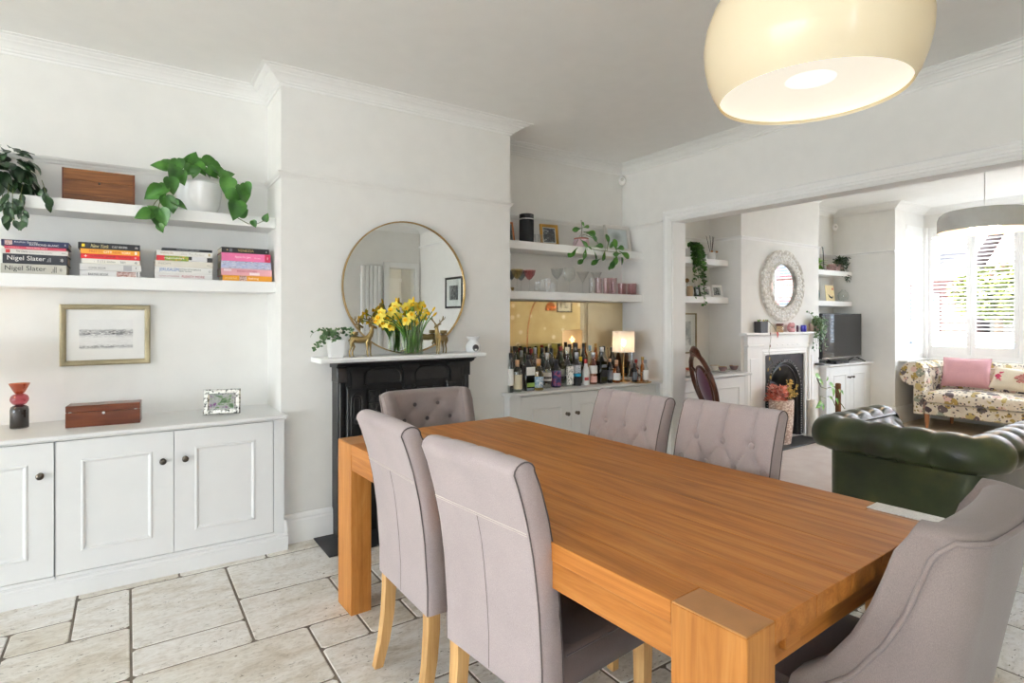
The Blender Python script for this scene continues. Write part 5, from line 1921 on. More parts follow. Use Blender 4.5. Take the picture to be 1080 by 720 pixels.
front = [
    ('half-hidden clear bottle with white label against the chimney breast', 538.6, 413.5, 372, 6, GREYC, capk, [(.25, .85, lbw, .8)], 'round', .30),
    ('squat clear bottle with pinkish cork stopper and cream label', 545.5, 412.6, 379.5, 10.5, CLEAR, cork, [(.12, .78, lbc, .85)], 'round', .30),
    ('broad black bottle with white upper label and green stripe', 557.0, 411.6, 374, 12, DARK, capk, [(.62, .95, lbw, .9), (.16, .32, lbg, .8), (.02, .12, lbgr, .8)], 'square', .30),
    ('straw yellow spirit bottle with white and blue label', 568.0, 411.2, 378.5, 10.5, STRAW, cork, [(.15, .70, lblue, .75)], 'round', .36),
    ('clear round-shouldered bottle with white black-printed label', 577.0, 409.0, 372, 9.5, CLEAR, caps, [(.35, .75, lbw, .85), (.45, .55, lbk, .5)], 'round', .40),
    ('short dark blue bottle printed with red and blue artwork', 586.5, 408.2, 379, 10.5, NAVY, capk, [(.08, .86, lart, .85)], 'round', .30),
    ('square clear gin bottle with white figure label and tan stopper', 598.2, 407.2, 366, 11.5, CLEAR, capw, [(.10, .92, lfig, .82)], 'square', .44),
    ('clear bottle with silver label, cyan band and dark lower label', 608.0, 406.3, 371.5, 9.5, GREYC, caps, [(.58, .95, lsil, .9), (.42, .56, lbcy, .95), (.0, .40, lbk, .95)], 'round', .34),
    ('white ceramic bottle with small red mark', 617.8, 405.6, 378.5, 8, CLEAR, capr, [(.30, .50, lbr, .3)], 'white', .40),
    ('rounded rose spirit bottle with white and pink labels', 625.5, 404.8, 371.5, 8.8, ROSE, caps, [(.55, .95, lbw, .9), (.1, .42, lbp, .5)], 'round', .38),
    ('tall black bottle with grey printed label and silver neck', 634.5, 404.2, 366, 10, DARK, caps, [(.70, .82, lbgr, .7), (.30, .60, lbk, .7)], 'square', .36),
    ('slim black bottle with grey leaf label', 643.0, 403.5, 378, 6.6, DARK, cork, [(.2, .75, lbgr, .7)], 'round', .30),
    ('small amber bottle with round white label left of the lamp', 650.2, 403.2, 379.5, 8.4, AMBER, cork, [(.2, .75, lbw, .6)], 'round', .42)]
for a in front:
    bottle(*a)
mid = [
    ('grey bottle with tall black cap behind the cork-stoppered one', 542.6, 3.70, 365, 8, GREYC, capk, [(.2, .6, lbw, .8)]),
    ('clear bottle with pale cap behind the broad black bottle', 549.8, 3.72, 369.5, 7, CLEAR, caps, []),
    ('green bottle with black top at the back left of the bar', 553.6, 3.79, 366, 7.5, GREEN, capk, [(.3, .6, lbc, .8)]),
    ('dark red-necked bottle in the back row left', 560.0, 3.77, 367.5, 6, BROWN, capr, [(.2, .6, lbk, .8)]),
    ('clear silver-capped bottle behind the straw yellow bottle', 564.2, 3.68, 366.5, 7.5, CLEAR, caps, [(.2, .6, lbw, .8)]),
    ('blue-grey bottle with dark cap behind the straw yellow bottle', 571.5, 3.70, 366.5, 8, TEAL, capk, [(.2, .6, lbgr, .8)]),
    ('brown bottle with dark cork in the middle of the back row', 576.2, 3.78, 365.3, 7, BROWN, capk, [(.2, .6, lbc, .8)]),
    ('black-capped clear bottle behind the blue artwork bottle', 581.5, 3.70, 367, 8.5, GREYC, capk, [(.2, .6, lbw, .8)]),
    ('green glass bottle with red foil cap behind the square gin bottle', 591.6, 3.72, 365, 8, GREEN, capr, [(.3, .6, lbw, .8)]),
    ('black-topped wine bottle behind the square gin bottle', 600.8, 3.78, 363, 8, GREEN, capk, [(.2, .5, lbc, .8)]),
    ('tall bottle with black foil in the back row near the yellow cap', 607.6, 3.78, 361.3, 8, DARK, capk, [(.2, .6, lbc, .8)]),
    ('dark bottle with bright yellow cap', 612.4, 3.64, 376, 6.0, GREEN, capy, [(.2, .6, lbk, .8)]),
    ('tall black bottle with tan neck band behind the white ceramic bottle', 615.4, 3.79, 361.7, 6.8, DARK, capk, [(.2, .5, lbk, .8)]),
    ('clear bottle with pale blue cap behind the rose bottle', 622.3, 3.71, 364, 7, CLEAR, capb, [(.2, .6, lbw, .8)]),
    ('gold-capped bottle behind the tall black bottle', 628.0, 3.78, 362, 7, AMBER, capg, [(.2, .6, lbc, .8)]),
    ('clear bottle with dark top behind the tall black bottle', 636.8, 3.72, 364.7, 7, GREYC, capk, [(.2, .6, lbgr, .8)]),
    ('dark wine bottle standing close behind the lamp-side bottles', 645.5, 3.78, 366, 8.5, DARK, capk, [(.2, .5, lbc, .8)]),
    ('slender dark bottle just right of the lamp stand', 660.5, 3.80, 367, 6, BROWN, capk, [(.2, .5, lbk, .8)])]
for lab, u, y, vt, w_, c, cp, lb in mid:
    bottle(lab, u, on(u, 400, 'y', y).z * 0 + 400, vt, w_, c, cp, lb, 'round', .36, y=y)

# round tray with three small bottles and a decanter set right of the lamp
p = on(676, 403, 'z', .77)
ty = min(p.y, 3.70)
p = on(676, 403, 'y', ty)
tr_ = MB().lathe([(0, 0), (.085, 0), (.09, .006), (.087, .006), (.083, .003), (0, .003)], 32).build('round_tray', M['gold'], None, 50)
tr_.location = (p.x, ty, .770)
tag(tr_, 'small round brass tray under the bottles right of the lamp', 'tray')


def tray_bottle(lab, dx, dy, r, H, col, cap, lb=None):
    t = thing('bottle', lab, 'bottle', (p.x + dx, ty + dy, .7735), 0, 'small bottles on the round tray')
    MB().lathe([(0, 0), (r, 0), (r, H * .6), (r * .6, H * .72), (.010, H * .8), (.010, H - .012)], 20).build('body', gmat(col), t, 45)
    MB().lathe([(.011, H - .03), (.0125, H - .028), (.0125, H), (0, H)], 14).build('cap', cap, t, 45)
    if lb:
        mb = MB()
        vs = []
        for i in range(11):
            a = -PI / 2 - .45 + (i / 10 - .5) * 2.0
            vs += [((r + .0008) * math.cos(a), (r + .0008) * math.sin(a), H * .12), ((r + .0008) * math.cos(a), (r + .0008) * math.sin(a), H * .55)]
        mb.add(vs, [(2 * i, 2 * i + 2, 2 * i + 3, 2 * i + 1) for i in range(10)]).build('label', lb, t, 60)


tray_bottle('dark blue small bottle on the round tray', -.055, .02, .022, .16, NAVY, capk, lbgr)
tray_bottle('copper coloured small bottle on the round tray', -.012, .045, .020, .19, ROSE, capr, None)
tray_bottle('clear small bottle with white label on the round tray', .015, -.035, .027, .19, CLEAR, caps, lbw)
tray_bottle('tiny amber bottle at the back of the round tray', .05, .03, .018, .21, AMBER, capg, None)
# steel cocktail shaker
q = on(664.5, 402, 'y', 3.72)
t = thing('bar_tool_pot', 'slim steel pot holding long-handled bar tools beside the lamp', 'pot', (q.x, 3.72, .770))
MB().lathe([(0, 0), (.028, 0), (.032, .15), (.030, .15), (.026, .01), (0, .008)], 24).build('pot', M['chrome'], t, 50)
for dx, dz, lean in ((-.01, .26, -.02), (.008, .28, .02), (.0, .24, .045)):
    MB().tube([(dx, 0, .02), (dx + lean * .6, 0, .18), (dx + lean, 0, dz)], .0032, 6).ball((dx + lean, 0, dz), (.008, .004, .014), 8, 6).build('tool', M['chrome'] if dx else M['black'], t, 60)
# black lever corkscrew at the end of the worktop
q = on(688, 400, 'y', 3.62)
t = thing('lever_corkscrew', 'black lever corkscrew lying at the right end of the drinks worktop', 'corkscrew', (min(q.x, 3.80), 3.62, .770))
MB().tube([(-.05, 0, .02), (-.01, 0, .035), (.04, 0, .03), (.075, 0, .018)], [.016, .024, .022, .012], 12).build('body', M['black'], t, 60)
MB().tube([(-.045, .01, .03), (-.02, .012, .085), (.02, .012, .105), (.06, .012, .095), (.078, .012, .080)], [.008, .007, .006, .006, .004], 8).build('lever', M['black'], t, 60)
MB().tube([(-.05, -.012, .03), (-.04, -.014, .08), (-.01, -.014, .10)], [.007, .006, .004], 8).build('lever', M['black'], t, 60)
MB().tube([(-.06, 0, .012), (-.03, -.03, .012), (.03, -.032, .012), (.06, -.02, .012)], [.008, .011, .011, .006], 8).build('handle', M['chrome'], t, 60)


# ------------------------------------------------------------------ glasses on the lower bar shelf
GG = 'drinking glasses on the bar shelf'
g_cl = thin_glass('glass_clear', (.975, .98, .978, 1), .12)
g_am = thin_glass('glass_smoke_yellow', (.88, .82, .62, 1), .12)
g_gy = thin_glass('glass_grey', (.70, .74, .76, 1), .12)
g_pk = thin_glass('glass_plum', (.84, .58, .60, 1), .12)
g_pl = thin_glass('glass_pale_pink', (.93, .86, .865, 1), .12)
g_pd = thin_glass('glass_dusky_pink', (.86, .74, .745, 1), .12)


def stemmed(lab, u, vt, wpx, kind, bowl, y):
    q = on(u, 300, 'y', y)
    H = on(u, vt, 'y', y).z - BZ
    dep = q.x * math.sin(YAW) + y * math.cos(YAW)
    r = wpx * dep / FPX / 2
    t = thing('stem_glass', lab, 'glass', (q.x, y, BZ), 0, GG)
    if kind == 'coupe':
        pb = [(.004, H * .55), (r * .35, H * .60), (r * .8, H * .78), (r, H), (r - .0015, H), (r * .78, H * .79), (r * .3, H * .62), (0, H * .58)]
    elif kind == 'martini':
        pb = [(.004, H * .50), (r, H), (r - .0015, H), (.003, H * .53), (0, H * .53)]
    else:
        pb = [(.004, H * .42), (r * .7, H * .50), (r, H * .68), (r * .95, H * .84), (r * .80, H), (r * .8 - .0015, H), (r * .93, H * .84), (r * .97, H * .68), (r * .66, H * .52), (0, H * .45)]
    MB().lathe(pb, 24).build('bowl', bowl, t, 60)
    MB().lathe([(0, .002), (r * .62, 0), (r * .6, .002), (.008, .006), (.0032, .02), (.0032, H * .42), (.005, H * .56)], 20).build('stem', g_cl, t, 60)


def tumbler(lab, u, vt, wpx, mat, y):
    q = on(u, 300, 'y', y)
    H = on(u, vt, 'y', y).z - BZ
    dep = q.x * math.sin(YAW) + y * math.cos(YAW)
    r = wpx * dep / FPX / 2
    t = thing('tumbler', lab, 'glass', (q.x, y, BZ), 0, GG)
    MB().lathe([(0, 0), (r * .92, 0), (r * .96, .003), (r, H), (r - .0015, H), (r * .93, .010), (0, .010)], 24).build('body', mat, t, 50)
    MB().lathe([(r * .6, .0101), (r * .9, .0102), (r * .9, .012), (0, .012)], 20).build('base', mat, t, 50)


stemmed('grey-bowled coupe glass hidden behind the yellow one', 539.5, 285, 10, 'coupe', g_gy, 3.79)
stemmed('smoky yellow coupe glass at the left of the bar shelf', 545.3, 284, 13, 'coupe', g_am, 3.66)
stemmed('grey coupe glass between the yellow and plum ones', 549.5, 286, 12, 'coupe', g_gy, 3.76)
stemmed('plum pink coupe glass on the bar shelf', 558.3, 285, 13.5, 'coupe', g_pk, 3.66)
for u, vt, y, lab in ((566.5, 297, 3.68, 'first low clear tumbler from the plum coupe'), (572.5, 294.5, 3.72, 'second clear tumbler from the plum coupe'), (577.5, 293, 3.66, 'third clear tumbler from the plum coupe'), (582.5, 297.5, 3.75, 'fourth clear tumbler from the plum coupe')):
    tumbler(lab, u, vt, 6.5, g_cl, y)
stemmed('wide clear coupe glass beside the balloon glass', 587.5, 283, 14, 'coupe', g_cl, 3.68)
stemmed('big clear balloon gin glass in the middle of the bar shelf', 600.3, 282, 13, 'balloon', g_cl, 3.66)
stemmed('clear martini glass right of the balloon glass', 614.5, 286.5, 14, 'martini', g_cl, 3.66)
stemmed('second clear martini glass behind the pink tumblers', 629, 287, 12, 'martini', g_cl, 3.78)
for u, y, lab, mt in ((624.5, 3.70, 'clear tall tumbler next to the pink row', g_cl), (631.5, 3.66, 'leftmost pale pink tall tumbler', g_pl), (639.3, 3.66, 'middle pale pink tall tumbler', g_pl), (647, 3.66, 'rightmost pale pink tall tumbler', g_pl), (643.5, 3.75, 'pale pink tall tumbler in the second row', g_pl)):
    tumbler(lab, u, 293, 7.4, mt, y)
tumbler('low dusky pink tumbler left of the end one', 656, 298.8, 9.4, g_pd, 3.65)
tumbler('low dusky pink tumbler at the shelf end', 666.3, 299, 10.2, g_pd, 3.66)
tumbler('low dusky pink tumbler behind the end one', 670, 298.5, 9.5, g_pd, 3.75)
# small brass egg cup at the left end
q = on(540.5, 304, 'y', 3.64)
o = MB().lathe([(0, 0), (.012, 0), (.007, .008), (.012, .018), (.014, .026), (.012, .026), (0, .018)], 18).build('brass_cup', M['brasslight'], None, 50)
o.location = (q.x, 3.64, BZ)
tag(o, 'tiny brass cup at the left end of the bar shelf', 'cup')

# ------------------------------------------------------------------ upper bar shelf
UZ = 1.920
q = on(541, 250, 'y', 3.72)
M['copperframe'] = plain('copper_frame', S(176, 112, 72), .4, .6)
picture_frame('photo_frame', 'copper framed photo half hidden by the chimney breast on the bar shelf', 'photo frame', .13, .17, (q.x - .035, 3.72, UZ + .003), math.radians(8), .014, .012, M['copperframe'], .004, M['paper'], blotch('photo_dim', [(.3, S(60, 66, 74)), (.7, S(170, 168, 160))], 3), tilt=math.radians(-10), strut=.05)
q = on(555.3, 255, 'y', 3.70)
H = on(555.3, 226, 'y', 3.70).z - UZ
t = thing('speaker', 'black cylindrical smart speaker on the upper bar shelf', 'speaker', (q.x, 3.70, UZ))
M['mesh'] = plain('speaker_fabric', S(40, 41, 44), .85, var=.12, bump=.5, bscale=900)
r = 7.6 * .5 * (q.x * math.sin(YAW) + 3.70 * math.cos(YAW)) / FPX * 2
r = .0585
MB().lathe([(0, 0), (r, 0), (r, H * .80), (r - .001, H * .80)], 40).build('body', M['mesh'], t, 40)
MB().lathe([(r - .0005, H * .80), (r + .0008, H * .805), (r + .0008, H * .845), (r - .0005, H * .85)], 40).build('light_ring', M['silver'], t, 40)
MB().lathe([(r - .0005, H * .85), (r, H * .86), (r, H * .985), (r - .004, H), (0, H)], 40).build('cap', M['black'], t, 40)
for u, lab in ((566, 'left small clear shot glass beside the speaker'), (570.5, 'right small clear shot glass beside the speaker')):
    q = on(u, 256, 'y', 3.66)
    t = thing('shot_glass', lab, 'glass', (q.x, 3.66, UZ), 0, 'shot glasses beside the speaker')
    MB().lathe([(0, 0), (.017, 0), (.020, .075), (.0188, .075), (.016, .012), (0, .012)], 20).build('body', g_cl, t, 50)
q = on(580.5, 258, 'y', 3.72)
k = blotch('wine_glass_print', [(.3, S(40, 42, 46)), (.55, S(70, 72, 78)), (.68, S(210, 210, 208))], 3, stretch=(1, 1, 2))
picture_frame('photo_frame', 'gilt framed small print beside the speaker on the bar shelf', 'photo frame', .172, .182, (q.x, 3.72, UZ + .003), math.radians(-8), .024, .014, M['gold'], .006, M['paper'], k, tilt=math.radians(-8), strut=.05)
q = on(659, 268, 'y', 3.70)
k = NT('soft_portrait')
k.set(.6)
g = k.coords((1, 1, 1), 'Generated')
gr = k.n('ShaderNodeTexGradient', gradient_type='SPHERICAL')
mp = k.n('ShaderNodeMapping')
mp.inputs['Location'].default_value = (-1.15, 0, -1.45)
mp.inputs['Scale'].default_value = (2.6, 1, 2.4)
k.l(g, mp.inputs[0])
k.l(mp.outputs[0], gr.inputs[0])
k.base(k.ramp(gr.outputs['Fac'], [(0, S(232, 233, 232)), (.35, S(190, 192, 192)), (.8, S(70, 74, 78))]))
M['whiteframe'] = plain('grey_white_frame', S(216, 210, 202), .4)
picture_frame('photo_frame', 'large pale framed portrait leaning at the right end of the bar shelf', 'photo frame', .285, .245, (min(q.x, 3.72), 3.72, UZ + .007), math.radians(-6), .032, .022, M['whiteframe'], .003, M['paper'], k.m, tilt=math.radians(-10), strut=.06)
# pink pot with spoon-leaved trailing plant
q = on(613, 260, 'y', 3.70)
t = thing('potted_peperomia', 'glossy green trailing plant in a pale pink pot on the upper bar shelf', 'plant', (q.x, 3.70, UZ))
MB().lathe([(0, 0), (.058, 0), (.068, .02), (.070, .05), (.064, .074), (.060, .078), (.058, .072), (0, .070)], 32).build('pot', plain('pink_pot', S(214, 186, 190), .35), t, 50)
MB().lathe([(.050, .070), (.060, .072), (.064, .078), (.063, .086), (.057, .088), (.054, .082), (0, .080)], 32).build('inner_pot', plain('terracotta', S(160, 86, 56), .8), t, 50)
MB().lathe([(0, .083), (.055, .082)], 16).build('soil', M['soil'], t)
ls = [leaf_mesh('leaf', .075, .034, M['leafsucc'], 'spoon', f, c) for f, c in ((.3, .1), (.2, .3))]
R = random.Random(31)
pl = [(607, 242, (-10, 2), .85), (624, 246, (11, 2), 1.05), (627, 251, (9, 8), .9), (603, 267, (-9, 9), 1.1), (612, 276, (-8, 6), .8), (617, 267, (-2, 12), .9), (621, 262, (6, 8), .8), (616, 256, (6, 6), .8), (628, 269, (3, 10), .8), (633, 259, (10, -2), .9), (627, 276, (-8, 4), .85), (637, 270, (-2, 11), .95),
      (642, 253, (0, -9), .9), (645, 258, (-3, 8), .8), (649, 258, (-2, -11), 1.0), (656, 261, (11, -3), .9), (648, 268, (-10, 1), .85), (660, 269, (12, 7), 1.05), (657, 273, (5, 11), 1.0), (650, 274, (-1, 11), .85), (646, 279, (-3, 12), .95), (643, 282, (-2, 8), .5), (615, 236, (-3, -8), .5), (619, 239, (8, -2), .6)]
for (u, v_, (du, dv), s) in pl:
    y = 3.60 if v_ > 250 else 3.68
    hl = 8.2 * s / math.hypot(du, dv)
    p0 = on(u - du * hl, v_ - dv * hl, 'y', y) - Vector(t.location)
    p1 = on(u + du * hl, v_ + dv * hl, 'y', y - R.uniform(0, .03)) - Vector(t.location)
    place_leaf(R.choice(ls), t, p0, p1 - p0, (R.uniform(-.3, .3), -1, R.uniform(.1, .5)), s * 1.65, roll=R.uniform(-.3, .3))
for vn in ([(613, 248, 3.70), (616, 256, 3.64), (622, 262, 3.60), (632, 264, 3.59), (641, 265, 3.59), (650, 266, 3.59), (653, 267, 3.59)], [(612, 248, 3.70), (606, 260, 3.62), (604, 266, 3.60)], [(613, 248, 3.70), (614, 240, 3.69), (613, 232, 3.69)], [(614, 248, 3.70), (622, 246, 3.68)], [(640, 265, 3.59), (641, 258, 3.595), (642, 254, 3.60)], [(618, 248, 3.69), (628, 252, 3.66), (631, 257, 3.64)]):
    MB().tube([on(a, b, 'y', c) - Vector(t.location) for a, b, c in vn], .0026, 6).build('vine', M['stem'], t, 60)
# ================================================================== LIVING ROOM: left alcove
cupboard('low_cupboard', 'white low cupboard with the tea set in the living room alcove', PX1, LX0, (4.10, 4.62, 5.16), 3.40, .745, .108, .735, .587)
wt = MB().prism([(3.860, .745), (3.860, .770), (3.362, .770), (3.358, .766), (3.358, .754), (3.366, .750), (3.372, .745)], PX1, LX0, 'yz')
wt.box(LX0 + .0001, LX0 + .012, 3.358, BY - .002, .746, .770)
tag(wt.build('worktop', M['cab']), 'white worktop with teacups in the living room alcove', 'worktop')
tag(MB().box(PX1 + .001, LX0 - .001, 3.62, WY - .001, *ZS1, .002).build('floating_shelf', M['shelf']), 'upper living room shelf with the reed diffuser', 'shelf')
tag(MB().box(PX1 + .001, LX0 - .001, 3.62, WY - .001, *ZS0, .002).build('floating_shelf', M['shelf']), 'lower living room shelf with small photo frames', 'shelf')
picture_frame('framed_print', 'framed print on the alcove wall behind the purple chair', 'picture', .40, .42, (4.775, WY - .016, .95), 0, .014, .016, M['frame_olive'], .07, M['paper'], blotch('grey_print', [(.3, S(150, 150, 150)), (.6, S(232, 230, 226))], 3))
LOC = lambda o: Vector(o.location)

# string of pearls style trailing plant
q = on(729, 272, 'y', 3.70)
t = thing('trailing_plant', 'long trailing plant hanging from the upper living room shelf beside the jamb', 'plant', (q.x, 3.71, 1.920))
MB().lathe([(0, 0), (.05, 0), (.062, .06), (.066, .10), (.060, .10), (0, .085)], 24).build('pot', M['ceramic'], t, 50)
fo, stm = MB(), MB()
R = random.Random(4)
lf = leaf_mesh('leaf', .026, .021, M['leaf'], 'oval', .2, .2)
for i in range(34):
    a = R.uniform(-PI * .95, PI * .02)
    p0 = Vector((math.cos(a) * .05, math.sin(a) * .05, .10))
    out = Vector((math.cos(a) * R.uniform(.07, .105), math.sin(a) * .05 - .05 - R.uniform(0, .03), .11))
    L = R.uniform(.12, .34) if i < 26 else R.uniform(.38, .56)
    p3 = Vector((out.x, min(out.y, -.105), .08 - L))
    pts = bez(p0, (p0.x, p0.y, .19), (out.x, p3.y, .16), p3, 16)
    stm.tube(pts, .0011, 4)
    for p_ in pts[2:]:
        for s in range(2):
            d = Vector((R.uniform(-1, 1), R.uniform(-1, .2), R.uniform(-.8, .3)))
            join_leaf(fo, lf, p_, d, (0, -1, R.uniform(0, 1)), R.uniform(.8, 1.3))
stm.build('stems', M['stem'], t, kind='stuff')
fo.build('foliage', M['leaf'], t, 60, kind='stuff')
# reed diffuser
q = on(750.5, 275, 'y', 3.70)
t = thing('reed_diffuser', 'white pot of dark reeds on the upper living room shelf', 'diffuser', (q.x, 3.70, 1.920))
MB().lathe([(0, 0), (.038, 0), (.040, .004), (.040, .078), (.032, .084), (.014, .086), (.012, .078), (0, .078)], 28).build('pot', M['ceramic'], t, 50)
for dx, dy in ((-.075, .01), (-.055, -.02), (.02, .0), (.065, .02)):
    MB().tube([(0, 0, .02), (dx * .4, dy * .5, .12), (dx, dy, .25)], .0026, 6).build('reed', plain('dark_reed', S(70, 62, 60), .8), t, 60)
for dx in (-.035, .045):
    MB().ball((dx, -.03, .088), (.016, .012, .010), 8, 6).build('dried_flower', plain('dried_petal', S(190, 140, 96), .9), t, 60)
q = on(743, 273, 'y', 3.68)
t = thing('glass_ornament', 'small cut glass ornament beside the reed diffuser', 'ornament', (q.x, 3.68, 1.920))
MB().lathe([(0, 0), (.022, 0), (.012, .012), (.026, .03), (.030, .045), (.018, .06), (.006, .07), (0, .072)], 10).build('body', M['glass'], t)
# frames on the lower shelf
bwp = blotch('bw_photo', [(.35, S(40, 40, 42)), (.5, S(150, 150, 150)), (.62, S(226, 226, 224)), (.75, S(60, 60, 62))], 4)
for u, w_, h_, lab, fm, rz in ((736.8, .085, .10, 'small black photo frame behind the trailing plant', M['black'], 0), (746.3, .145, .108, 'left white framed black and white photo on the lower living room shelf', M['white'], .05), (757.5, .145, .13, 'right white framed black and white photo on the lower living room shelf', M['white'], -.12)):
    q = on(u, 312, 'y', 3.69)
    picture_frame('photo_frame', lab, 'photo frame', w_, h_, (q.x, 3.69, ZS0[1] + .003), rz, .024, .012, fm, .002, M['paper'], bwp, tilt=math.radians(-10), strut=.04)
q = on(727.5, 310, 'y', 3.68)
t = thing('pillar_candle', 'tan pillar candle on the lower living room shelf', 'candle', (q.x, 3.68, ZS0[1]))
MB().lathe([(0, 0), (.03, 0), (.03, .10), (.026, .104), (.006, .098), (0, .098)], 24).build('wax', plain('tan_wax', S(196, 168, 134), .5), t, 50)
MB().tube([(0, 0, .098), (0.001, 0, .108)], .0012, 5).build('wick', M['black'], t)
q = on(724.5, 310, 'y', 3.74)
t = thing('dried_stem_vase', 'slim glass bottle with a dried flower head by the jamb', 'vase', (q.x, 3.74, ZS0[1]))
MB().lathe([(0, 0), (.02, 0), (.022, .06), (.009, .09), (.009, .12), (.0075, .12), (.0075, .09), (.02, .06), (0, .005)], 20).build('bottle', M['glass'], t, 50)
MB().tube([(0, 0, .01), (0, 0, .15)], .0018, 5).build('stem', M['stem'], t)
MB().ball((0, 0, .165), (.024, .024, .022), 10, 7).build('flower_head', plain('dried_head', S(150, 112, 70), .95, var=.2, bump=.6), t, 60)

# teacups and saucers
rimg = plain('china_gold_rim', S(190, 150, 80), .3, .7)
chin = plain('bone_china', S(236, 232, 226), .2)
chd = plain('plum_china', S(150, 120, 122), .25, var=.3)
chr_ = plain('coral_china', S(200, 96, 90), .3, var=.2)


def teacup(lab, u, v_, y, body, r=.042, stack=False):
    q = on(u, v_, 'y', y)
    t = thing('teacup', lab, 'cup', (q.x, y, .770), R.uniform(-1, 1), 'teacups on the living room worktop')
    MB().lathe([(0, .004), (.03, .002), (.066, .012), (.072, .018), (.068, .018), (.03, .007), (0, .008)], 28).build('saucer', chin, t, 50)
    z0 = .008
    MB().lathe([(0, z0), (.02, z0), (.022, z0 + .006), (.034, z0 + .022), (r, z0 + .05), (r - .002, z0 + .05), (.030, z0 + .022), (.016, z0 + .010), (0, z0 + .010)], 28).build('cup', body, t, 50)
    MB().lathe([(r - .0025, z0 + .0495), (r + .0008, z0 + .0495), (r + .0008, z0 + .0525), (r - .0025, z0 + .0525)], 28).build('rim', rimg, t)
    MB().tube(bez((.036, 0, z0 + .04), (.062, 0, z0 + .05), (.064, 0, z0 + .015), (.034, 0, z0 + .02), 8), .003, 6).build('handle', body, t, 60)


teacup('coral painted teacup nearest the jamb', 727.5, 392, 3.60, chr_)
teacup('white teacup beside the coral one', 724, 396, 3.44, chin)
teacup('tall white teacup behind the purple chair back', 754, 390, 3.66, chin, .046)
teacup('plum patterned teacup on the living room worktop', 762, 393, 3.52, chd)
teacup('dark flowered teacup at the right of the tea set', 774, 392, 3.54, chd, .044)
teacup('white teacup at the back of the tea set', 768, 389, 3.72, chin)

# ================================================================== LIVING ROOM: fireplace
f2 = thing('fireplace', 'white painted fire surround with black arched iron insert in the living room', 'fireplace', (5.93, 3.44, 0))
MX0, MX1, MYF, MZ2 = 5.165, 6.585, 3.385, 1.165
WB(f2).prism([(BY - .001, MZ2 - .032), (MYF + .03, MZ2 - .032), (MYF + .022, MZ2 - .024), (MYF, MZ2 - .018), (MYF, MZ2), (BY - .001, MZ2)], MX0, MX1, 'yz').build('mantel_shelf', M['white'], f2)
ox0, ox1, oz = 5.585, 6.365, .925
for x0, x1 in ((5.25, ox0 - .07), (ox1 + .07, 6.53)):
    pz_ = WB(f2).box(x0, x1, 3.43, BY - .001, 0, MZ2 - .032, .003).build('pilaster', M['white'], f2)
    WB(f2).box(x0 + .04, x1 - .04, 3.424, 3.432, .16, .90, .003).build('raised_panel', M['white'], pz_)
    WB(f2).box(x0 - .012, x1 + .012, 3.418, BY - .001, 0, .13, .003).build('plinth_block', M['white'], pz_)
    WB(f2).box(x0 - .008, x1 + .008, 3.415, BY - .001, 1.02, 1.04, .003).build('capital', M['white'], pz_)
WB(f2).box(ox0 - .07, ox1 + .07, 3.437, BY - .001, oz + .065, MZ2 - .032, .002).build('frieze', M['white'], f2)
mb = WB(f2)
K = [(0, 0), (.0, .030), (.012, .036), (.026, .030), (.034, .034), (.05, .028), (.070, .020), (.070, 0)]
pts = [(ox0, 0, -1, 0), (ox0, oz, -1, 1), (ox1, oz, 1, 1), (ox1, 0, 1, 0)]
vs = [(x + sx * d, BY - .001 - h, z_ + sz * d) for x, z_, sx, sz in pts for d, h in K]
n = len(K)
fs = [(i * n + a, (i + 1) * n + a, (i + 1) * n + (a + 1) % n, i * n + (a + 1) % n) for i in range(3) for a in range(n)]
mb.add(vs, fs + [tuple(range(n)), tuple(3 * n + a for a in range(n))]).build('opening_moulding', M['white'], f2)
for i in range(5):
    WB(f2).ball((5.80 + i * .10, 3.432, 1.03), (.02, .005, .006), 8, 5).build('carved_leaf', M['white'], f2, 60)
# cast iron insert with arch
mb = WB(f2)
acx, aw, az = 5.975, .30, .52
ya = 3.462
out = []
NA = 24
top = [(ox0, oz), (ox1, oz)]
arch = [(acx - aw, 0), (acx - aw, az)] + [(acx + aw * math.cos(PI - PI * i / NA), az + .30 * math.sin(PI * i / NA)) for i in range(1, NA)] + [(acx + aw, az), (acx + aw, 0)]
vs, fs = [], []
for x, z_ in arch:
    vs.append((x, ya, z_))
    # matching outer point
    if z_ <= az:
        ex = ox0 if x < acx else ox1
        vs.append((ex, ya, z_))
    else:
        a = math.atan2((z_ - az) / .30, (x - acx) / aw)
        c_, s_ = math.cos(a), math.sin(a)
        hw_, hh = (ox1 - acx if c_ > 0 else acx - ox0), oz - az
        sc = min(hw_ / max(1e-6, abs(c_)), hh / max(1e-6, s_))
        vs.append((acx + c_ * sc, ya, az + s_ * sc))
for i in range(len(arch) - 1):
    fs.append((2 * i, 2 * i + 2, 2 * i + 3, 2 * i + 1))
mb.add(vs, fs)
M['iron2'] = plain('polished_black_iron', S(58, 59, 62), .28, .5, var=.15)
ins = mb.build('iron_plate', M['iron2'], f2)
for off, dy, rr in ((.015, 0, .012), (-.02, .02, .010)):
    pts = [(acx + (x - acx) * (1 + off / aw), ya - .004 + dy, z_ if z_ <= az else az + (z_ - az) * (1 + off / .3)) for x, z_ in arch]
    WB(f2).tube(pts, rr, 8).build('arch_ring', M['iron2'], ins, 60)
mb = WB(f2)
for x, z_ in arch[1:-1]:
    pass
bead = WB(f2)
pts = [(acx + (x - acx) * 1.12, ya - .008, z_ if z_ <= az else az + (z_ - az) * 1.12) for x, z_ in arch]
for a, b in zip(pts, pts[1:]):
    A_, B_ = Vector(a), Vector(b)
    m_ = max(1, int((B_ - A_).length / .026))
    for j in range(m_):
        bead.ball(tuple(A_ + (B_ - A_) * j / m_), .0072, 6, 4)
bead.build('beading', plain('bright_bead', S(190, 190, 188), .3, .6), ins, 60)
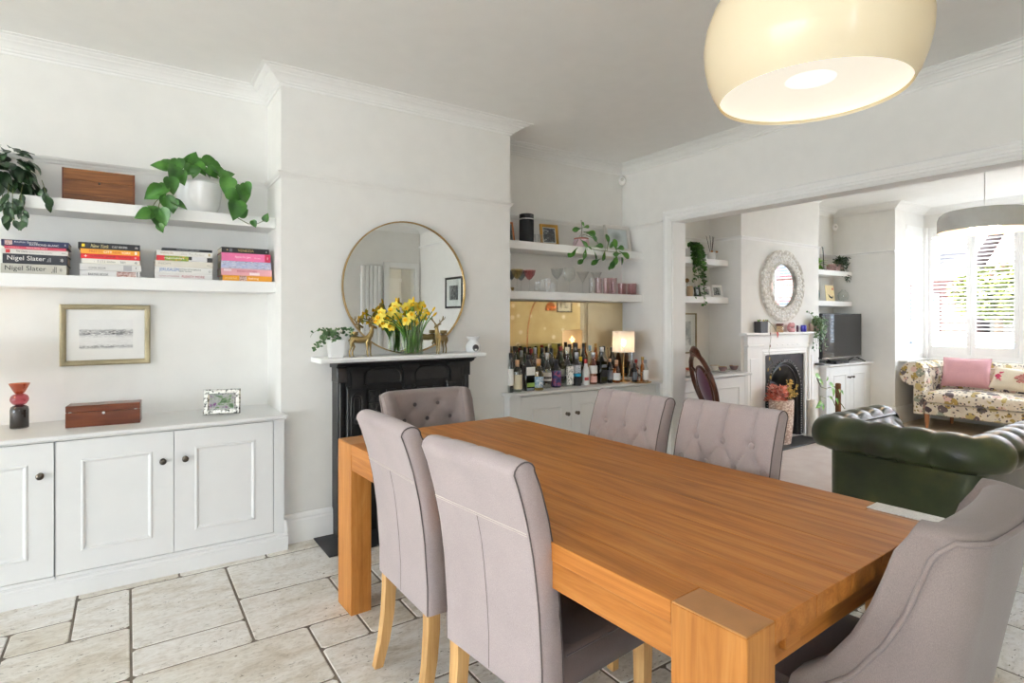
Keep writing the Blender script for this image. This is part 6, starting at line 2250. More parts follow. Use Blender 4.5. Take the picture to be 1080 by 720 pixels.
# hood: arch recess going back to a smaller arch
mb = WB(f2)
inner_a = [(acx + (x - acx) * .62, z_ if z_ <= .01 else (z_ * .78 if z_ <= az else az * .78 + (z_ - az) * .62)) for x, z_ in arch]
vs = [(x, ya, z_) for x, z_ in arch] + [(x, ya + .16, z_) for x, z_ in inner_a]
n = len(arch)
mb.add(vs, [(i, i + 1, n + i + 1, n + i) for i in range(n - 1)]).build('hood', M['iron'], f2, 40)
WB(f2).prism(inner_a, ya + .30, ya + .31, 'xz').build('fire_back', M['black'], f2)
mb = WB(f2)
vs = [(x, ya + .16, z_) for x, z_ in inner_a] + [(x, ya + .30, z_) for x, z_ in inner_a]
mb.add(vs, [(i, i + 1, n + i + 1, n + i) for i in range(n - 1)]).build('fire_cheeks', M['black'], f2, 40)
pts = [(x, ya + .155, z_) for x, z_ in inner_a]
WB(f2).tube(pts, .011, 8).build('arch_ring', M['iron2'], ins, 60)
tag(MB().box(5.20, 6.60, 3.12, BY - .075, .0045, .018, .003).build('hearth_slab', M['slate']), 'black slate hearth in front of the white fire surround', 'hearth')

# oval carved mirror
a, b = on(803.7, 301, 'y', 3.45), on(848, 301, 'y', 3.45)
zt, zb = on(826, 263.5, 'y', 3.45).z, on(826, 339, 'y', 3.45).z
om = thing('oval_mirror', 'oval mirror in a carved white pierced frame above the living room fireplace', 'mirror', ((a.x + b.x) / 2, 3.47, zb))
ow, oh = (b.x - a.x) / 2, (zt - zb) / 2


def ovring(mb, prof, k=1.0):
    """prof: (fraction of the half axes, proud)"""
    NN = 72
    mb.grid(lambda u, v: ((lambda f, h, a: (ow * f * math.cos(a), -h, oh + oh * f * math.sin(a)))(*prof[min(len(prof) - 1, int(round(v * (len(prof) - 1))))], 2 * PI * u)), NN, len(prof), cu=True)


k = NT('carved_white_wood')
k.set(.6)
k.base(S(232, 228, 220))
vo = k.n('ShaderNodeTexVoronoi', i_Scale=26.0)
k.l(k.coords((1, 1, 1)), vo.inputs['Vector'])
k.base(k.ramp(vo.outputs['Distance'], [(.0, S(240, 238, 232)), (.45, S(232, 228, 220)), (.62, S(206, 200, 190))]))
k.bump(k.ramp(vo.outputs['Distance'], [(.1, (1, 1, 1, 1)), (.6, (0, 0, 0, 1))]), .8, .01)
mb = MB()
ovring(mb, [(.60, -.005), (.60, .03), (.64, .038), (.68, .028), (.70, .022), (.88, .022), (.90, .03), (.95, .036), (1.0, .028), (1.0, -.005)])
fr = mb.build('frame', k.m, om, 35)
cm = MB()
for i in range(40):
    a_ = 2 * PI * i / 40
    for f_, s_ in ((.74, 1), (.84, -1)):
        cxx, czz = ow * f_ * math.cos(a_ + (.08 if s_ < 0 else 0)), oh + oh * f_ * math.sin(a_ + (.08 if s_ < 0 else 0))
        pts = [(cxx + .016 * (1 - j / 9) * math.cos(s_ * j * .8 + a_), -.026, czz + .016 * (1 - j / 9) * math.sin(s_ * j * .8 + a_)) for j in range(8)]
        cm.tube(pts, .0048, 5)
cm.build('carving', M['white'], fr, 60)
mb = MB()
mb.add([(0, -.006, oh)] + [(ow * .61 * math.cos(2 * PI * i / 64), -.006, oh + oh * .61 * math.sin(2 * PI * i / 64)) for i in range(64)], [(0, 1 + i, 1 + (i + 1) % 64) for i in range(64)])
mb.build('mirror_glass', M['mirror'], om)

# things on the living room mantel
YM = 3.43
q = on(802.5, 350, 'y', YM)
t = thing('potted_succulent', 'square black pot with trailing red-tipped plant on the living room mantel', 'plant', (q.x, YM, MZ2))
MB().prism([(-.062, 0), (.062, 0), (.066, .118), (-.066, .118)], -.04, .035, 'xz').build('pot', plain('charcoal_pot', S(52, 52, 54), .5), t)
R = random.Random(9)
stm = MB()
lv1 = leaf_mesh('leaf', .045, .026, plain('red_leaf', S(196, 64, 54), .5, var=.2), 'heart', .2, .2)
lv2 = leaf_mesh('leaf', .040, .020, M['leafbright'], 'oval', .2, .2)
lv3 = leaf_mesh('leaf', .040, .024, plain('ochre_leaf', S(190, 160, 70), .5, var=.2), 'oval', .2, .2)
lv4 = leaf_mesh('leaf', .042, .022, plain('maroon_leaf', S(110, 60, 50), .5, var=.2), 'oval', .2, .2)
for i in range(16):
    a = R.uniform(0, 2 * PI)
    place_leaf(R.choice([lv2, lv2, lv3, lv4]), t, (R.uniform(-.06, .07), R.uniform(-.035, .02), .115), (math.cos(a), -.3, R.uniform(.2, 1)), (0, -1, .4), R.uniform(.7, 1.1))
trail = [(812, 345, None), (812.5, 350, lv4), (813, 356, None), (812, 363, lv4), (811, 370, None), (811.5, 376, lv3), (815, 383, None), (810, 388, lv3), (822, 387, lv3), (813, 396, lv3), (811, 403, lv4)]
pp = []
for u, v_, lm_ in trail:
    w_ = on(u, v_, 'y', MYF - .03) - LOC(t)
    pp.append(w_)
    if lm_:
        place_leaf(lm_, t, w_, (R.uniform(-.6, .6), -.2, -1), (0, -1, .2), R.uniform(.8, 1.2))
MB().tube(bez((.03, 0, .115), (.06, -.03, .16), (.10, -.08, .10), pp[0], 6), .002, 5).build('vine', M['stem'], t, 60)
MB().tube(pp, .0016, 5).build('vine', M['stem'], t, 60)
w_ = on(819.5, 352, 'y', MYF - .02) - LOC(t)
place_leaf(lv1, t, w_ + Vector((0, 0, .02)), (.1, -.2, -1), (0, -1, .2), 1.5)
MB().tube(bez((.04, 0, .115), (.10, -.03, .15), (.13, -.05, .08), w_ + Vector((0, 0, .02)), 6), .002, 5).build('vine', M['stem'], t, 60)
q = on(822.5, 350, 'y', YM)
t = thing('candle_jar', 'amber candle jar with dark lid on the living room mantel', 'candle', (q.x, YM, MZ2))
MB().lathe([(0, 0), (.034, 0), (.036, .004), (.036, .066), (.032, .07)], 24).build('jar', gmat((.78, .66, .5, 1)), t, 50)
MB().lathe([(0, .095), (.037, .095), (.038, .09), (.038, .070), (0, .070)], 24).build('lid', plain('dark_lid', S(100, 56, 40), .4), t, 40)
q = on(834, 350, 'y', YM)
t = thing('lips_ornament', 'pink glossy lips ornament on the living room mantel', 'ornament', (q.x, YM, MZ2))
lips = plain('pink_gloss', S(214, 150, 152), .2, var=.04)
for s, z0, r_ in ((1, .070, .026), (-1, .030, .028)):
    MB().tube([(-.064, 0, .05), (-.045, -.004, .05 + s * .018), (-.022, -.010, z0 + s * .010), (0, -.012, z0 + (s * .002 if s > 0 else -.004)), (.022, -.010, z0 + s * .010), (.045, -.004, .05 + s * .018), (.064, 0, .05)], [.006, r_ * .7, r_ * .95, r_ * .9, r_ * .95, r_ * .7, .006], 14).build('lip', lips, t, 70)
for u, w2, h2, c_, lab in ((841, .020, .072, (76, 40, 60), 'small plum tin beside the lips ornament'), (847.5, .058, .074, (48, 42, 150), 'violet blue glass tealight holder on the living room mantel')):
    q = on(u, 350, 'y', YM)
    t = thing('tealight_holder', lab, 'candle holder', (q.x, YM, MZ2))
    MB().lathe([(0, 0), (w2 * .5, 0), (w2 * .56, h2 * .5), (w2 * .5, h2), (w2 * .44, h2), (w2 * .48, h2 * .5), (0, .008)], 20).build('cup', plain('tin_%d' % c_[2], S(*c_), .15, .2), t, 50)
    MB().lathe([(0, .010), (w2 * .3, .010), (w2 * .3, .026), (0, .026)], 14).build('tealight', M['ceramic'], t, 40)
# variegated trailing plant at right end of mantel
q = on(858.5, 350, 'y', YM)
t = thing('trailing_plant', 'variegated trailing plant in a pot at the right end of the living room mantel', 'plant', (q.x, YM, MZ2))
MB().lathe([(0, 0), (.045, 0), (.052, .05), (.056, .09), (.05, .09), (0, .08)], 24).build('pot', plain('blush_pot', S(196, 168, 154), .5), t, 50)
lf = leaf_mesh('leaf', .045, .024, M['leafvar'], 'oval', .25, .3)
fo, stm = MB(), MB()
R = random.Random(14)
for i in range(46):
    a = R.uniform(0, 2 * PI)
    L = R.uniform(.02, .17) if i < 36 else R.uniform(.2, .30)
    p0 = Vector((math.cos(a) * .03, math.sin(a) * .03, .088))
    rr = R.uniform(.05, .12)
    p3 = Vector((math.cos(a) * rr + .03, -abs(math.sin(a)) * rr * .7 - .02, .14 - L * 1.2))
    pts = bez(p0, p0 + Vector((0, 0, .08)), p3 + Vector((0, 0, .09)), p3, 9)
    stm.tube(pts, .0013, 4)
    for p_ in pts[3:]:
        join_leaf(fo, lf, p_, (R.uniform(-1, 1), R.uniform(-1, .1), R.uniform(-1, .4)), (0, -1, R.uniform(0, 1)), R.uniform(.6, 1.0))
pts = bez((0, 0, .09), (-.02, -.02, .16), (-.08, -.04, .20), on(850, 329, 'y', YM - .04) - LOC(t), 8)
stm.tube(pts, .0018, 5)
for p_ in pts[2:]:
    join_leaf(fo, lf, p_, (R.uniform(-1, 1), -.5, .4), (0, -1, .5), .8)
stm.build('stems', M['stem'], t, kind='stuff')
fo.build('foliage', M['leafvar'], t, 60, kind='stuff')

# dried flowers in a woven basket on the hearth
q = on(822, 428, 'y', 3.30)
t = thing('dried_flower_basket', 'pale woven basket of coral and gold dried flowers on the living room hearth', 'basket', (q.x + .02, 3.29, .018))
k = NT('woven_basket')
k.set(.9)
vo = k.n('ShaderNodeTexVoronoi', i_Scale=34.0)
k.l(k.coords((1, 1, 2)), vo.inputs['Vector'])
k.base(k.ramp(vo.outputs['Distance'], [(.25, S(232, 216, 204)), (.45, S(216, 194, 180)), (.6, S(190, 162, 148))]))
k.bump(vo.outputs['Distance'], .6, .008)
MB().lathe([(0, 0), (.10, 0), (.125, .2), (.135, .44), (.128, .455), (.118, .44), (.11, .2), (0, .02)], 28, sx=1.15, sy=.8).build('basket', k.m, t, 50)
R = random.Random(17)
coral = [plain('coral_%d' % i, S(*c_), .8, var=.15) for i, c_ in enumerate(((222, 140, 122), (232, 172, 156), (206, 110, 92)))]
goldp = plain('gold_dried', S(206, 176, 96), .8, var=.15)
pet = [leaf_mesh('petal', .05, .03, m_, 'oval', .2, .2) for m_ in coral + [goldp]]
fo = [MB() for _ in range(4)]
stm = MB()
for i in range(70):
    b = Vector((R.uniform(-.14, .02), R.uniform(-.07, .07), R.uniform(.44, .60)))
    for j in range(5):
        a = R.uniform(0, 2 * PI)
        ix = R.randrange(3)
        join_leaf(fo[ix], pet[ix], b, (math.cos(a), math.sin(a) - .3, R.uniform(-.2, .9)), (0, -1, .5), R.uniform(.6, 1.0))
for i in range(26):
    p3 = Vector((R.uniform(.04, .20), R.uniform(-.09, .03), R.uniform(.42, .66)))
    pts = bez((.05, 0, .40), (.06, -.02, .5), (p3.x, p3.y, p3.z - .05), p3, 6)
    stm.tube(pts, .0014, 4)
    for p_ in pts[3:]:
        for j in range(3):
            join_leaf(fo[3], pet[3], p_, (R.uniform(-1, 1), R.uniform(-1, .3), R.uniform(-.5, 1)), (0, -1, .5), R.uniform(.35, .6))
for i in range(3):
    fo[i].build('coral_flowers', coral[i], t, 60, kind='stuff')
fo[3].build('gold_flowers', goldp, t, 60, kind='stuff')
stm.build('stems', M['stem'], t, kind='stuff')
# pillar candle
t = thing('pillar_candle', 'tall white pillar candle on a dish on the living room hearth', 'candle', (6.237, 3.30, .018))
MB().lathe([(0, 0), (.085, .004), (.10, .014), (.095, .014), (.05, .008), (0, .008)], 28).build('dish', M['ceramic'], t, 50)
MB().lathe([(0, .009), (.052, .009), (.052, .395), (.048, .40), (.02, .392), (0, .392)], 28).build('wax', plain('ivory_wax', S(240, 236, 226), .4), t, 50)
MB().tube([(0, 0, .39), (.002, 0, .41)], .0015, 5).build('wick', M['black'], t)

# ================================================================== LIVING ROOM: television alcove
cupboard('low_cupboard', 'white two-door cupboard under the television', 6.757, FX, (6.83, 7.317, 7.80), 3.40, .745, .108, .735, .60)
wt = MB().prism([(3.860, .745), (3.860, .770), (3.362, .770), (3.358, .766), (3.358, .754), (3.366, .750), (3.372, .745)], 6.757, FX, 'yz')
tag(wt.build('worktop', M['cab']), 'white worktop under the television', 'worktop')
tag(MB().box(LX1 + .001, FX - .001, 3.62, WY - .001, *ZS1, .002).build('floating_shelf', M['shelf']), 'upper shelf above the television with a boxed plant', 'shelf')
tag(MB().box(LX1 + .001, FX - .001, 3.62, WY - .001, *ZS0, .002).build('floating_shelf', M['shelf']), 'lower shelf right above the television with a cream card', 'shelf')
tv = thing('television', 'black flat television on the white cupboard', 'television', (7.322, 3.50, .770))
MB().box(-.485, .485, -.012, .030, .055, .605, .004).build('casing', M['black'], tv)
k = NT('tv_screen')
k.set(.06, spec=.7)
k.base(S(30, 31, 33))
MB().box(-.474, .474, -.0135, -.012, .075, .594).build('screen', k.m, tv)
for s in (-1, 1):
    MB().tube([(s * .36, .005, .06), (s * .39, -.09, .008), (s * .395, -.10, .008)], .007, 6).tube([(s * .36, .01, .06), (s * .39, .10, .008)], .007, 6).build('foot', M['black'], tv, 60)
MB().box(-.485, .485, -.0135, -.010, .055, .073).build('chin', M['silver'], tv)
t = thing('media_box', 'small black media box under the television', 'media box', (7.12, 3.45, .770))
MB().box(-.16, .16, -.06, .06, 0, .034, .004).build('body', M['black'], t)
MB().box(-.02, .02, -.0605, -.0595, .012, .016).build('display', M['silver'], t)
q = on(866, 383, 'y', 3.42)
t = thing('router', 'round black router beside the television', 'router', (q.x, 3.44, .770))
MB().lathe([(0, 0), (.05, 0), (.055, .006), (.048, .022), (0, .026)], 28).build('body', M['black'], t, 50)
MB().tube([(.01, 0, .024), (.0, .01, .09)], .004, 6).build('aerial', M['black'], t)
# shelf ornaments
q = on(881, 286, 'y', 3.72)
t = thing('boxed_plant', 'plant spilling from a pink speckled box on the shelf above the television', 'plant', (q.x, 3.72, 1.920))
k = blotch('speckled_box', [(.4, S(176, 132, 128)), (.5, S(110, 80, 84)), (.6, S(206, 176, 168))], 12)
MB().box(-.11, .11, -.06, .06, 0, .095, .003).build('box', k, t)
lf = leaf_mesh('leaf', .06, .028, M['leafdark'], 'oval', .25, .3)
fo, stm = MB(), MB()
R = random.Random(19)
for i in range(44):
    ax = R.uniform(-.09, .10)
    L = R.uniform(.05, .12) if i < 34 else R.uniform(.18, .26)
    side = 1 if i >= 34 else R.choice((-1, 1, 1))
    p3 = Vector((ax + side * R.uniform(.02, .10) + (.05 if i >= 34 else 0), -R.uniform(.03, .11), .15 - L if i >= 34 else R.uniform(.06, .17)))
    pts = bez((ax * .6, 0, .09), (ax, -.02, .17), p3 + Vector((0, 0, .06)), p3, 7)
    stm.tube(pts, .0015, 4)
    for p_ in pts[2:]:
        join_leaf(fo, lf, p_, (R.uniform(-1, 1), R.uniform(-1, .1), R.uniform(-1, .4)), (0, -1, R.uniform(0, 1)), R.uniform(.6, 1.0))
stm.build('stems', M['stem'], t, kind='stuff')
fo.build('foliage', M['leafdark'], t, 60, kind='stuff')
q = on(866.5, 287, 'y', 3.70)
t = thing('bright_plant', 'bright green spiky leaved plant half hidden at the shelf end by the chimney breast', 'plant', (q.x - .07, 3.74, 1.920))
MB().lathe([(0, 0), (.04, 0), (.05, .08), (.045, .08), (0, .07)], 20).build('pot', M['ceramic'], t, 50)
lfb = leaf_mesh('leaf', .16, .045, M['leafbright'], 'oval', .3, .5)
for i in range(18):
    a = R.uniform(-PI, .2)
    place_leaf(lfb, t, (0, -.01, .08), (math.cos(a) + .5, math.sin(a) * .8, R.uniform(-.6, .9)), (0, -.3, 1), R.uniform(.7, 1.05), roll=R.uniform(-.4, .4))
q = on(864.5, 280, 'y', 3.66)
mb = MB().tube([(0, 0, 0), (-.012, 0, .10), (-.02, 0, .20), (-.03, 0, .27), (-.05, 0, .285)], .006, 6)
t = thing('metal_hook_stand', 'thin black curved stand on the shelf above the television', 'stand', (q.x + .075, 3.645, 1.920))
mb.build('rod', M['black'], t, 60)
MB().lathe([(0, 0), (.03, 0), (.03, .005), (0, .006)], 20).build('foot', M['black'], t)
q = on(876.3, 317, 'y', 3.70)
t = thing('greeting_card', 'cream card with a bird drawing on the shelf above the television', 'card', (q.x, 3.70, ZS0[1] + .001))
t.rotation_euler = (math.radians(-6), 0, 0)
W2 = .108
MB().box(-W2, W2, 0, .004, 0, .205).build('card', plain('cream_card', S(228, 208, 158), .7), t)
mb = MB()
mb.tube([(-.05, -.001, .085), (-.02, -.001, .06), (.02, -.001, .045), (.05, -.001, .05), (.062, -.001, .075)], [.003, .010, .012, .008, .002], 6)
mb.build('bird_print', M['black'], t, 60)
MB().ball((.07, -.002, .16), (.02, .002, .016), 8, 6).build('red_spot', plain('card_red', S(190, 60, 50), .6), t, 60)
q = on(889.5, 317, 'y', 3.72)
t = thing('glass_bowl', 'round clear glass vase on the shelf above the television', 'vase', (q.x, 3.72, ZS0[1]))
MB().lathe([(0, 0), (.035, 0), (.06, .03), (.07, .075), (.058, .12), (.03, .145), (.024, .16), (.021, .16), (.027, .143), (.054, .12), (.066, .075), (.056, .03), (0, .006)], 28).build('body', M['glass'], t, 60)
q = on(864.5, 317, 'y', 3.75)
t = thing('blue_plate', 'pale blue plate standing at the end of the shelf above the television', 'plate', (q.x - .02, 3.79, ZS0[1] + .002))
kb = MB()
kb.M = Matrix.Rotation(math.radians(-8), 4, 'X') @ Matrix.Translation((0, 0, .105)) @ Matrix.Rotation(PI / 2, 4, 'X')
kb.lathe([(0, .0), (.06, 0), (.075, .006), (.105, .012), (.105, .008), (.07, .0), (0, -.004)], 36).build('plate', plain('pale_blue_glaze', S(168, 196, 204), .25), t, 50)
# moss pole plant on the floor
q = on(871.8, 425, 'y', 3.14)
t = thing('moss_pole_plant', 'climbing plant with green leaves on a brown moss pole behind the green armchair', 'plant', (q.x, 3.02, .004))
MB().lathe([(0, 0), (.10, 0), (.125, .2), (.12, .21), (0, .19)], 28).build('pot', plain('grey_pot', S(150, 150, 148), .6), t, 50)
k = plain('coir', S(116, 78, 50), .95, var=.25, bump=.9, bscale=160)
ph = on(871.8, 406, 'y', 3.02).z
MB().lathe([(0, .18), (.027, .18), (.028, ph - .01), (.02, ph), (0, ph)], 18).build('moss_pole', k, t, 50)
lfm = leaf_mesh('leaf', .11, .072, M['leafbright'], 'heart', .25, .3)
for u, v_, du, dv, s in ((865, 396.5, 9, 1, .8), (868, 404, 8, 5, .8), (879, 406.5, 8, 3, .8), (879, 413, 3, 7, .8), (886, 413, 3, 5, .45), (891, 415.5, 8, 6, .6), (878, 421, 6, 5, .5), (884, 424, 5, 7, .7), (864, 427, -5, 6, .8), (868, 428, 3, 6, .7), (862, 430, -4, 6, .6), (873, 399, 3, -5, .5)):
    p0 = on(u - du / 2, v_ - dv / 2, 'y', 2.97) - LOC(t)
    p1 = on(u + du / 2, v_ + dv / 2, 'y', 2.94) - LOC(t)
    place_leaf(lfm, t, p0, p1 - p0, (0, -1, .4), s)
for vn in ([(872, 410), (866, 408), (862, 400), (862, 396)], [(873, 409), (880, 407), (884, 415), (886, 424), (891, 431)], [(871, 420), (865, 418), (865, 425)], [(873, 418), (877, 418), (881, 428)]):
    MB().tube([on(a, b, 'y', 2.98) - LOC(t) for a, b in vn], .004, 6).build('vine', M['stem'], t, 60)


# ================================================================== SOFAS
def arc_path(pts, rad, step=.02):
    """polyline with rounded corners, resampled"""
    P = [Vector(p) for p in pts]
    out = [P[0]]
    for i in range(1, len(P) - 1):
        a, b, c = P[i - 1], P[i], P[i + 1]
        d0, d1 = (a - b).normalized(), (c - b).normalized()
        s, e = b + d0 * rad, b + d1 * rad
        for j in range(9):
            t_ = j / 8
            out.append(s * (1 - t_) ** 2 + b * 2 * t_ * (1 - t_) + e * t_ ** 2)
    out.append(P[-1])
    res = [out[0]]
    acc = [0.0]
    tot = 0
    for a, b in zip(out, out[1:]):
        L = (b - a).length
        n = max(1, int(L / step))
        for j in range(1, n + 1):
            res.append(a + (b - a) * j / n)
            tot += L / n
            acc.append(tot)
    return res, acc


def rolled_frame(path, rad, z0, zc, r, inner_d, zseat, pitch, pleat, quilt, qz=.14, oz=None):
    """swept sofa back and arms: flat outside, scrolled top, quilted inside"""
    P, S_ = arc_path(path, rad, .016)
    n = len(P)
    vs, fs = [], []
    K = None
    for i in range(n):
        t = (P[min(n - 1, i + 1)] - P[max(0, i - 1)]).normalized()
        o = Vector((t.y, -t.x))
        ph = (S_[i] / pitch) % 1.0
        bul = abs(math.sin(PI * ph)) ** .55
        sec = [(-.03, z0), (0, z0)]
        for j in range(5):
            sec.append((0, z0 + (zc - r * .85 - z0) * (j + 1) / 5))
        rr = r * (1 - pleat + pleat * bul)
        for j in range(19):
            a = -PI * .42 + (PI * 1.22) * j / 18
            kx = rr if 2 < j < 17 else r * (1 - pleat)
            sec.append((.0 + kx * math.cos(a), zc + kx * math.sin(a)))
        d1, z1 = sec[-1]
        m = 26
        for j in range(1, m + 1):
            f = j / m
            zz = z1 + (zseat - z1) * f
            dd = d1 + (-inner_d - d1) * (f ** .8)
            h = abs(math.sin(PI * (S_[i] / pitch + zz / qz))) * abs(math.sin(PI * (S_[i] / pitch - zz / qz)))
            dd -= quilt * (h ** .45) * min(1, f * 3) - quilt * .6
            sec.append((dd, zz))
        sec.append((-inner_d, z0))
        K = len(sec)
        for d, z in sec:
            vs.append((P[i].x + o.x * d, P[i].y + o.y * d, z))
    for i in range(n - 1):
        for a in range(K):
            b = (a + 1) % K
            fs.append((i * K + a, (i + 1) * K + a, (i + 1) * K + b, i * K + b))
    fs += [tuple(range(K)), tuple((n - 1) * K + a for a in range(K - 1, -1, -1))]
    return MB().add(vs, fs), P, S_


def cushion_box(mb, x0, x1, y0, y1, z0, z1, puff=.02, r=.05):
    def f(u, v):
        a, b = 2 * u - 1, 2 * v - 1
        return a, b
    nx = ny = 18
    def pt(u, v, top):
        a, b = 2 * u - 1, 2 * v - 1
        ex = (1 - abs(a) ** 6) * (1 - abs(b) ** 6)
        zz = (z1 - .02 + .02 * ex ** .5 + puff * (1 - a * a) * (1 - b * b)) if top else (z0 + .02 - .02 * ex ** .5)
        return (x0 + (x1 - x0) * u, y0 + (y1 - y0) * v, zz)
    mb.grid(lambda u, v: pt(u, v, True), nx, ny)
    mb.grid(lambda u, v: pt(u, v, False), nx, ny)
    for top_edge in range(4):
        def side(s, h, e=top_edge):
            u, v = ((s, 0), (s, 1), (0, s), (1, s))[e]
            a, b = pt(u, v, False), pt(u, v, True)
            o = .012 * math.sin(PI * h)
            nx_, ny_ = ((0, -1), (0, 1), (-1, 0), (1, 0))[e]
            return (a[0] + nx_ * o, a[1] + ny_ * o, a[2] + (b[2] - a[2]) * h)
        mb.grid(side, nx, 6)
    return mb


# green chesterfield armchair in the opening
k = NT('green_leather')
k.set(.34, spec=.5, coat=.12)
vec = k.coords((1, 1, 1))
k.base(k.ramp(k.noise(vec, 5, 5), [(.3, S(34, 42, 24)), (.55, S(54, 64, 36)), (.75, S(80, 84, 46))]))
k.bump(k.noise(vec, 160, 3), .12, .003)
M['leather'] = k.m
g = thing('chesterfield_armchair', 'dark green leather chesterfield armchair with its back to the dining table', 'armchair', (3.95, 1.375, 0))
gl = Vector(g.location)
sh = lambda pts: [(a - gl.x, b - gl.y) for a, b in pts]
fr, P, S_ = rolled_frame(sh([(4.36, 1.80), (3.575, 1.80), (3.575, 1.03), (4.36, 1.03)]), .10, .075, .607, .113, .20, .40, .165, .15, .03)
fb_ = fr.build('frame', M['leather'], g, 55)
# seams in the pleats of the scroll
for kx in range(1, 14):
    s = kx * .165
    i = min(range(len(S_)), key=lambda q: abs(S_[q] - s))
    if i in (0, len(S_) - 1):
        continue
    t_ = (P[min(len(P) - 1, i + 1)] - P[i - 1]).normalized()
    o_ = Vector((t_.y, -t_.x))
    rr = .113 * .85 + .0005
    pts = [(P[i].x + o_.x * rr * math.cos(a), P[i].y + o_.y * rr * math.cos(a), .607 + rr * math.sin(a)) for a in [-PI * .36 + PI * 1.1 * j / 14 for j in range(15)]]
    MB().tube(pts, .0018, 5).build('pleat_seam', plain('dark_seam', S(16, 22, 14), .5), fb_, 60)
MB().box(4.36 - gl.x - .66, 4.36 - gl.x - .02, 1.21 - gl.y, 1.615 - gl.y, .075, .30, .01).build('seat_base', M['leather'], g)
cushion_box(MB(), 4.36 - gl.x - .60, 4.36 - gl.x, 1.225 - gl.y, 1.60 - gl.y, .30, .42, .025).build('seat_cushion', M['leather'], g, 60)
for s, yy in ((1, 1.80), (-1, 1.03)):
    kb = MB()
    kb.M = Matrix.Translation((4.362 - gl.x, yy + s * .0 - gl.y, .607)) @ Matrix.Rotation(PI / 2, 4, 'Y')
    kb.lathe([(0, .012), (.08, .010), (.098, .002), (.098, -.004)], 28).build('scroll_facing', M['leather'], g, 50)
st_ = MB()
for i in range(0, 70):
    pass
for dx, dy in ((-.34, .39), (-.34, -.31), (.36, .39), (.36, -.31)):
    MB().lathe([(0, 0), (.022, 0), (.034, .02), (.036, .045), (.026, .07), (.02, .08), (0, .08)], 18, (dx, dy, 0)).build('bun_foot', plain('dark_foot', S(50, 34, 24), .35), g, 50)

# floral sofa in the bay
k = NT('floral_linen')
k.set(.9, spec=.2, sheen=.2)
vec = k.coords((1, 1, 1))
wv = k.n('ShaderNodeVectorMath', operation='ADD')
nzc = k.n('ShaderNodeTexNoise', i_Scale=6.0, i_Detail=3.0)
k.l(vec, nzc.inputs['Vector'])
sc_ = k.n('ShaderNodeVectorMath', operation='SCALE')
sc_.inputs['Scale'].default_value = .10
k.l(nzc.outputs['Color'], sc_.inputs[0])
k.l(vec, wv.inputs[0])
k.l(sc_.outputs[0], wv.inputs[1])
vo = k.n('ShaderNodeTexVoronoi', i_Scale=11.0)
k.l(wv.outputs[0], vo.inputs['Vector'])
sepc = k.n('ShaderNodeSeparateColor')
k.l(vo.outputs['Color'], sepc.inputs[0])
cols = k.ramp(sepc.outputs[0], [(0, S(226, 214, 196)), (.30, S(222, 190, 178)), (.42, S(176, 150, 84)), (.55, S(112, 100, 100)), (.68, S(150, 156, 140)), (.78, S(92, 80, 84)), (.88, S(196, 176, 120))], 'CONSTANT')
mask = k.ramp(vo.outputs['Distance'], [(.52, (1, 1, 1, 1)), (.56, (0, 0, 0, 1))])
vo2 = k.n('ShaderNodeTexVoronoi', i_Scale=30.0)
k.l(wv.outputs[0], vo2.inputs['Vector'])
m2 = k.ramp(vo2.outputs['Distance'], [(.30, (1, 1, 1, 1)), (.36, (0, 0, 0, 1))])
s2 = k.n('ShaderNodeSeparateColor')
k.l(vo2.outputs['Color'], s2.inputs[0])
c2 = k.ramp(s2.outputs[1], [(0, S(96, 86, 88)), (.4, S(150, 132, 70)), (.6, S(226, 214, 198)), (.8, S(70, 62, 66))], 'CONSTANT')
k.base(k.mix(m2, k.mix(mask, S(232, 222, 206), cols), c2))
M['floral'] = k.m
f = thing('floral_sofa', 'floral patterned scroll-arm sofa under the shuttered bay window', 'sofa', (8.20, 1.85, 0))
fl = Vector(f.location)
sh = lambda pts: [(a - fl.x, b - fl.y) for a, b in pts]
fr, P, S_ = rolled_frame(sh([(7.86, 2.925), (8.52, 2.925), (8.52, .86), (7.86, .86)][::-1]), .12, .17, .640, .15, .10, .42, .20, .08, .03, .18)
fr.build('frame', M['floral'], f, 55)
for yy in (2.925, .86):
    kb = MB()
    kb.M = Matrix.Translation((7.858 - fl.x, yy - fl.y, .645)) @ Matrix.Rotation(-PI / 2, 4, 'Y')
    kb.lathe([(0, .016), (.07, .014), (.128, .004), (.128, -.004)], 28).build('scroll_facing', M['floral'], f, 50)
MB().box(7.87 - fl.x, 8.45 - fl.x, .97 - fl.y, 2.815 - fl.y, .17, .31, .012).build('seat_rail', M['floral'], f)
for y0, y1 in ((.975, 1.885), (1.895, 2.81)):
    cushion_box(MB(), 7.835 - fl.x, 8.44 - fl.x, y0 - fl.y, y1 - fl.y, .31, .455, .03).build('seat_cushion', M['floral'], f, 60)
for x, y in ((7.90, 2.80), (7.90, .96), (8.48, 2.74), (8.48, .96), (7.93, 1.85)):
    MB().lathe([(0, 0), (.014, 0), (.024, .12), (.030, .17), (0, .17)], 16, (x - fl.x, y - fl.y, .008)).build('leg', plain('beech_leg', S(188, 128, 88), .4), f, 50)


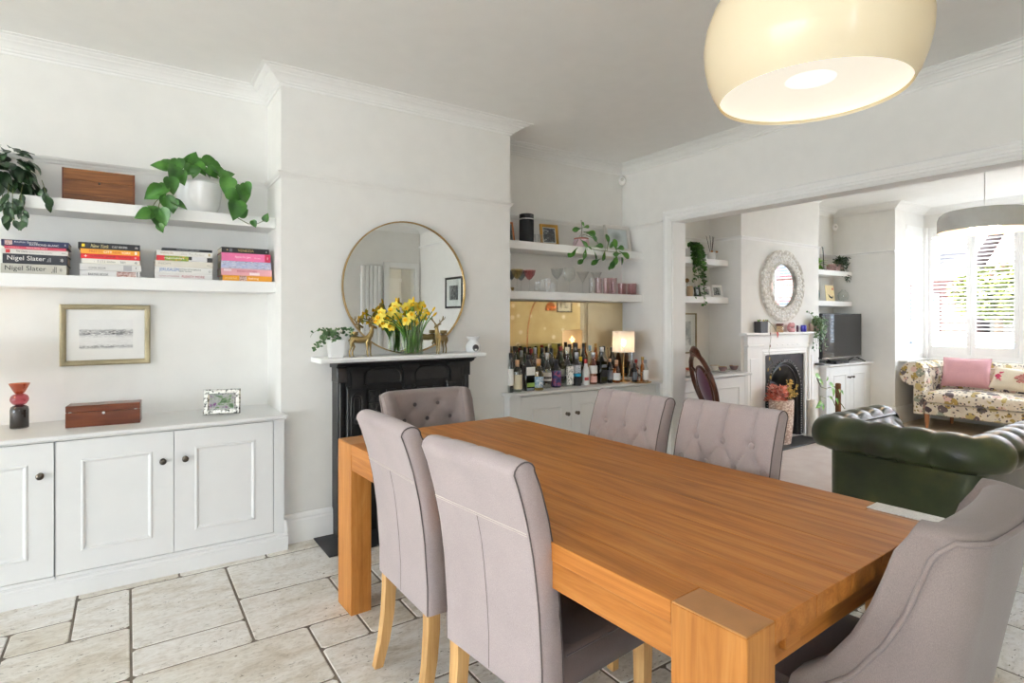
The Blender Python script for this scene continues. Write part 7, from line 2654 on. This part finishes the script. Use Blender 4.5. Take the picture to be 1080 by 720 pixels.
def pillow(name, lab, loc, rot, w, h, th, mat, extra=None):
    t = thing(name, lab, 'cushion', loc)
    t.rotation_euler = rot
    mb = MB()
    def fn(sgn):
        def q(u, v):
            a, b = 2 * u - 1, 2 * v - 1
            e = max(0, (1 - a ** 4) * (1 - b ** 4)) ** .6
            pin = 1 - .06 * (1 - abs(a) ** 2) * abs(b) ** 3 - .0
            pin2 = 1 - .06 * (1 - abs(b) ** 2) * abs(a) ** 3
            return (a * w / 2 * pin2, sgn * th / 2 * e, h / 2 + b * h / 2 * pin)
        return q
    mb.grid(fn(-1), 24, 20).grid(fn(1), 24, 20)
    mb.build('cover', mat, t, 70)
    pts = [(-w / 2, 0, 0), (-w / 4, 0, h * .02), (0, 0, h * .03), (w / 4, 0, h * .02), (w / 2, 0, 0), (w / 2 * .96, 0, h / 4), (w / 2 * .94, 0, h / 2), (w / 2 * .96, 0, h * .75), (w / 2, 0, h), (0, 0, h * .97), (-w / 2, 0, h), (-w / 2 * .94, 0, h / 2)]
    MB().tube(pts, .004, 6, closed=True).build('seam', mat, t, 60)
    return t


q = on(1016, 413, 'x', 8.15)
k = fabric('pink_linen', S(214, 164, 170))
pillow('cushion', 'dusty pink square cushion on the floral sofa', (8.20, q.y, .50), (math.radians(-20), 0, -PI / 2 + .12), .46, .36, .15, k)
q = on(1076, 418, 'x', 8.10)
t = pillow('cushion', 'cream oblong cushion with pink rosettes on the floral sofa', (8.14, q.y, .50), (math.radians(-30), .10, -PI / 2 - .02), .58, .27, .13, fabric('cream_linen', S(234, 222, 200)))
for i, c_ in enumerate(((206, 80, 110), (206, 140, 130), (206, 80, 110))):
    mb = MB()
    R = random.Random(i)
    for j in range(40):
        a, r = R.uniform(0, 2 * PI), .055 * R.random() ** .5
        mb.ball((-.19 + i * .175 + r * math.cos(a), -.068 + .02 * abs(i - 1), .135 + r * math.sin(a)), .012, 6, 4)
    mb.build('rosette', plain('rosette_%d_%d' % (i, c_[1]), S(*c_), .9), t, 60)

# carved chair with purple seat just inside the opening
M['walnut'] = wood('carved_walnut', S(48, 24, 14), S(86, 46, 28), S(116, 68, 42), 'z', .3, coat=.2)
M['purple'] = fabric('purple_velvet', S(92, 30, 66), sheen=.5)
c = thing('carved_chair', 'carved dark wood chair with purple upholstery just inside the living room', 'chair', (4.37, 2.95, .004), math.radians(-120))
c.scale = (1.06, 1.06, 1.06)
# seat
mb = MB()
mb.lathe([(0, .39), (.20, .39), (.235, .41), (.24, .44), (.215, .47), (.12, .485), (0, .488)], 32, sx=1.0, sy=1.02)
mb.build('seat', M['purple'], c, 60)
MB().lathe([(.19, .355), (.235, .36), (.243, .385), (.235, .41), (.19, .41)], 32).build('seat_rail', M['walnut'], c, 50)
# cabriole front legs
for s in (-1, 1):
    MB().tube([(s * .17, .155, .38), (s * .195, .185, .33), (s * .20, .19, .26), (s * .18, .175, .16), (s * .17, .175, .07), (s * .185, .20, .02), (s * .19, .215, .008)], [.034, .038, .032, .022, .017, .020, .016], 10).build('leg', M['walnut'], c, 60)
    MB().tube([(s * .15, -.19, .40), (s * .155, -.205, .2), (s * .165, -.26, .008)], [.024, .020, .016], 8).build('leg', M['walnut'], c, 60)


def bk(z):            # backwards lean of the chair back
    return -.20 - (z - .42) * .30


# balloon back: outer hoop, inner padded panel in its own hoop, carved crest
hoop = []
for i in range(25):
    a = PI * 1.5 - 2 * PI * i / 24
    hoop.append((.20 * math.cos(a), .71 + .235 * math.sin(a)))
MB().tube([(x, bk(z), z) for x, z in hoop], .019, 8, closed=True).build('back_frame', M['walnut'], c, 60)
inner_h = [(.125 * math.cos(2 * PI * i / 24), .68 + .165 * math.sin(2 * PI * i / 24)) for i in range(24)]
MB().tube([(x, bk(z) + .004, z) for x, z in inner_h], .013, 8, closed=True).build('panel_hoop', M['walnut'], c, 60)
mb = MB()
for sg in (-1, 1):
    mb.grid(lambda u, v: (.122 * v * math.cos(2 * PI * u), bk(.68 + .162 * v * math.sin(2 * PI * u)) + sg * .022 * (1 - v * v), .68 + .162 * v * math.sin(2 * PI * u)), 24, 6, cu=True)
mb.build('back_pad', M['purple'], c, 60)
MB().tube([(-.09, bk(.925), .925), (-.045, bk(.965), .965), (0, bk(.985), .985), (.045, bk(.965), .965), (.09, bk(.925), .925)], [.014, .024, .030, .024, .014], 10).ball((0, bk(.99) + .012, .985), (.03, .02, .022), 10, 7).build('crest', M['walnut'], c, 60)
for s in (-1, 1):
    MB().tube([(s * .14, bk(.42), .42), (s * .155, bk(.5), .50), (s * .17, bk(.56), .56)], [.022, .02, .018], 8).build('back_post', M['walnut'], c, 60)
    MB().tube([(s * .10, bk(.80), .80), (s * .15, bk(.83), .83)], .010, 6).build('back_link', M['walnut'], c, 60)

# ================================================================== GREY PENDANT IN THE LIVING ROOM
p2 = thing('pendant_lamp', 'flat grey drum pendant lamp in front of the bay window', 'lamp', (5.60, 1.595, 2.005))
k = plain('grey_lacquer', S(204, 204, 199), .25, coat=.3)
prof = [(.298, 0), (.302, .004), (.302, .10), (.29, .135), (.262, .158), (.22, .166), (.05, .170), (0, .171)]
MB().lathe(prof, 64).build('shade', k, p2, 40)
MB().lathe([(.298, .001), (.292, .10), (.26, .15), (0, .162)], 48).build('reflector', plain('warm_reflector', S(244, 226, 204), .6), p2, 40)
MB().lathe([(0, .04), (.12, .042), (.13, .055), (.12, .075), (0, .078)], 32).build('light_disc', glow('disc_warm', (1.0, .78, .56, 1), 40.0), p2, 50)
MB().tube([(0, 0, .17), (0, 0, .36), (.008, 0, .50), (0, 0, CEIL - 2.005 - .02)], .003, 6).build('cord', M['white'], p2)
MB().lathe([(0, CEIL - 2.005), (.05, CEIL - 2.005), (.05, CEIL - 2.005 - .02), (0, CEIL - 2.005 - .03)], 24).build('ceiling_rose', M['white'], p2, 40)

# ================================================================== seen only in the mirrors
M['olive'] = fabric('olive_velvet', S(126, 120, 40), sheen=.5)
o = thing('olive_sofa', 'olive velvet sofa reflected in the bronze mirror behind the bottles', 'sofa', (6.30, -.10, 0))
fr, P, S_ = rolled_frame([(-.68, .40), (-.68, -.30), (.72, -.30), (.72, .40)][::-1], .10, .10, .78, .085, .16, .42, .20, .06, .03, .18)
fr.build('frame', M['olive'], o, 55)
MB().box(-.50, .54, -.10, .38, .10, .30, .01).build('seat_base', M['olive'], o)
cushion_box(MB(), -.50, .54, -.12, .42, .30, .43, .03).build('seat_cushion', M['olive'], o, 60)
picture_frame('framed_print', 'dark framed print on the gold wallpaper, seen in the bronze mirror', 'picture', .36, .47, (6.80, LRY + .018, 1.43), PI, .022, .018, M['black'], .05, M['paper'], blotch('grey_landscape', [(.3, S(90, 90, 92)), (.55, S(210, 208, 202))], 3))
M['copper'] = plain('copper', S(206, 130, 92), .18, 1.0, var=.03)
a_ = thing('arc_lamp', 'copper arc floor lamp reflected in the bronze mirror', 'lamp', (5.39, .22, .004))
MB().lathe([(0, 0), (.15, 0), (.15, .02), (.02, .025), (.012, .03)], 28).build('base', M['slate'], a_, 40)
MB().tube([(0, 0, .02), (0, 0, .9)] + bez((0, 0, 1.0), (.02, 0, 1.60), (.30, 0, 1.82), (.48, 0, 1.58), 16), .009, 8).build('arm', M['copper'], a_, 60)
MB().lathe([(.09, -.06), (.094, -.03), (.085, .02), (.06, .06), (.02, .085), (0, .088), ], 28, (.48, 0, 1.50)).build('shade', M['copper'], a_, 60)
rd = thing('column_radiator', 'tall white vertical radiator on the rear wall, seen in the round mirror', 'radiator', (3.06, RY + .04, .25))
for i in range(5):
    MB().box(-.16 + i * .065, -.105 + i * .065, -.02, .03, 0, 1.87, .01).build('column', M['white'], rd)
MB().box(-.165, .165, -.03, -.015, .1, .14).box(-.165, .165, -.03, -.015, 1.7, 1.74).build('bracket', M['white'], rd)
MB().tube([(-.13, 0, .0), (-.13, 0, -.20)], .008, 8).tube([(.13, 0, 0), (.13, 0, -.20)], .008, 8).build('pipe', M['chrome'], rd, 60)
pf = picture_frame('framed_print', 'black framed print on the dining room wall, seen in the round mirror', 'picture', .50, .45, (PX0 - .02, -.31, 1.46), -PI / 2, .03, .018, M['black'], .09, M['paper'], blotch('dark_engraving', [(.35, S(40, 42, 46)), (.6, S(150, 150, 150))], 4))
# ================================================================== OUTSIDE THE BAY WINDOW
GZ = -.45
M['tarmac'] = plain('tarmac', S(120, 120, 122), .9, var=.1, bump=.3)
M['paving'] = plain('paving', S(172, 168, 162), .9, var=.06, bump=.2)
k = NT('brick')
k.set(.9)
br = k.n('ShaderNodeTexBrick')
br.inputs['Color1'].default_value = S(74, 28, 24)
br.inputs['Color2'].default_value = S(56, 22, 20)
br.inputs['Mortar'].default_value = S(104, 94, 86)
br.inputs['Scale'].default_value = 1.0
br.inputs['Brick Width'].default_value = .225
br.inputs['Row Height'].default_value = .075
br.inputs['Mortar Size'].default_value = .006
mp = k.n('ShaderNodeMapping')
mp.inputs['Rotation'].default_value = (0, PI / 2, PI / 2)
tc = k.n('ShaderNodeTexCoord')
k.l(tc.outputs['Object'], mp.inputs[0])
k.l(mp.outputs[0], br.inputs[0])
k.base(br.outputs[0])
M['brick'] = k.m
struct('ground_street', MB().box(8.9, 60, -25, 60, GZ - .2, GZ), M['paving'])
rd_ = MB().box(12.5, 17.5, -25, 60, GZ, GZ + .01)
struct('road', rd_, M['tarmac'])


def house(lab, y0, y1, x0, h, wallm, trim, roofc):
    t = thing('house', lab, 'house', (x0, (y0 + y1) / 2, GZ))
    w = y1 - y0
    MB().box(0, 6, -w / 2, w / 2, 0, h).build('wall', wallm, t)
    MB().prism([(-.4, h), (3, h + 2.2), (6.4, h)], -w / 2, w / 2, 'xz').build('roof', plain('roof_%d' % roofc[0], S(*roofc), .8, var=.1), t)
    for cy in (-w * .27, w * .27):
        for zz in (.9, 3.4):
            wd = MB().box(-.06, .05, cy - .62, cy + .62, zz - .1, zz + 1.65).build('window', trim, t)
            MB().box(-.08, -.055, cy - .5, cy - .04, zz, zz + 1.5).box(-.08, -.055, cy + .04, cy + .5, zz, zz + 1.5).build('pane', plain('far_pane', S(28, 36, 48), .1, var=.1), wd)
    d = MB().box(-.06, .05, -.5, .5, 0, 2.2).build('door', plain('far_door', S(70, 80, 96), .5), t)
    MB().box(-.02, 0.2, -w / 2, w / 2, h - .25, h).build('eaves', trim, t)
    c_ = MB().box(2.5, 3.4, w / 2 - 1.2, w / 2 - .4, h + 1.4, h + 3.2).build('chimney', wallm, t)
    MB().lathe([(0, 0), (.14, 0), (.11, .5), (0, .5)], 12, (2.95, w / 2 - .8, h + 3.2)).build('chimney_pot', plain('terracotta_pot', S(150, 84, 60), .8), c_, 40)


twhite = plain('far_white_trim', S(150, 150, 148), .6)
tred = plain('far_maroon_trim', S(78, 20, 28), .6)
house('red brick house across the street seen through the left shutter', 6.3, 12.5, 21.0, 3.2, M['brick'], twhite, (58, 52, 52))
house('pale rendered house with maroon windows seen through the right shutter', .2, 6.0, 21.5, 3.3, plain('render', S(92, 88, 82), .9), tred, (100, 70, 62))
house('red brick house across the street on the far left', 13.0, 19.5, 21.0, 5.6, M['brick'], twhite, (88, 82, 82))
house('red brick house across the street on the right', -7.0, -.2, 21.0, 5.6, M['brick'], tred, (92, 84, 82))
R = random.Random(77)
# blossoming street tree
t = thing('street_tree', 'yellow green tree across the street seen through the right shutter', 'tree', (18.6, 5.0, GZ))
MB().tube([(0, 0, 0), (.05, .02, 1.2), (0, 0, 2.2)], [.12, .10, .07], 8).build('trunk', plain('bark', S(96, 80, 66), .9, bump=.5), t, 60)
lf = leaf_mesh('leaf', .16, .10, leafmat('spring_leaf', S(40, 52, 14), S(98, 100, 30)), 'oval', .2, .2)
fo = MB()
for i in range(1500):
    a, e, r = R.uniform(0, 2 * PI), R.uniform(-1, 1), R.random() ** .35
    p_ = Vector((math.cos(a) * math.sqrt(1 - e * e) * r * 1.0, math.sin(a) * math.sqrt(1 - e * e) * r * 1.0, 2.4 + e * r * .75))
    join_leaf(fo, lf, p_, (R.uniform(-1, 1), R.uniform(-1, 1), R.uniform(-1, 1)), (R.uniform(-1, 1), .3, 1), R.uniform(.7, 1.3))
fo.build('crown', lf.materials[0], t, 60, kind='stuff')
# hedges
for lab, x, y0, y1, h in (('low clipped hedge across the street on the left', 19.4, 6.4, 12.0, .95), ('low leafy hedge across the street on the right', 19.8, 1.5, 5.8, .9)):
    t = thing('hedge', lab, 'hedge', (x, (y0 + y1) / 2, GZ))
    hb = MB().box(-.25, .25, (y0 - y1) / 2, (y1 - y0) / 2, 0, h - .1, .08)
    hb.build('core', M['leafdark'], t)
    fo = MB()
    for i in range(900):
        yy = R.uniform((y0 - y1) / 2, (y1 - y0) / 2)
        s = R.random()
        p_ = Vector((-.27, yy, R.uniform(.05, h))) if s < .6 else Vector((R.uniform(-.27, .27), yy, h - .08))
        join_leaf(fo, lf, p_, (R.uniform(-1, .2), R.uniform(-1, 1), R.uniform(-.3, 1)), (-1, 0, .5), R.uniform(.5, .9))
    fo.build('leaves', M['leafbright'], t, 60, kind='stuff')
# parked car
t = thing('parked_car', 'silver blue car parked across the street below the right shutter', 'car', (16.4, 4.6, GZ + .01))
cb = plain('car_paint', S(176, 190, 206), .25, .3, coat=.5)
side = [(-2.05, .30), (-2.1, .62), (-1.95, .80), (-1.2, .90), (-.55, 1.36), (.75, 1.40), (1.45, .98), (2.0, .90), (2.1, .6), (2.05, .30)]
mb = MB()
mb.M = Matrix.Rotation(PI / 2, 4, 'Z')
mb.prism(side, -.85, .85, 'xz').build('body', cb, t)
mb = MB()
mb.M = Matrix.Rotation(PI / 2, 4, 'Z')
for s in (-.858, .852):
    mb.prism([(-1.0, .94), (-.5, 1.30), (.68, 1.33), (1.25, .97)], s, s + .006, 'xz')
mb.build('side_windows', plain('car_glass', S(30, 36, 44), .08), t)
for yy in (-1.3, 1.3):
    for xx in (-.80, .80):
        kb = MB()
        kb.M = Matrix.Translation((xx, yy, .32)) @ Matrix.Rotation(PI / 2, 4, 'Y')
        w_ = kb.lathe([(0, -.09), (.30, -.09), (.32, -.07), (.32, .07), (.30, .09), (0, .09)], 24).build('wheel', M['black'], t, 40)
        kb = MB()
        kb.M = Matrix.Translation((xx, yy, .32)) @ Matrix.Rotation(PI / 2, 4, 'Y')
        kb.lathe([(0, -.095), (.20, -.094), (.20, .094), (0, .095)], 20).build('hub_cap', M['silver'], w_, 40)
# unseen patio beyond the garden doors, paled to bounce light onto the ceiling
struct('ground_garden', MB().box(-30, GX - .15, -20, 25, -.3, -.15), plain('patio_stone', S(236, 233, 226), .95, var=.03, bump=.3))
